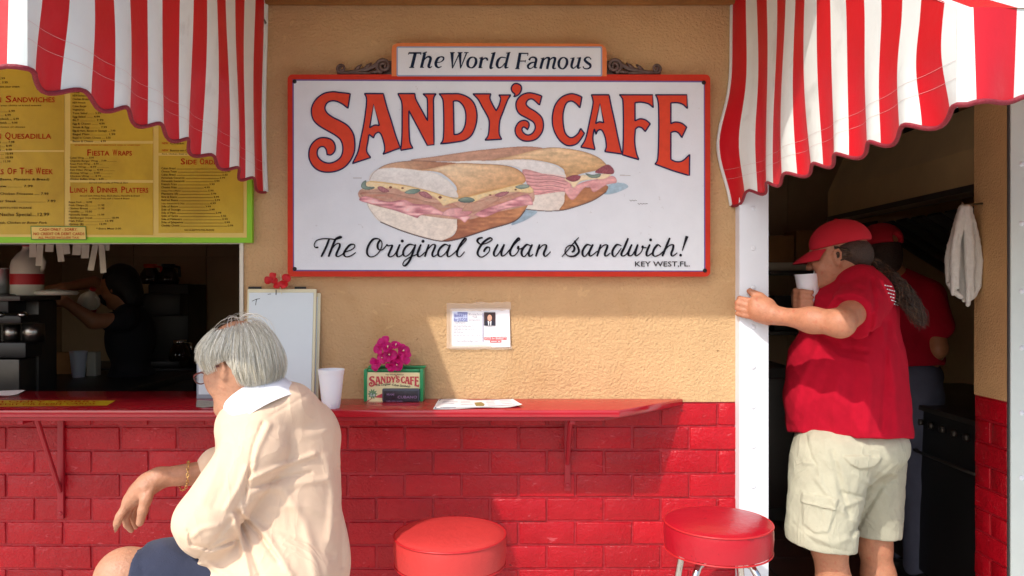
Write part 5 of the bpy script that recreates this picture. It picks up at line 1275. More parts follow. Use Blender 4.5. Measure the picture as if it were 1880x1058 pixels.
for (px, py, w_, h_, zz, lab, mt) in ((1453, 0, .46, .06, 1.631, 'flat white box on the shelf behind the man in the doorway', 'ticket'), (1482, 0, .24, .24, 1.70, 'cardboard box on the top shelf inside the doorway', 'cardboard'), (1425, 0, .22, .2, 1.70, 'pale cardboard box at the left end of the top shelf', 'cardboard'), (1450, 0, .3, .26, 1.181, 'dark crate on the lower shelf inside the doorway', 'black_plastic')):
    a_ = E(px, 0, 3.0); z0 = zz if zz != 1.70 else 1.692
    o = autosmooth(MB().rbox(a_.x - w_ / 2, a_.x + w_ / 2 - .01, 2.9, 3.15, z0, z0 + h_, .004).build('storage_box', mt)); tag(o, lab, 'box', 'boxes on the kitchen shelf')
fr_ = thing('undercounter_fridge', 'grey steel undercounter fridge just inside the doorway', 'fridge', (1.1, 1.9, 0))
autosmooth(MB().rbox(.95, 1.78, 2.0, 2.68, .03, 1.0, .01).build('cabinet', 'dark_steel', fr_)); autosmooth(MB().rbox(.97, 1.36, 1.975, 1.999, .12, .93, .006).build('door', 'steel', fr_)); autosmooth(MB().rbox(1.37, 1.76, 1.975, 1.999, .12, .93, .006).build('door', 'steel', fr_))
# ------------------------------------------------------------------ people: continuous surfaces from blended limbs
class Sdf:
    """a blended solid; every part is smooth-joined to the rest"""
    def __init__(s): s.parts = []; s.disp = []
    def cap(s, a, b, ra, rb, k=0.02): s.parts.append(('c', np.array(a, np.float32), np.array(b, np.float32), ra, rb, k)); return s
    def chain(s, pts, rs, k=0.02):
        for i in range(len(pts) - 1): s.cap(pts[i], pts[i + 1], rs[i], rs[i + 1], k)
        return s
    def ell(s, c, r, R=None, k=0.02): s.parts.append(('e', np.array(c, np.float32), np.array(r, np.float32), None if R is None else np.array(R, np.float32), k)); return s
    def box(s, c, h, R=None, r=0.01, k=0.02): s.parts.append(('b', np.array(c, np.float32), np.array(h, np.float32), None if R is None else np.array(R, np.float32), r, k)); return s
    def cut(s, fn, k=0.01): s.parts.append(('x', fn, k)); return s
    def fold(s, pts, amp, w, front=None): s.disp.append(('l', [tuple(p) for p in pts], amp, w, front)); return s
    def patch(s, pts, amp, soft=2.5, front=None): s.disp.append(('p', [tuple(p) for p in pts], amp, soft, front)); return s
    def wob(s, fn): s.disp.append(('f', fn)); return s
    def boxes(s):
        out = []
        for q in s.parts:
            if q[0] == 'c': r = max(q[3], q[4]); out.append((np.minimum(q[1], q[2]) - r, np.maximum(q[1], q[2]) + r))
            elif q[0] in 'eb': r = float(np.max(q[2])) * (1 if q[0] == 'e' else 1.75); out.append((q[1] - r, q[1] + r))
            else: out.append(None)
        return out
    def __call__(s, p, cull=None):
        d = None
        if cull is not None: lo, hi, bx_ = p.min(0) - cull, p.max(0) + cull, s.boxes()
        for qi, q in enumerate(s.parts):
            t = q[0]
            if cull is not None and bx_[qi] is not None and ((bx_[qi][0] > hi).any() or (bx_[qi][1] < lo).any()): continue
            if t == 'x' and d is None: continue
            if t == 'c':
                _, a, b, ra, rb, k = q; ba = b - a; pa = p - a
                h = np.clip(pa @ ba / max(float(ba @ ba), 1e-9), 0, 1)
                e = np.linalg.norm(pa - h[:, None] * ba, axis=1) - (ra + (rb - ra) * h)
            elif t == 'e':
                _, c, r, R, k = q; u = p - c
                if R is not None: u = u @ R
                k0 = np.linalg.norm(u / r, axis=1); k1 = np.linalg.norm(u / (r * r), axis=1)
                e = k0 * (k0 - 1) / np.maximum(k1, 1e-6)
            elif t == 'b':
                _, c, hh, R, r, k = q; u = p - c
                if R is not None: u = u @ R
                v = np.abs(u) - (hh - r)
                e = np.linalg.norm(np.maximum(v, 0), axis=1) + np.minimum(v.max(1), 0) - r
            else:
                _, fn, k = q; e = fn(p)
                d = np.maximum(d, e); continue
            if d is None: d = e
            elif k <= 0: d = np.minimum(d, e)
            else:
                h = np.maximum(k - np.abs(d - e), 0) / k
                d = np.minimum(d, e) - h * h * k * 0.25
        if d is None: return np.full(len(p), 1.0, np.float32)
        if s.disp:
            r = (D + p[:, 1]) / F                          # photo pixel of each point, to place folds seen in the photograph
            X = CX + p[:, 0] / r; Y = CY - (p[:, 2] - EH) / r
            for q in s.disp:
                if q[0] == 'f': d = d + q[1](p, X, Y); continue
                if q[0] == 'l':
                    _, pts, amp, w, front = q; dm = np.full(len(X), 1e9, np.float32)
                    for (ax_, ay), (bx, by) in zip(pts[:-1], pts[1:]):
                        dx, dy = bx - ax_, by - ay; t = np.clip(((X - ax_) * dx + (Y - ay) * dy) / (dx * dx + dy * dy), 0, 1)
                        dm = np.minimum(dm, (X - ax_ - t * dx) ** 2 + (Y - ay - t * dy) ** 2)
                    e = amp * np.exp(-dm / (w * w))
                else:
                    _, pts, amp, soft, front = q; ins = np.zeros(len(X), bool); dm = np.full(len(X), 1e9, np.float32); k_ = len(pts)
                    for i in range(k_):
                        ax_, ay = pts[i]; bx, by = pts[(i + 1) % k_]
                        dx, dy = bx - ax_, by - ay; t = np.clip(((X - ax_) * dx + (Y - ay) * dy) / (dx * dx + dy * dy + 1e-9), 0, 1)
                        dm = np.minimum(dm, np.hypot(X - ax_ - t * dx, Y - ay - t * dy))
                        if ay != by: ins ^= ((ay > Y) != (by > Y)) & (X < (bx - ax_) * (Y - ay) / (by - ay) + ax_)
                    sd = np.where(ins, dm, -dm); e = amp * np.clip(sd / soft + 0.5, 0, 1)
                if front is not None: e = e * (p[:, 1] < front)
                d = d - e
        return d
def surface(sdf, lo, hi, h):
    """surface nets: sample near the surface only, one vertex per crossed cell"""
    lo = np.array(lo, np.float32); n = np.ceil((np.array(hi) - lo) / h).astype(int) + 1
    n = ((n + 3) // 4) * 4 + 1
    cs = 4; cn = (n - 1) // cs + 1
    gi = np.stack(np.meshgrid(*[np.arange(c) for c in cn], indexing='ij'), -1).reshape(-1, 3)
    cd = sdf(lo + gi.astype(np.float32) * (h * cs)).reshape(cn)
    fine = np.repeat(np.repeat(np.repeat(cd, cs, 0), cs, 1), cs, 2)[:n[0], :n[1], :n[2]].copy()
    near = np.abs(fine) < h * cs * 2.6
    idx = np.argwhere(near)
    vals = np.empty(len(idx), np.float32)
    for i in range(0, len(idx), 16000):
        vals[i:i + 16000] = sdf(lo + idx[i:i + 16000].astype(np.float32) * h, cull=0.09)
    fine[near] = vals
    neg = fine < 0
    c = np.zeros(tuple(np.array(fine.shape) - 1), np.int8)
    offs = [(a, b, e) for a in (0, 1) for b in (0, 1) for e in (0, 1)]
    sh = c.shape
    for (a, b, e) in offs: c += neg[a:a + sh[0], b:b + sh[1], e:e + sh[2]]
    cells = np.argwhere((c > 0) & (c < 8))
    vid = np.full(sh, -1, int); vid[tuple(cells.T)] = np.arange(len(cells))
    acc = np.zeros((len(cells), 3)); cnt = np.zeros(len(cells))
    for ax in range(3):
        o1, o2 = [i for i in range(3) if i != ax]
        for a in (0, 1):
            for b in (0, 1):
                p0 = cells.copy(); p0[:, o1] += a; p0[:, o2] += b; p1 = p0.copy(); p1[:, ax] += 1
                f0 = fine[tuple(p0.T)]; f1 = fine[tuple(p1.T)]; m_ = (f0 < 0) != (f1 < 0)
                t = f0[m_] / (f0[m_] - f1[m_]); q = p0[m_].astype(float); q[:, ax] += t
                acc[m_] += q; cnt[m_] += 1
    V = lo + acc / cnt[:, None] * h
    quads = []
    for ax in range(3):
        o1, o2 = [(1, 2), (2, 0), (0, 1)][ax]
        s0 = [slice(None)] * 3; s1 = [slice(None)] * 3; s0[ax] = slice(0, -1); s1[ax] = slice(1, None)
        e = np.argwhere(neg[tuple(s0)] != neg[tuple(s1)])
        e = e[(e[:, o1] > 0) & (e[:, o2] > 0) & (e[:, o1] < sh[o1]) & (e[:, o2] < sh[o2])]
        fl = neg[tuple(e.T)]
        def at(da, db):
            q = e.copy(); q[:, o1] -= da; q[:, o2] -= db; return vid[tuple(q.T)]
        q = np.stack([at(1, 1), at(0, 1), at(0, 0), at(1, 0)], -1)
        q[~fl] = q[~fl][:, ::-1]
        quads.append(q)
    Q = np.concatenate(quads); Q = Q[(Q >= 0).all(1)]
    return V, Q
def relax(V, Q, it, lam=0.5):
    E = np.concatenate([Q[:, [0, 1]], Q[:, [1, 2]], Q[:, [2, 3]], Q[:, [3, 0]]])
    n = len(V); deg = np.bincount(E[:, 0], minlength=n) + np.bincount(E[:, 1], minlength=n)
    for _ in range(it):
        A = np.stack([np.bincount(E[:, 0], V[E[:, 1], c], n) + np.bincount(E[:, 1], V[E[:, 0], c], n) for c in range(3)], -1)
        V = V + lam * (A / np.maximum(deg, 1)[:, None] - V)
    return V
def solid(name, sdf, lo, hi, h, mats, parent, it=2, matfn=None):
    V, Q = surface(sdf, lo, hi, h); V = relax(V, Q, it)
    me = bpy.data.meshes.new(name)
    me.vertices.add(len(V)); me.vertices.foreach_set('co', V.astype(np.float32).ravel())
    me.loops.add(len(Q) * 4); me.loops.foreach_set('vertex_index', Q.astype(np.int32).ravel())
    me.polygons.add(len(Q)); me.polygons.foreach_set('loop_start', np.arange(0, len(Q) * 4, 4, dtype=np.int32))
    for m_ in (mats if isinstance(mats, list) else [mats]): me.materials.append(MATS[m_])
    me.update(calc_edges=True)
    if matfn is not None: me.polygons.foreach_set('material_index', matfn(V[Q].mean(1)).astype(np.int32))
    me.polygons.foreach_set('use_smooth', [True] * len(Q))
    me.validate()
    return link(name, me, parent)
def frame(f, up=(0, 0, 1)):
    """columns: forward, left, up"""
    f = Vector(f).normalized(); r = f.cross(Vector(up)).normalized(); u = r.cross(f); return Matrix((f, -r, u)).transposed()
def arr(M_): return np.array([list(r) for r in M_], np.float32)
class Loc:
    def __init__(s, c, R, sc=1.0): s.c = Vector(c); s.R = R; s.sc = sc
    def __call__(s, f, l, u): return s.c + s.R @ (Vector((f, l, u)) * s.sc)
def add_head(b, L, nose=1.0, jowl=1.0, neck_to=None, neck_r=0.060):
    sc = L.sc; R = arr(L.R)
    E_ = lambda c, r, k=0.02: b.ell(L(*c), [x * sc for x in r], R, k * sc)
    E_((-.012, 0, .022), (.100, .077, .098)); E_((.030, 0, .010), (.070, .066, .085), .03)
    E_((.034, 0, -.050), (.060, .058 * jowl, .072), .03); E_((.052, 0, -.090), (.038, .040 * jowl, .030), .03)
    b.cap(L(.080, -.012, -.102), L(.080, .012, -.102), .016 * sc, .016 * sc, .02 * sc)
    b.cap(L(.092, -.030, .026), L(.092, .030, .026), .011 * sc, .011 * sc, .02 * sc)
    b.cap(L(.098, 0, .012), L(.118 * (1 + .05 * (nose - 1)), 0, -.028), .0085 * sc, .0130 * sc * nose, .012 * sc)
    for s_ in (-1, 1):
        b.ell(L(.104, s_ * .012, -.031), [.010 * sc, .008 * sc, .008 * sc], R, .008 * sc)
        b.cap(L(.078, s_ * .040, -.020), L(.060, s_ * .052, -.045), .014 * sc, .016 * sc, .025 * sc)
        b.ell(L(.090, s_ * .031, .004), [.009 * sc, .012 * sc, .008 * sc], R, .006 * sc)
        # ear: rim, bowl, lobe
        b.chain([L(-.004, s_ * .074, -.026), L(.002, s_ * .079, .000), L(-.006, s_ * .083, .016), L(-.020, s_ * .086, .018), L(-.029, s_ * .086, .004), L(-.024, s_ * .082, -.016), L(-.010, s_ * .077, -.036)], [.0050 * sc, .0042 * sc, .0042 * sc, .0046 * sc, .0046 * sc, .0046 * sc, .0062 * sc], .005 * sc)
        b.ell(L(-.012, s_ * .075, -.006), [.014 * sc, .006 * sc, .022 * sc], R, .006 * sc)
    b.cap(L(.096, -.017, -.064), L(.096, .017, -.064), .0065 * sc, .0065 * sc, .008 * sc)
    b.cap(L(.093, -.015, -.076), L(.093, .015, -.076), .0072 * sc, .0072 * sc, .008 * sc)
    if neck_to is not None:
        b.cap(L(-.022, 0, -.040), neck_to, neck_r * 0.93, neck_r * 1.06, .035)
def strands(name, parent, paths, width, cols, jitter=0.15, seed=1, mname='hair_strand'):
    """hair: thin tapering ribbons along the given paths, each with its own tone"""
    r = np.random.RandomState(seed); V = []; Fq = []; C_ = []
    for pth in paths:
        n = len(pth); base = len(V); col = np.array(cols[r.randint(len(cols))]) * (1 + jitter * (r.rand() - .5) * 2)
        side = Vector((r.rand() - .5, r.rand() - .5, (r.rand() - .5) * .3)).normalized(); w = width * (0.6 + 0.8 * r.rand())
        for i, q in enumerate(pth):
            t = (pth[min(i + 1, n - 1)] - pth[max(i - 1, 0)])
            s_ = t.cross(side); s_ = s_.normalized() if s_.length > 1e-6 else Vector((1, 0, 0))
            ww = w * (1 - 0.75 * (i / (n - 1)) ** 2) / 2
            V += [q + s_ * ww, q - s_ * ww]
        for i in range(n - 1):
            a = base + 2 * i; Fq.append((a, a + 1, a + 3, a + 2)); C_.append(col)
    me = bpy.data.meshes.new(name); me.from_pydata([tuple(v) for v in V], [], Fq)
    ca = me.color_attributes.new('Col', 'FLOAT_COLOR', 'CORNER')
    cc = np.concatenate([np.clip(np.array(C_), 0, 1), np.ones((len(C_), 1))], -1)
    ca.data.foreach_set('color', np.repeat(cc, 4, 0).astype(np.float32).ravel())
    me.materials.append(MATS[mname]); me.polygons.foreach_set('use_smooth', [True] * len(Fq)); me.update()
    return link(name, me, parent)
def fbm(p, s, seed=0):
    a = np.sin(p[:, 0] * s + seed) * np.cos(p[:, 1] * s * 1.13 + 2.1 * seed) * np.sin(p[:, 2] * s * .9 + 1.3 * seed)
    b = np.sin(p[:, 0] * s * 2.1 + p[:, 2] * s * 1.2 + seed) * np.cos(p[:, 1] * s * 1.9 - p[:, 2] * s * 1.6)
    return a + 0.5 * b

# ================================================================== the seated man
SKT = 0.0
man = thing('person', 'seated man in pale peach shirt, navy shorts and glasses with grey hair', 'person', (P(510, 0, 0.76).x, -0.76, 0))
R_head = frame((-0.88, 0.40, -0.34))
HL = Loc(P(438, 668, 0.80), R_head, 0.92)
neck_base = P(478, 762, 0.79)
Q_ = lambda px, py, d: P(px, py, d)
sh_l, el_l = Q_(458, 822, 0.88), Q_(384, 950, 0.98)
sh_r, el_r, wr_r = Q_(578, 800, 0.62), Q_(440, 862, 0.50), Q_(292, 877, 0.60)
hip_l, kn_l, an_l = Q_(510, 1050, 0.86), Q_(232, 1060, 0.97), Vector((P(255, 0, 0.98).x, -0.96, 0.36))
hip_r, kn_r, an_r = Q_(530, 1035, 0.66), Q_(345, 1072, 0.52), Vector((P(360, 0, 0.5).x, -0.52, 0.36))
b = Sdf()
add_head(b, HL, 1.0, 1.14, neck_base, 0.058)
b.ell(HL(.055, 0, -.112), [.05, .045, .022], arr(R_head), .03)           # soft jaw
b.chain([neck_base, Q_(505, 850, .76), Q_(512, 960, .76), Q_(512, 1030, .77)], [.07, .10, .11, .12], .05)
b.chain([sh_l, el_l], [.056, .044], .03); b.chain([sh_r, el_r, wr_r], [.056, .045, .026], .02)
b.chain([el_l, Q_(455, 975, .80), Q_(445, 985, .72)], [.042, .028, .03], .02)
b.chain([hip_l, kn_l], [.085, .060], .04); b.chain([kn_l, an_l], [.056, .036], .03); b.ell(kn_l + Vector((-.008, 0, -.002)), [.058, .06, .062], None, .03)
b.chain([hip_r, kn_r, an_r], [.085, .060, .036], .03)
for an_ in (an_l, an_r):
    b.chain([an_, an_ + Vector((.01, 0, -.055)), an_ + Vector((-.16, .02, -.075))], [.036, .040, .026], .02)
# far hand hanging from the wrist: palm, thumb towards the camera, curled fingers
zx = lambda x: 190 + x / 5.876; zy = lambda y: 820 + y / 5.878
hp = lambda x, y, d: P(zx(x), zy(y), d)
b.chain([wr_r, hp(520, 390, .605), hp(400, 490, .605)], [.026, .027, .030], .02)
b.chain([hp(470, 400, .60), hp(330, 560, .585)], [.026, .022], .02); b.chain([hp(440, 440, .625), hp(275, 600, .615)], [.022, .019], .02)
b.chain([hp(275, 600, .617), hp(175, 755, .63), hp(150, 820, .63), hp(118, 905, .62)], [.0150, .0115, .0105, .0080], .006)
b.chain([hp(310, 590, .592), hp(232, 765, .598), hp(255, 845, .59), hp(300, 905, .58)], [.0150, .0115, .0105, .0085], .004)
b.chain([hp(345, 580, .57), hp(300, 740, .565), hp(325, 820, .555), hp(345, 870, .545)], [.0145, .0110, .0100, .0080], .004)
b.chain([hp(375, 560, .552), hp(350, 690, .54), hp(370, 770, .53)], [.014, .011, .0085], .008)
b.chain([hp(500, 430, .625), hp(455, 580, .645), hp(425, 690, .65), hp(392, 825, .645)], [.020, .0155, .0135, .0110], .008)
for q in ([(228, 912), (240, 902), (262, 893)], [(238, 918), (252, 905), (270, 893)], [(248, 920), (260, 908)]): b.fold(q, 0.0016, 1.6)
b.fold([(268, 906), (276, 892)], -0.0025, 2.0); b.fold([(288, 880), (300, 878), (316, 874)], 0.0014, 1.8)
solid('body', b, (P(150, 0, 1.0).x - .12, -1.16, .22), (-.42, -.30, 1.46), 0.0042, ['skin_tan'], man, 2)
# shirt
sh = Sdf()
tR = arr(frame((-0.72, 0.62, -0.22)))
sh.ell(Q_(513, 850, .745), [.143, .165, .20], tR, .06); sh.ell(Q_(520, 803, .745), [.110, .152, .095], tR, .05)
sh.ell(Q_(502, 975, .76), [.172, .180, .20], tR, .08); sh.ell(Q_(502, 1062, .78), [.188, .200, .17], tR, .08)
sh.ell(Q_(420, 1052, .82), [.13, .14, .105], tR, .07); sh.ell(Q_(455, 960, .74), [.13, .14, .14], tR, .07)
sh.chain([sh_l + Vector((.02, 0, -.004)), el_l + Vector((-.006, -.004, -.01)), Q_(380, 975, .98)], [.080, .074, .062], .012)
sh.ell(Q_(470, 1062, .90), [.175, .115, .105], None, .06)
sh.chain([Q_(552, 805, .64), el_r + Vector((.01, 0, 0)), Q_(398, 858, .53)], [.085, .066, .058], .05)
sh.chain([Q_(462, 792, .845), Q_(520, 776, .76), Q_(562, 786, .66)], [.056, .064, .060], .05)
NA = (np.array(HL(-.03, 0, -.10), np.float32), np.array(Q_(464, 728, .79), np.float32))
def neck_hole(p):
    ba = NA[1] - NA[0]; h = np.clip((p - NA[0]) @ ba / (ba @ ba), -.6, 1); return .061 - np.linalg.norm(p - NA[0] - h[:, None] * ba, axis=1)
sh.chain([Q_(442, 780, .83), Q_(490, 757, .79), Q_(532, 748, .77)], [.060, .066, .066], .04)
sh.chain([Q_(444, 792, .855), Q_(478, 774, .865), Q_(524, 748, .82)], [.046, .050, .056], .03)
sh.cut(neck_hole)
sh.cut(lambda p: 0.70 - p[:, 2])
# creases seen on the back and sleeve
FR = -0.74
for pts, a_, w_ in (([(482, 776), (465, 819), (454, 881), (449, 925)], -.006, 2.6), ([(494, 781), (474, 820), (463, 860)], .007, 6), ([(458, 881), (511, 858), (578, 834)], .008, 5), ([(462, 896), (530, 874), (570, 868)], -.006, 4), ([(466, 905), (520, 893), (600, 880)], .005, 6),
                    ([(434, 939), (473, 977), (511, 1030)], -.009, 4.5), ([(430, 949), (444, 996), (458, 1058)], .009, 5), ([(445, 945), (490, 985), (535, 1058)], .007, 6), ([(437, 952), (458, 1000), (478, 1058)], -.007, 4),
                    ([(453, 858), (438, 895), (415, 934)], .006, 5), ([(462, 850), (452, 900), (432, 938)], -.006, 4), ([(398, 990), (420, 960), (440, 940)], -.005, 4), ([(353, 985), (372, 970), (400, 965)], .005, 5), ([(345, 975), (352, 1000), (386, 1009), (425, 995)], -.004, 2.2), ([(340, 968), (346, 1004), (386, 1016), (430, 1000)], .004, 3),
                    ([(497, 764), (535, 742), (573, 718)], -.003, 1.6), ([(408, 810), (440, 818), (455, 824)], -.002, 1.5), ([(345, 1050), (380, 1005), (415, 985)], -.004, 2), ([(520, 900), (560, 960), (580, 1058)], .005, 9), ([(600, 840), (612, 910), (606, 990)], .005, 8), ([(620, 860), (626, 930), (628, 1040)], -.004, 5),
                    ([(480, 960), (540, 985), (610, 1020)], -.004, 7), ([(500, 930), (560, 930), (620, 950)], .003, 8), ([(410, 800), (398, 860), (370, 920)], .004, 8), ([(425, 830), (415, 880), (392, 930)], -.003, 6), ([(520, 790), (560, 800), (600, 790)], .003, 8), ([(330, 1040), (380, 1035), (420, 1058)], .005, 6)):
    sh.fold(pts, a_, w_, -0.5)
sh.wob(lambda p, X, Y: 0.0012 * fbm(p, 20, 1.0) + 0.0006 * fbm(p, 60, 2.0))
solid('shirt', sh, (-1.14, -1.12, .66), (-.38, -.36, 1.24), 0.0040, ['cloth_cream'], man, 1)
# yoke seam and sleeve hem seam as raised piping are part of the cloth; the collar is white
cl = MB(); cc_ = Q_(472, 734, .80); av = (Q_(416, 766, .80) - Q_(524, 697, .78)); ah = av.length / 2; av.normalize()
bv = Vector((0.36, 0.93, 0)).normalized(); bv = (bv - av * bv.dot(av)).normalized(); nv_ = av.cross(bv); nv_ = nv_ if nv_.z > 0 else -nv_
rowsC = ((-.052, 1.24), (-.030, 1.17), (-.012, 1.11), (.006, 1.03), (.020, .96), (.024, .93), (.018, .89), (-.02, .87)); nC = 40; vs = []; fs = []
for (hh, sc_) in rowsC:
    for i in range(nC):
        an = 2 * math.pi * i / nC; wv = 1 + 0.015 * math.sin(3 * an)
        vs.append(cc_ + av * (math.cos(an) * ah * sc_ * wv) + bv * (math.sin(an) * .088 * sc_ * wv) + nv_ * hh)
for i in range(len(rowsC) - 1):
    for j in range(nC): fs.append((i * nC + j, i * nC + (j + 1) % nC, (i + 1) * nC + (j + 1) % nC, (i + 1) * nC + j))
cl.add(vs, fs); cl.build('collar', 'cloth_white', man, smooth=True)
so_ = Sdf()
so_.chain([hip_l, Q_(310, 1056, .95)], [.100, .086], .05); so_.chain([Q_(310, 1056, .95), Q_(260, 1060, .965)], [.086, .084], .01)
so_.chain([hip_r, Q_(400, 1064, .55)], [.105, .09], .05); so_.ell(Q_(515, 1050, .77), [.15, .16, .10], None, .05)
so_.cut(lambda p: P(262, 0, .97).x - p[:, 0]); so_.cut(lambda p: 0.7655 - p[:, 2] - 0.9 * np.clip(-p[:, 0] - .78, 0, .10))
so_.fold([(262, 985), (258, 1020), (262, 1058)], -.004, 3); so_.fold([(300, 1000), (330, 1020)], .004, 8)
so_.wob(lambda p, X, Y: 0.002 * fbm(p, 30, 3.0))
solid('shorts', so_, (-1.10, -1.12, .64), (-.38, -.40, 1.02), 0.0065, ['cloth_navy'], man, 2)
for an_ in (an_l, an_r):
    s_ = Sdf(); s_.chain([an_ + Vector((.03, 0, -.08)), an_ + Vector((-.08, .01, -.085)), an_ + Vector((-.175, .025, -.09))], [.042, .042, .034], .02); s_.cut(lambda p, z=an_.z: (z - .122) - p[:, 2])
    solid('shoe', s_, tuple(an_ + Vector((-.26, -.10, -.16))), tuple(an_ + Vector((.12, .12, .0))), .008, ['leather_black'], man, 1)
# hair: shell plus strands falling from the bald crown
R_np = arr(R_head)
h_ = Sdf()
h_.ell(HL(-.020, 0, .022), [.101, .083, .095], R_np, .02); h_.ell(HL(-.068, 0, -.030), [.050, .065, .060], R_np, .05); h_.ell(HL(.040, 0, .042), [.055, .070, .055], R_np, .04)
def facecut(p):
    q = (p - np.array(HL.c, np.float32)) @ R_np
    low = np.where(q[:, 0] > -.034, 0.016 + .10 * np.clip(q[:, 0] - .02, 0, .1), np.where(q[:, 0] > -.052, -.10 * np.clip((-.034 - q[:, 0]) / .018, 0, 1) + .016, -.085))
    low = np.where((q[:, 0] > .012) & (q[:, 0] < .050), np.minimum(low, -.004), low)
    return low - q[:, 2]
h_.cut(facecut)
h_.cut(lambda p: 0.128 - np.linalg.norm((((p - np.array(HL.c, np.float32)) @ R_np) - np.array([-.045, 0, .200], np.float32)) * np.array([1, 1.15, 1], np.float32), axis=1))
h_.wob(lambda p, X, Y: 0.0015 * fbm(p, 90, 1.5))
mat('hair_grey', srgb(178, 172, 158), 0.6, var=0.25, vs=60, bump=0.8, bs=220)
solid('hair', h_, tuple(HL.c + Vector((-.2, -.2, -.2))), tuple(HL.c + Vector((.2, .2, .2))), .0045, ['hair_grey'], man, 2)
r_ = np.random.RandomState(3); paths = []
h0 = Sdf(); h0.parts = [q for q in h_.parts if q[0] == 'e']
def on_shell(q, off):
    """push head-local points (N,3) out from the head centre onto the hair shell, plus an offset"""
    c_ = np.array([-.030, 0, .0], np.float32); dv = q - c_; dv /= np.linalg.norm(dv, axis=1)[:, None]
    a = np.zeros(len(q), np.float32); b_ = np.full(len(q), .25, np.float32)
    for _ in range(13):
        m_ = (a + b_) / 2; w_ = (c_ + dv * m_[:, None]) * HL.sc @ R_np.T + np.array(HL.c, np.float32)
        ins = h0(w_) < 0; a = np.where(ins, m_, a); b_ = np.where(ins, b_, m_)
    return (c_ + dv * (a + off)[:, None]) * HL.sc @ R_np.T + np.array(HL.c, np.float32)
raw = []; offs = []; NS = 6500; NJ = 10
for i in range(NS):
    az = r_.uniform(-math.pi, math.pi); a = abs(az)
    th0 = r_.uniform(.56, 1.2)
    if a < 0.7: end = r_.uniform(1.05, 1.34)
    elif a < 1.22: end = r_.uniform(1.36, 1.72)
    elif a < 1.85: end = r_.uniform(1.40, 1.56)
    elif a < 2.1: end = r_.uniform(1.75, 2.45)
    else: end = r_.uniform(1.95, 2.52)
    if th0 > end - .35: th0 = end - .55
    sw_ = (.30 if az > 0 else -.30) * (1 if 0.3 < a < 2.4 else 0.2) + r_.normal(0, .07); o_ = r_.uniform(-.0015, .0040); ph = r_.uniform(0, 6); lift = r_.uniform(0, .007) if r_.rand() < .35 else 0
    for j in range(NJ):
        t = j / (NJ - 1); th = th0 + (end - th0) * t; a2 = az + sw_ * (1 - t) ** 1.5 + .03 * math.sin(2.5 * t + ph)
        raw.append((-.030 + .1 * math.cos(a2) * math.sin(th), .1 * math.sin(a2) * math.sin(th), .1 * math.cos(th))); offs.append(o_ * min(1, .3 + t) + lift * max(0, t - .6) / .4)
pts_ = on_shell(np.array(raw, np.float32), np.array(offs, np.float32)).reshape(NS, NJ, 3)
paths = [[Vector(q) for q in row] for row in pts_]
for i in range(30):                                  # flyaways over the crown
    az = r_.uniform(1.0, 4.8); k_ = r_.uniform(.006, .022); th0 = r_.uniform(-.3, .4); q = []
    for j in range(8): th = th0 + j * .13; q.append((-.03 + .1 * math.cos(az) * math.sin(th), .1 * math.sin(az) * math.sin(th), .1 * math.cos(th)))
    w_ = on_shell(np.array(q, np.float32), np.array([k_ * math.sin(j / 7 * math.pi) - .002 for j in range(8)], np.float32)); paths.append([Vector(v) for v in w_])
GREY = [srgb(222, 219, 206), srgb(208, 204, 190), srgb(194, 188, 172), srgb(232, 229, 218), srgb(214, 205, 182), srgb(176, 168, 152)]
strands('hair_strands', man, paths, .0016, GREY, .10, 5)
# glasses, bracelet, eyes
for s_ in (-1, 1):
    MB().lathe([(0.0, .011), (.006, .0093), (.0105, .003), (.0105, -.003)], 14, M_=Matrix.Translation(HL(.080, s_ * .031, .004)) @ (R_head.to_4x4() @ Matrix.Rotation(math.radians(90), 4, 'Y')), cap=False).build('eye', 'eye_white', man, smooth=True)
gl = MB(); gx = .122
for s_ in (-1, 1):
    ring = [HL(gx - .004 * abs(math.cos(t * math.pi / 12)), s_ * (.033 + .024 * math.cos(t * math.pi / 12)), -.004 + .0165 * math.sin(t * math.pi / 12)) for t in range(24)]
    gl.tube(ring, .0016, 6, closed=True)
    gl.tube([HL(gx - .004, s_ * .057, .002), HL(gx - .02, s_ * .068, .004), HL(.03, s_ * .078, .002), HL(-.012, s_ * .086, -.002)], .0022, 6)
gl.tube([HL(gx, -.010, -.001), HL(gx + .003, 0, .003), HL(gx, .010, -.001)], .0016, 6)
go = gl.build('glasses', 'glasses_frame', man, smooth=True)
for s_ in (-1, 1):
    lm = MB(); lm.add([HL(gx - .004 * abs(math.cos(t * math.pi / 12)), s_ * (.033 + .024 * math.cos(t * math.pi / 12)), -.004 + .0165 * math.sin(t * math.pi / 12)) for t in range(24)], [tuple(range(24))]); lm.build('lens', 'lens', go)
bc = P(340, 871, .575); ax_ = (wr_r - el_r).normalized(); u_ = ax_.cross(Vector((0, 0, 1))).normalized(); w_ = ax_.cross(u_); br_m = MB()
for i in range(26):
    an = 2 * math.pi * i / 26; c_ = bc + Vector((0, 0, -.004)) + (u_ * math.cos(an) + w_ * math.sin(an)) * .0405 + ax_ * (.004 * math.sin(an * 2) + .010 * math.cos(an - 1.2)) 
    t_ = (-u_ * math.sin(an) + w_ * math.cos(an)); n_ = (u_ * math.cos(an) + w_ * math.sin(an)) if i % 2 else ax_; m_ = t_.cross(n_)
    br_m.tube([c_ + t_ * (.0068 * math.cos(q * math.pi / 4)) + n_ * (.0034 * math.sin(q * math.pi / 4)) for q in range(8)], .0011, 5, closed=True)
br_m.build('bracelet', 'gold', man, smooth=True)
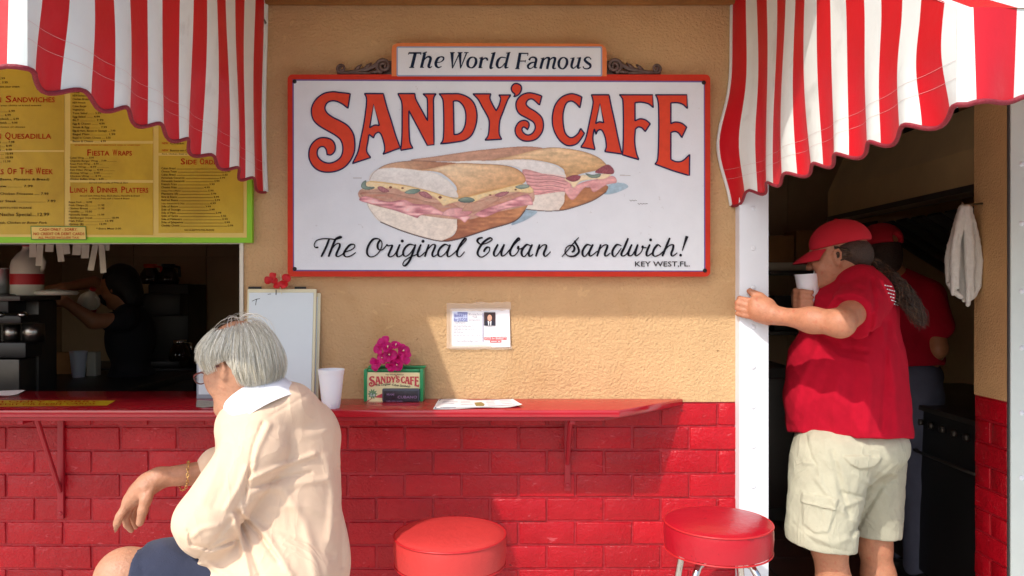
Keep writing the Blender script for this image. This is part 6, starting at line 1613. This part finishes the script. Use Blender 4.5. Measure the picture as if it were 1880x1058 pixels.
# ================================================================== the man in the doorway
m2 = thing('person', 'man in red shirt, red cap and khaki cargo shorts gripping the white door post', 'person', (P(1560, 0, -.1).x, 0.10, 0))
R2 = frame((-0.80, 0.57, -0.15)); H2 = Loc(P(1540, 470, -.08), R2, 0.95)
nb2 = P(1572, 520, -.10)
G = P
sl2, ell2, wl2 = G(1585, 556, .06), G(1543, 594, .27), G(1428, 580, .125)
sr2, elr2, wr2 = G(1545, 545, -.30), G(1500, 640, -.34), G(1474, 582, -.22)
b = Sdf(); add_head(b, H2, 1.1, 1.15, nb2, .066)
b.chain([nb2, G(1570, 620, -.12), G(1555, 740, -.12), G(1560, 800, -.12)], [.08, .12, .14, .13], .05)
b.chain([sl2, ell2], [.054, .043], .03); b.chain([ell2, G(1490, 588, .21), wl2], [.043, .040, .028], .03)
b.chain([sr2, elr2, wr2], [.06, .05, .032], .03)
# left hand spread on the post, fingers round its edge
hz = lambda x, y, d: P(1340 + x / 7.558, 520 + y / 7.557, d)
b.chain([wl2, hz(470, 400, .098)], [.029, .034], .02); b.chain([hz(520, 320, .098), hz(360, 270, .086)], [.028, .023], .02); b.chain([hz(520, 470, .098), hz(360, 450, .086)], [.028, .021], .02); b.chain([hz(470, 395, .10), hz(350, 360, .09)], [.030, .024], .02)
for (kx, ky, mx_, my, tx_, ty, r0) in ((350, 262, 215, 232, 140, 212, .0095), (330, 332, 180, 298, 108, 274, .0100), (325, 402, 170, 372, 106, 347, .0096), (332, 468, 180, 446, 112, 424, .0088)):
    b.chain([hz(kx, ky, .086), hz(mx_, my, .070), hz(tx_, ty, .058), hz(tx_ - 8, ty - 4, .035), hz(tx_ + 10, ty - 6, .014)], [r0 * 1.30, r0 * 1.08, r0 * 1.02, r0 * .95, r0 * .8], .0035)
b.chain([hz(520, 300, .09), hz(420, 200, .072), hz(350, 165, .063), hz(275, 112, .060)], [.024, .0165, .0135, .0115], .012)
for q in ([(1409, 567), (1413, 583), (1416, 596)], [(1414, 565), (1419, 580), (1420, 594)], [(1421, 566), (1424, 580), (1424, 592)]): b.fold(q, -.0022, 1.2, -.05)
# right hand round the cup
cup_c = P(1486, 545, -.13)
for i, (dz, ph0) in enumerate(((.022, 0), (.002, 0), (-.018, 0), (-.036, 0))):
    pts = []
    for t in range(5):
        an = math.radians(175 + t * 42); pts.append(Vector((cup_c.x + .050 * math.cos(an), cup_c.y + .050 * math.sin(an), cup_c.z + dz - .002 * t)))
    pts = pts[::1]
    b.chain([Vector((cup_c.x - .030, cup_c.y + .062, cup_c.z + dz * .9))] + pts[:3], [.013, .011, .010, .0085], .006)
b.chain([wr2, Vector((cup_c.x - .01, cup_c.y + .068, cup_c.z - .005))], [.032, .030], .02)
b.chain([Vector((cup_c.x + .01, cup_c.y + .068, cup_c.z + .01)), Vector((cup_c.x + .046, cup_c.y + .03, cup_c.z + .03)), Vector((cup_c.x + .050, cup_c.y - .015, cup_c.z + .032))], [.016, .012, .010], .01)
# legs
hl2, kl2, al2 = G(1525, 830, -.02), G(1522, 1002, .0), Vector((P(1528, 0, 0).x, .03, .085))
hr2, kr2, ar2 = G(1600, 830, -.20), G(1606, 1000, -.24), Vector((P(1600, 0, -.25).x, .26, .085))
for (h_1, k_1, a_1) in ((hl2, kl2, al2), (hr2, kr2, ar2)):
    b.chain([h_1, k_1], [.095, .062], .03); mid = k_1.lerp(a_1, .32) + Vector((.018, -.006, 0)); b.chain([k_1, mid, a_1], [.058, .061, .036], .03)
    b.chain([a_1, a_1 + Vector((-.12, .05, -.045))], [.038, .028], .02)
mat('skin_ruddy', srgb(182, 124, 94), 0.5, var=0.14, vs=38, bump=0.3, bs=160, sss=0.10, stain=(srgb(178, 88, 66), 55, 0.57, 0.12, 0.45))
solid('body', b, (.78, -.36, .02), (1.72, .52, 1.80), .0043, ['skin_ruddy'], m2, 2)
for a_1 in (al2, ar2):
    s_ = Sdf(); s_.chain([a_1 + Vector((.03, -.01, -.035)), a_1 + Vector((-.08, .03, -.04)), a_1 + Vector((-.19, .075, -.045))], [.05, .05, .042], .02); s_.cut(lambda p: .0065 - p[:, 2]); s_.cut(lambda p, z=a_1.z: p[:, 2] - z - .015)
    solid('shoe', s_, tuple(a_1 + Vector((-.3, -.15, -.12))), tuple(a_1 + Vector((.14, .2, .06))), .009, ['leather_black'], m2, 1)
# T-shirt
t = Sdf(); tR2 = arr(frame((-.93, .36, 0)))
t.ell(G(1566, 578, -.12), [.160, .195, .17], tR2, .06); t.ell(G(1552, 665, -.12), [.210, .215, .17], tR2, .08); t.ell(G(1552, 735, -.12), [.228, .225, .15], tR2, .08); t.ell(G(1558, 790, -.12), [.222, .23, .13], tR2, .06)
t.chain([G(1580, 525, .02), G(1572, 512, -.12), G(1545, 525, -.27)], [.075, .075, .07], .05)
t.chain([G(1592, 545, .04), G(1566, 578, .15)], [.092, .086], .02)
t.chain([sr2, G(1505, 610, -.37)], [.085, .078], .04)
t.cut(lambda p: .068 - np.linalg.norm((p - np.array(G(1563, 492, -.09), np.float32)) * np.array([.9, .9, 1.0], np.float32), axis=1))
hem = lambda p, X, Y: None
t.cut(lambda p: EH - (792 + 13 * np.clip((CX + p[:, 0] * F / (D + p[:, 1]) - 1443) / 110, 0, 1) - CY) / F * (D + p[:, 1]) - p[:, 2])
def sleeve_open(p):                                   # opening of the sleeve round the upper arm
    a = np.array(G(1566, 578, .15), np.float32); n = np.array((ell2 - sl2).normalized(), np.float32); return (p - a) @ n - .028
t.cut(sleeve_open)
for pts, a_, w_ in (([(1500, 640), (1470, 700), (1455, 770)], .006, 10), ([(1585, 640), (1600, 700), (1592, 790)], .006, 12), ([(1560, 620), (1570, 700), (1560, 800)], -.006, 12), ([(1620, 600), (1640, 680), (1648, 790)], .006, 10), ([(1630, 590), (1625, 680), (1620, 790)], -.006, 9),
                    ([(1510, 615), (1545, 640), (1590, 645)], -.008, 7), ([(1500, 625), (1540, 655), (1590, 668)], .007, 8), ([(1596, 610), (1606, 560), (1600, 515)], -.007, 6), ([(1500, 520), (1540, 515), (1580, 530)], -.004, 7), ([(1480, 545), (1530, 540), (1560, 555)], .004, 7), ([(1520, 680), (1500, 740), (1490, 800)], -.005, 11), ([(1540, 690), (1530, 750), (1535, 800)], .005, 10)):
    t.fold(pts, a_ * 1.25, w_ * .7, .25)
t.wob(lambda p, X, Y: .0025 * fbm(p, 22, 4.0) + .0012 * fbm(p, 55, 1.0))
solid('t_shirt', t, (.84, -.40, .82), (1.80, .62, 1.68), .0050, ['cloth_red'], m2, 1)
# lines of white print across the back, laid on the cloth
def project(sdf, px, py, d0=.35, d1=-.35):
    """first surface hit along the photo ray"""
    ds = np.linspace(d0, d1, 260); pts = np.array([P(px, py, d) for d in ds], np.float32); v = sdf(pts); i = np.argmax(v < 0.0)
    return Vector(pts[i]) if v[i] < 0 else None
m = MB(); r_ = random.Random(8)
for ln, (xa, ya, xb, yb) in enumerate(((1623, 524, 1644, 528), (1627, 531, 1648, 537), (1629, 538, 1653, 545), (1633, 545, 1657, 552), (1635, 551, 1660, 560), (1640, 558, 1662, 566))):
    n_ = 9; x_ = 0.0
    while x_ < 1:
        l_ = r_.uniform(.08, .22); q = []
        for tt in (x_, min(1, x_ + l_)):
            for o_ in (-.9, .9):
                h = project(t, xa + (xb - xa) * tt, ya + (yb - ya) * tt + o_); q.append(h)
        if all(h is not None for h in q): m.add([h + Vector((.0008, -.0030, 0)) for h in q], [(0, 1, 3, 2)])
        x_ += l_ + r_.uniform(.02, .06)
m.build('back_print', 'paper', m2, fix=False)
# cargo shorts
c = Sdf()
c.ell(G(1562, 815, -.11), [.205, .20, .13], tR2, .05)
c.chain([G(1522, 850, -.03), G(1508, 975, .01)], [.140, .124], .05); c.chain([G(1508, 975, .01), G(1506, 1040, .01)], [.124, .122], .01)
c.chain([G(1598, 850, -.20), G(1606, 960, -.24)], [.128, .102], .05); c.chain([G(1606, 960, -.24), G(1606, 1010, -.24)], [.100, .098], .01)
c.cut(lambda p: np.where((p[:, 1] < .135) & (p[:, 0] < 1.345), P(0, 1003, 0).z + (.34 * (1.235 - p[:, 0])) * .35, P(0, 981, -.24).z - .05 * (p[:, 0] - 1.5)) - p[:, 2])
c.cut(lambda p: p[:, 2] - P(0, 776, -.1).z)
c.patch([(1473, 905), (1540, 916), (1534, 938), (1508, 932), (1470, 922)], .009, 1.2, .2); c.patch([(1474, 922), (1537, 935), (1520, 978), (1495, 979), (1474, 962)], .008, 1.8, .2)
c.patch([(1548, 838), (1585, 836), (1621, 840), (1606, 858), (1578, 862), (1560, 852)], .008, 1.2, .25); c.fold([(1512, 934), (1504, 975)], -.003, 1.5, .2)
for pts, a_, w_ in (([(1480, 800), (1490, 840), (1500, 855)], -.006, 3), ([(1528, 830), (1545, 900), (1560, 950)], -.006, 8), ([(1545, 905), (1590, 915), (1640, 880)], -.006, 6), ([(1550, 930), (1600, 910), (1645, 870)], .005, 7), ([(1565, 985), (1590, 940), (1620, 890)], -.007, 7), ([(1480, 980), (1530, 1000), (1570, 985)], .004, 8), ([(1500, 880), (1540, 935), (1575, 960)], .005, 7), ([(1475, 850), (1500, 852), (1508, 885)], .003, 4), ([(1455, 960), (1500, 1000), (1560, 1014)], -.002, 3), ([(1570, 870), (1600, 890), (1650, 850)], .004, 7)):
    c.fold(pts, a_ * 1.3, w_ * .65, .32)
c.wob(lambda p, X, Y: .0022 * fbm(p, 26, 6.0) + .001 * fbm(p, 70, 1.0))
solid('cargo_shorts', c, (.88, -.34, .44), (1.80, .60, .98), .0046, ['cloth_khaki'], m2, 1)
# cap
cp_ = Sdf(); R2n = arr(R2)
cp_.ell(H2(-.012, 0, .052), [.111, .091, .087], R2n, .02)
cp_.cut(lambda p: .036 + .16 * np.clip(-((p - np.array(H2.c, np.float32)) @ R2n)[:, 0], -.05, .14) * .35 - ((p - np.array(H2.c, np.float32)) @ R2n)[:, 2])
cap_o = solid('cap', cp_, tuple(H2.c + Vector((-.2, -.2, -.1))), tuple(H2.c + Vector((.2, .2, .25))), .005, ['cloth_cap'], m2, 1)
bm_ = MB(); vs = []; fs = []; nr, na = 6, 18
for side in (0, 1):
    for i in range(nr + 1):
        for j in range(na + 1):
            an = math.radians(-72 + 144 * j / na); e = i / nr
            f0, l0 = -.012 + .112 * math.cos(an), .094 * math.sin(an); ext = .080 * e * math.cos(an) ** .7
            vs.append(H2(f0 + ext, l0 * (1 - .05 * e), .037 - .08 * l0 * l0 / .09 - .026 * e - .012 * e * e - (.004 if side else 0)))
st_ = (nr + 1) * (na + 1)
for side in (0, 1):
    for i in range(nr):
        for j in range(na):
            a = side * st_ + i * (na + 1) + j; fs.append((a, a + 1, a + na + 2, a + na + 1))
for j in range(na): a = nr * (na + 1) + j; fs.append((a, a + 1, a + 1 + st_, a + st_))
bm_.add(vs, fs); bm_.build('brim', 'cloth_cap', cap_o, smooth=True)
MB().lathe([(0, .006), (.008, .004), (.01, 0)], 12, M_=Matrix.Translation(H2(-.012, 0, .142)), cap=False).build('cap_button', 'cloth_cap', cap_o, smooth=True)
# hair under the cap and the long ponytail
mat('hair_brown', srgb(62, 44, 34), 0.6, var=0.3, vs=60, bump=0.8, bs=220)
hs_ = Sdf(); hs_.ell(H2(-.040, 0, .006), [.080, .081, .058], R2n, .02); hs_.ell(H2(-.075, 0, -.022), [.042, .058, .042], R2n, .03)
hs_.cut(lambda p: ((p - np.array(H2.c, np.float32)) @ R2n)[:, 0] + .018 + .5 * np.clip(-.01 - ((p - np.array(H2.c, np.float32)) @ R2n)[:, 2], 0, .1))
solid('hair', hs_, tuple(H2.c + Vector((-.2, -.2, -.2))), tuple(H2.c + Vector((.2, .2, .2))), .005, ['hair_brown'], m2, 1)
tail = [G(1578, 468, -.06), G(1604, 486, -.05), G(1630, 508, .0), G(1652, 532, .03), G(1672, 556, .03), G(1690, 585, .02), G(1698, 602, .02)]
tr_ = [.018, .024, .027, .029, .030, .028, .022]
paths = []; r_ = np.random.RandomState(9)
def tail_at(t_):
    x_ = t_ * (len(tail) - 1); i = min(int(x_), len(tail) - 2); f = x_ - i
    return tail[i].lerp(tail[i + 1], f), tr_[i] + (tr_[i + 1] - tr_[i]) * f
for i in range(1100):
    an = r_.uniform(0, 2 * math.pi); rad = math.sqrt(r_.rand()); t0 = r_.uniform(0, .35); t1 = min(1, t0 + r_.uniform(.45, .75)); pth = []; wv = r_.uniform(3, 7); ph = r_.uniform(0, 6)
    for j in range(12):
        q, rr = tail_at(t0 + (t1 - t0) * j / 11)
        a2 = an + .6 * math.sin(wv * j / 4 + ph); k_ = rad * rr * (1 + .32 * math.sin(j * 1.3 + ph))
        pth.append(q + Vector((math.cos(a2) * k_ * .8, math.sin(a2) * k_, math.cos(a2) * k_ * .7)))
    paths.append(pth)
for i in range(700):                                  # sides swept back from the temple
    l = r_.choice([-1, 1]) ; u0 = r_.uniform(-.03, .036); pth = []
    for j in range(8):
        e = j / 7; f = -.005 - .105 * e; u = u0 * (1 - e) + (-.005) * e
        pth.append(H2(f, l * (.080 + .010 * math.sin(e * 2.6) - .055 * max(0, e - .45) / .55 + r_.uniform(-.001, .002)), u + r_.uniform(-.001, .001)))
    paths.append(pth)
BROWN = [srgb(58, 40, 30), srgb(38, 27, 22), srgb(76, 54, 40), srgb(100, 74, 54), srgb(48, 36, 30)]
strands('hair_strands', m2, paths, .0020, BROWN, .2, 6)
for s_ in (-1, 1):
    MB().lathe([(0.0, .011), (.006, .0093), (.0105, .003), (.0105, -.003)], 12, M_=Matrix.Translation(H2(.080, s_ * .031, .004)) @ (R2.to_4x4() @ Matrix.Rotation(math.radians(90), 4, 'Y')), cap=False).build('eye', 'eye_white', m2, smooth=True)
# his drink
base = cup_c + Vector((0, 0, -.062))
tl = Matrix.Rotation(math.radians(-3), 4, 'Y')
o = cup('foam_cup', 'white foam cup with straw held by the man in the doorway', 0, 0, 0, .150, .046, .032, tilt=tl); o.location = base - P(0, 0, 0)
cup2 = o
st_o = MB().tube([cup_c + Vector((.004, 0, .03)) - o.location, cup_c + Vector((.018, -.004, .098)) - o.location, H2(.098, 0, -.072) - o.location], .0028, 8).build('straw', 'straw', None, smooth=True)
st_o.parent = cup2

# ================================================================== the second man in red, further inside
m3 = thing('person', 'man in dark red shirt, red cap and grey trousers standing back inside the kitchen', 'person', (1.98, 1.12, 0))
R3 = frame((-.35, .93, -.12)); H3 = Loc(E(1614, 462, 1.12), R3, 1.0)
nb3 = E(1634, 508, 1.12); J = lambda px, py, y: P(px, py, -y)
b = Sdf(); add_head(b, H3, 1.0, 1.05, nb3, .062)
b.chain([nb3, J(1650, 600, 1.12), J(1655, 700, 1.12)], [.075, .10, .10], .05)
sr3, er3, wr3 = J(1705, 545, 1.05), J(1722, 640, .98), J(1700, 690, 1.16); sl3, el3, wl3 = J(1600, 545, 1.22), J(1606, 632, 1.36), J(1630, 640, 1.55)
for (s_, e_, w__) in ((sr3, er3, wr3), (sl3, el3, wl3)): b.chain([s_, e_, w__], [.055, .045, .030], .02)
def simple_hand(b, w_, dirv, n_=5):
    dv = Vector(dirv).normalized(); side = dv.cross(Vector((0, 0, 1))).normalized(); up = side.cross(dv)
    b.cap(w_, w_ + dv * .075, .028, .030, .02)
    for i in range(4):
        o_ = side * ((i - 1.5) * .019); L_ = (.060, .072, .068, .052)[i]
        b.chain([w_ + dv * .08 + o_, w_ + dv * (.08 + L_ * .55) + o_ - up * .006, w_ + dv * (.08 + L_ * .9) + o_ - up * .03], [.0105, .0095, .008], .005)
    b.chain([w_ + dv * .03 + side * .026, w_ + dv * .06 + side * .05 - up * .01, w_ + dv * .09 + side * .052 - up * .02], [.014, .012, .010], .01)
simple_hand(b, wr3, (-.3, .8, -.2)); simple_hand(b, wl3, (.2, 1, 0))
ank = []
for (px, yy) in ((1690, 1.05), (1655, 1.28)):
    x_ = J(px - 4, 0, yy).x; b.chain([Vector((x_, yy, .9)), Vector((x_, yy, .48)), Vector((x_ + .01, yy, .09))], [.085, .058, .038], .03); ank.append(Vector((x_ + .01, yy, .09)))
solid('body', b, (1.55, .80, .03), (2.3, 1.75, 1.95), .0085, ['skin_olive'], m3, 2)
t3 = Sdf(); t3.ell(J(1655, 575, 1.12), [.20, .15, .2], None, .06); t3.ell(J(1658, 655, 1.12), [.195, .17, .18], None, .06); t3.chain([J(1600, 535, 1.2), J(1645, 518, 1.12), J(1700, 540, 1.06)], [.075, .07, .075], .05)
t3.chain([sr3, J(1722, 598, 1.0)], [.078, .076], .03); t3.chain([sl3, J(1603, 598, 1.30)], [.078, .076], .03); t3.cut(lambda p: J(0, 668, 1.1).z - p[:, 2])
t3.wob(lambda p, X, Y: .004 * fbm(p, 18, 2.0))
solid('t_shirt', t3, (1.5, .75, 1.05), (2.4, 1.5, 1.75), .009, ['cloth_red'], m3, 2)
tr3 = Sdf(); tr3.ell(J(1660, 690, 1.14), [.185, .16, .12], None, .05)
for a_1 in ank: tr3.chain([Vector((a_1.x - .01, a_1.y, .95)), Vector((a_1.x, a_1.y, .5)), Vector((a_1.x, a_1.y, .10))], [.118, .088, .078], .04)
tr3.cut(lambda p: .055 - p[:, 2]); tr3.cut(lambda p: p[:, 2] - 1.12); tr3.wob(lambda p, X, Y: .004 * fbm(p, 16, 5.0))
solid('trousers', tr3, (1.55, .80, .03), (2.4, 1.6, 1.2), .009, ['cloth_grey'], m3, 2)
for a_1 in ank:
    s_ = Sdf(); s_.chain([a_1 + Vector((0, -.05, -.04)), a_1 + Vector((-.03, .08, -.045)), a_1 + Vector((-.06, .18, -.05))], [.05, .05, .04], .02); s_.cut(lambda p: .0085 - p[:, 2])
    solid('shoe', s_, tuple(a_1 + Vector((-.2, -.2, -.1))), tuple(a_1 + Vector((.14, .3, .06))), .009, ['leather_black'], m3, 1)
cp_ = Sdf(); R3n = arr(R3); cp_.ell(H3(-.012, 0, .052), [.118, .098, .092], R3n, .02)
cp_.cut(lambda p: .030 - ((p - np.array(H3.c, np.float32)) @ R3n)[:, 2])
cp_.cut(lambda p: .030 - np.linalg.norm(((p - np.array(H3.c, np.float32)) @ R3n) - np.array([-.125, 0, .052], np.float32), axis=1))
c3_ = solid('cap', cp_, tuple(H3.c + Vector((-.2, -.2, -.1))), tuple(H3.c + Vector((.2, .2, .25))), .006, ['cloth_cap'], m3, 1)
hs_ = Sdf(); hs_.ell(H3(-.035, 0, .0), [.082, .083, .085], R3n, .02); hs_.ell(H3(-.07, 0, -.06), [.04, .06, .06], R3n, .03); hs_.cut(lambda p: ((p - np.array(H3.c, np.float32)) @ R3n)[:, 0] + .012)
solid('hair', hs_, tuple(H3.c + Vector((-.2, -.2, -.2))), tuple(H3.c + Vector((.2, .2, .2))), .006, ['hair_brown'], m3, 1)

# ================================================================== the woman working inside the window
m4 = thing('person', 'woman in black top with dark hair reaching over the kitchen counter', 'person', (E(235, 0, 1.72).x, 1.72, 0))
R4 = frame((-.93, .25, -.25)); H4 = Loc(E(218, 527, 1.70), R4, .98); nb4 = E(240, 570, 1.72)
b = Sdf(); add_head(b, H4, .9, .95, nb4, .050)
b.chain([nb4, J(242, 640, 1.74), J(242, 720, 1.74)], [.055, .08, .08], .05)
s4, e4, w4 = J(228, 588, 1.56), J(172, 590, 1.46), J(118, 553, 1.40); s5, e5, w5 = J(222, 556, 1.88), J(172, 519, 1.80), J(118, 528, 1.66)
b.chain([s4, e4, w4], [.048, .042, .026], .02); b.chain([s5, e5, w5], [.048, .038, .026], .02); simple_hand(b, w4, (-1, .1, -.1)); simple_hand(b, w5, (-1, -.3, -.2))
for dx in (-.08, .08): x_ = m4.location.x + dx; b.chain([Vector((x_, 1.74, .85)), Vector((x_, 1.74, .45)), Vector((x_, 1.76, .09)), Vector((x_ - .12, 1.76, .045))], [.065, .05, .038, .03], .03)
solid('body', b, (-3.05, 1.25, .03), (-1.95, 2.05, 1.72), .0085, ['skin_olive'], m4, 2)
t4 = Sdf(); t4.ell(J(240, 620, 1.74), [.13, .17, .2], None, .06); t4.ell(J(242, 720, 1.74), [.15, .18, .2], None, .06); t4.chain([J(232, 580, 1.60), J(240, 572, 1.74), J(232, 570, 1.88)], [.062, .06, .062], .04)
t4.chain([s4, J(205, 592, 1.53)], [.062, .058], .03); t4.chain([s5, J(200, 545, 1.85)], [.062, .058], .03); t4.chain([J(242, 740, 1.74), Vector((m4.location.x, 1.74, .6)), Vector((m4.location.x, 1.75, .1))], [.17, .15, .12], .05)
t4.cut(lambda p: .07 - p[:, 2])
solid('black_outfit', t4, (-2.75, 1.4, .05), (-1.9, 2.1, 1.55), .010, ['cloth_black'], m4, 2)
R4n = arr(R4); hs_ = Sdf(); hs_.ell(H4(-.025, 0, .03), [.108, .092, .105], R4n, .02); hs_.ell(H4(-.085, 0, -.06), [.055, .07, .10], R4n, .04); hs_.cut(lambda p: np.minimum(((p - np.array(H4.c, np.float32)) @ R4n)[:, 0] - .01, .055 - ((p - np.array(H4.c, np.float32)) @ R4n)[:, 2]))
hs_.wob(lambda p, X, Y: .002 * fbm(p, 80, 1.5))
solid('hair', hs_, tuple(H4.c + Vector((-.2, -.2, -.25))), tuple(H4.c + Vector((.2, .2, .2))), .007, [mat('hair_black', srgb(24, 18, 16), .5, bump=.6, bs=200).name], m4, 2)
for s_ in (-1, 1):
    for nm, rr, mt in (('eye', .011, 'eye_white'),):
        MB().lathe([(0.0, .011), (.006, .0093), (.0105, .003), (.0105, -.003)], 12, M_=Matrix.Translation(H4(.080, s_ * .031, .004)) @ (R4.to_4x4() @ Matrix.Rotation(math.radians(90), 4, 'Y')), cap=False).build(nm, mt, m4, smooth=True)

# ------------------------------------------------------------------ towel hanging on the door reveal
tw = thing('hanging_towel', 'bunched white terry towel hanging on a hook at the right of the doorway', 'towel', P(1770, 565, -.14))
T_ = lambda px, py, d=-.146: P(px, py, d)
w = Sdf()
k_ = random.Random(21)
for i, (xb, yb) in enumerate(((1742, 522), (1749, 540), (1756, 528), (1763, 546), (1770, 552), (1777, 560), (1784, 540), (1791, 532), (1797, 526), (1752, 500), (1774, 520), (1790, 505))):
    xt = 1772 + (xb - 1770) * .28; d0 = -.146 + k_.uniform(-.022, .022); pts = []
    for q in range(7):
        f = q / 6; x_ = xt + (xb - xt) * min(1, f * 1.9) + k_.uniform(-1.6, 1.6); pts.append(T_(x_, 381 + (yb - 381) * f, d0 + k_.uniform(-.004, .004)))
    w.chain(pts, [.009] + [k_.uniform(.0095, .0135) for _ in range(5)] + [.008], .0025)
w.chain([T_(1744, 522), T_(1752, 536), T_(1764, 545)], [.010, .011, .010], .004); w.chain([T_(1778, 552), T_(1788, 542), T_(1796, 528)], [.009, .010, .009], .004); w.ell(T_(1772, 384), [.026, .02, .016], None, .01)
w.wob(lambda p, X, Y: .0012 * fbm(p, 90, 3.0) + .001 * fbm(p, 190, 1.0))
solid('cloth', w, (1.60, .06, 1.36), (1.88, .24, 1.86), .0045, ['towel'], tw, 1)
MB().tube([Vector((PX1 + .002, .146, T_(0, 374).z)), T_(1778, 376) + Vector((0, 0, 0)), T_(1768, 378), T_(1766, 372)], .004, 8).build('hook', 'steel', tw, smooth=True)
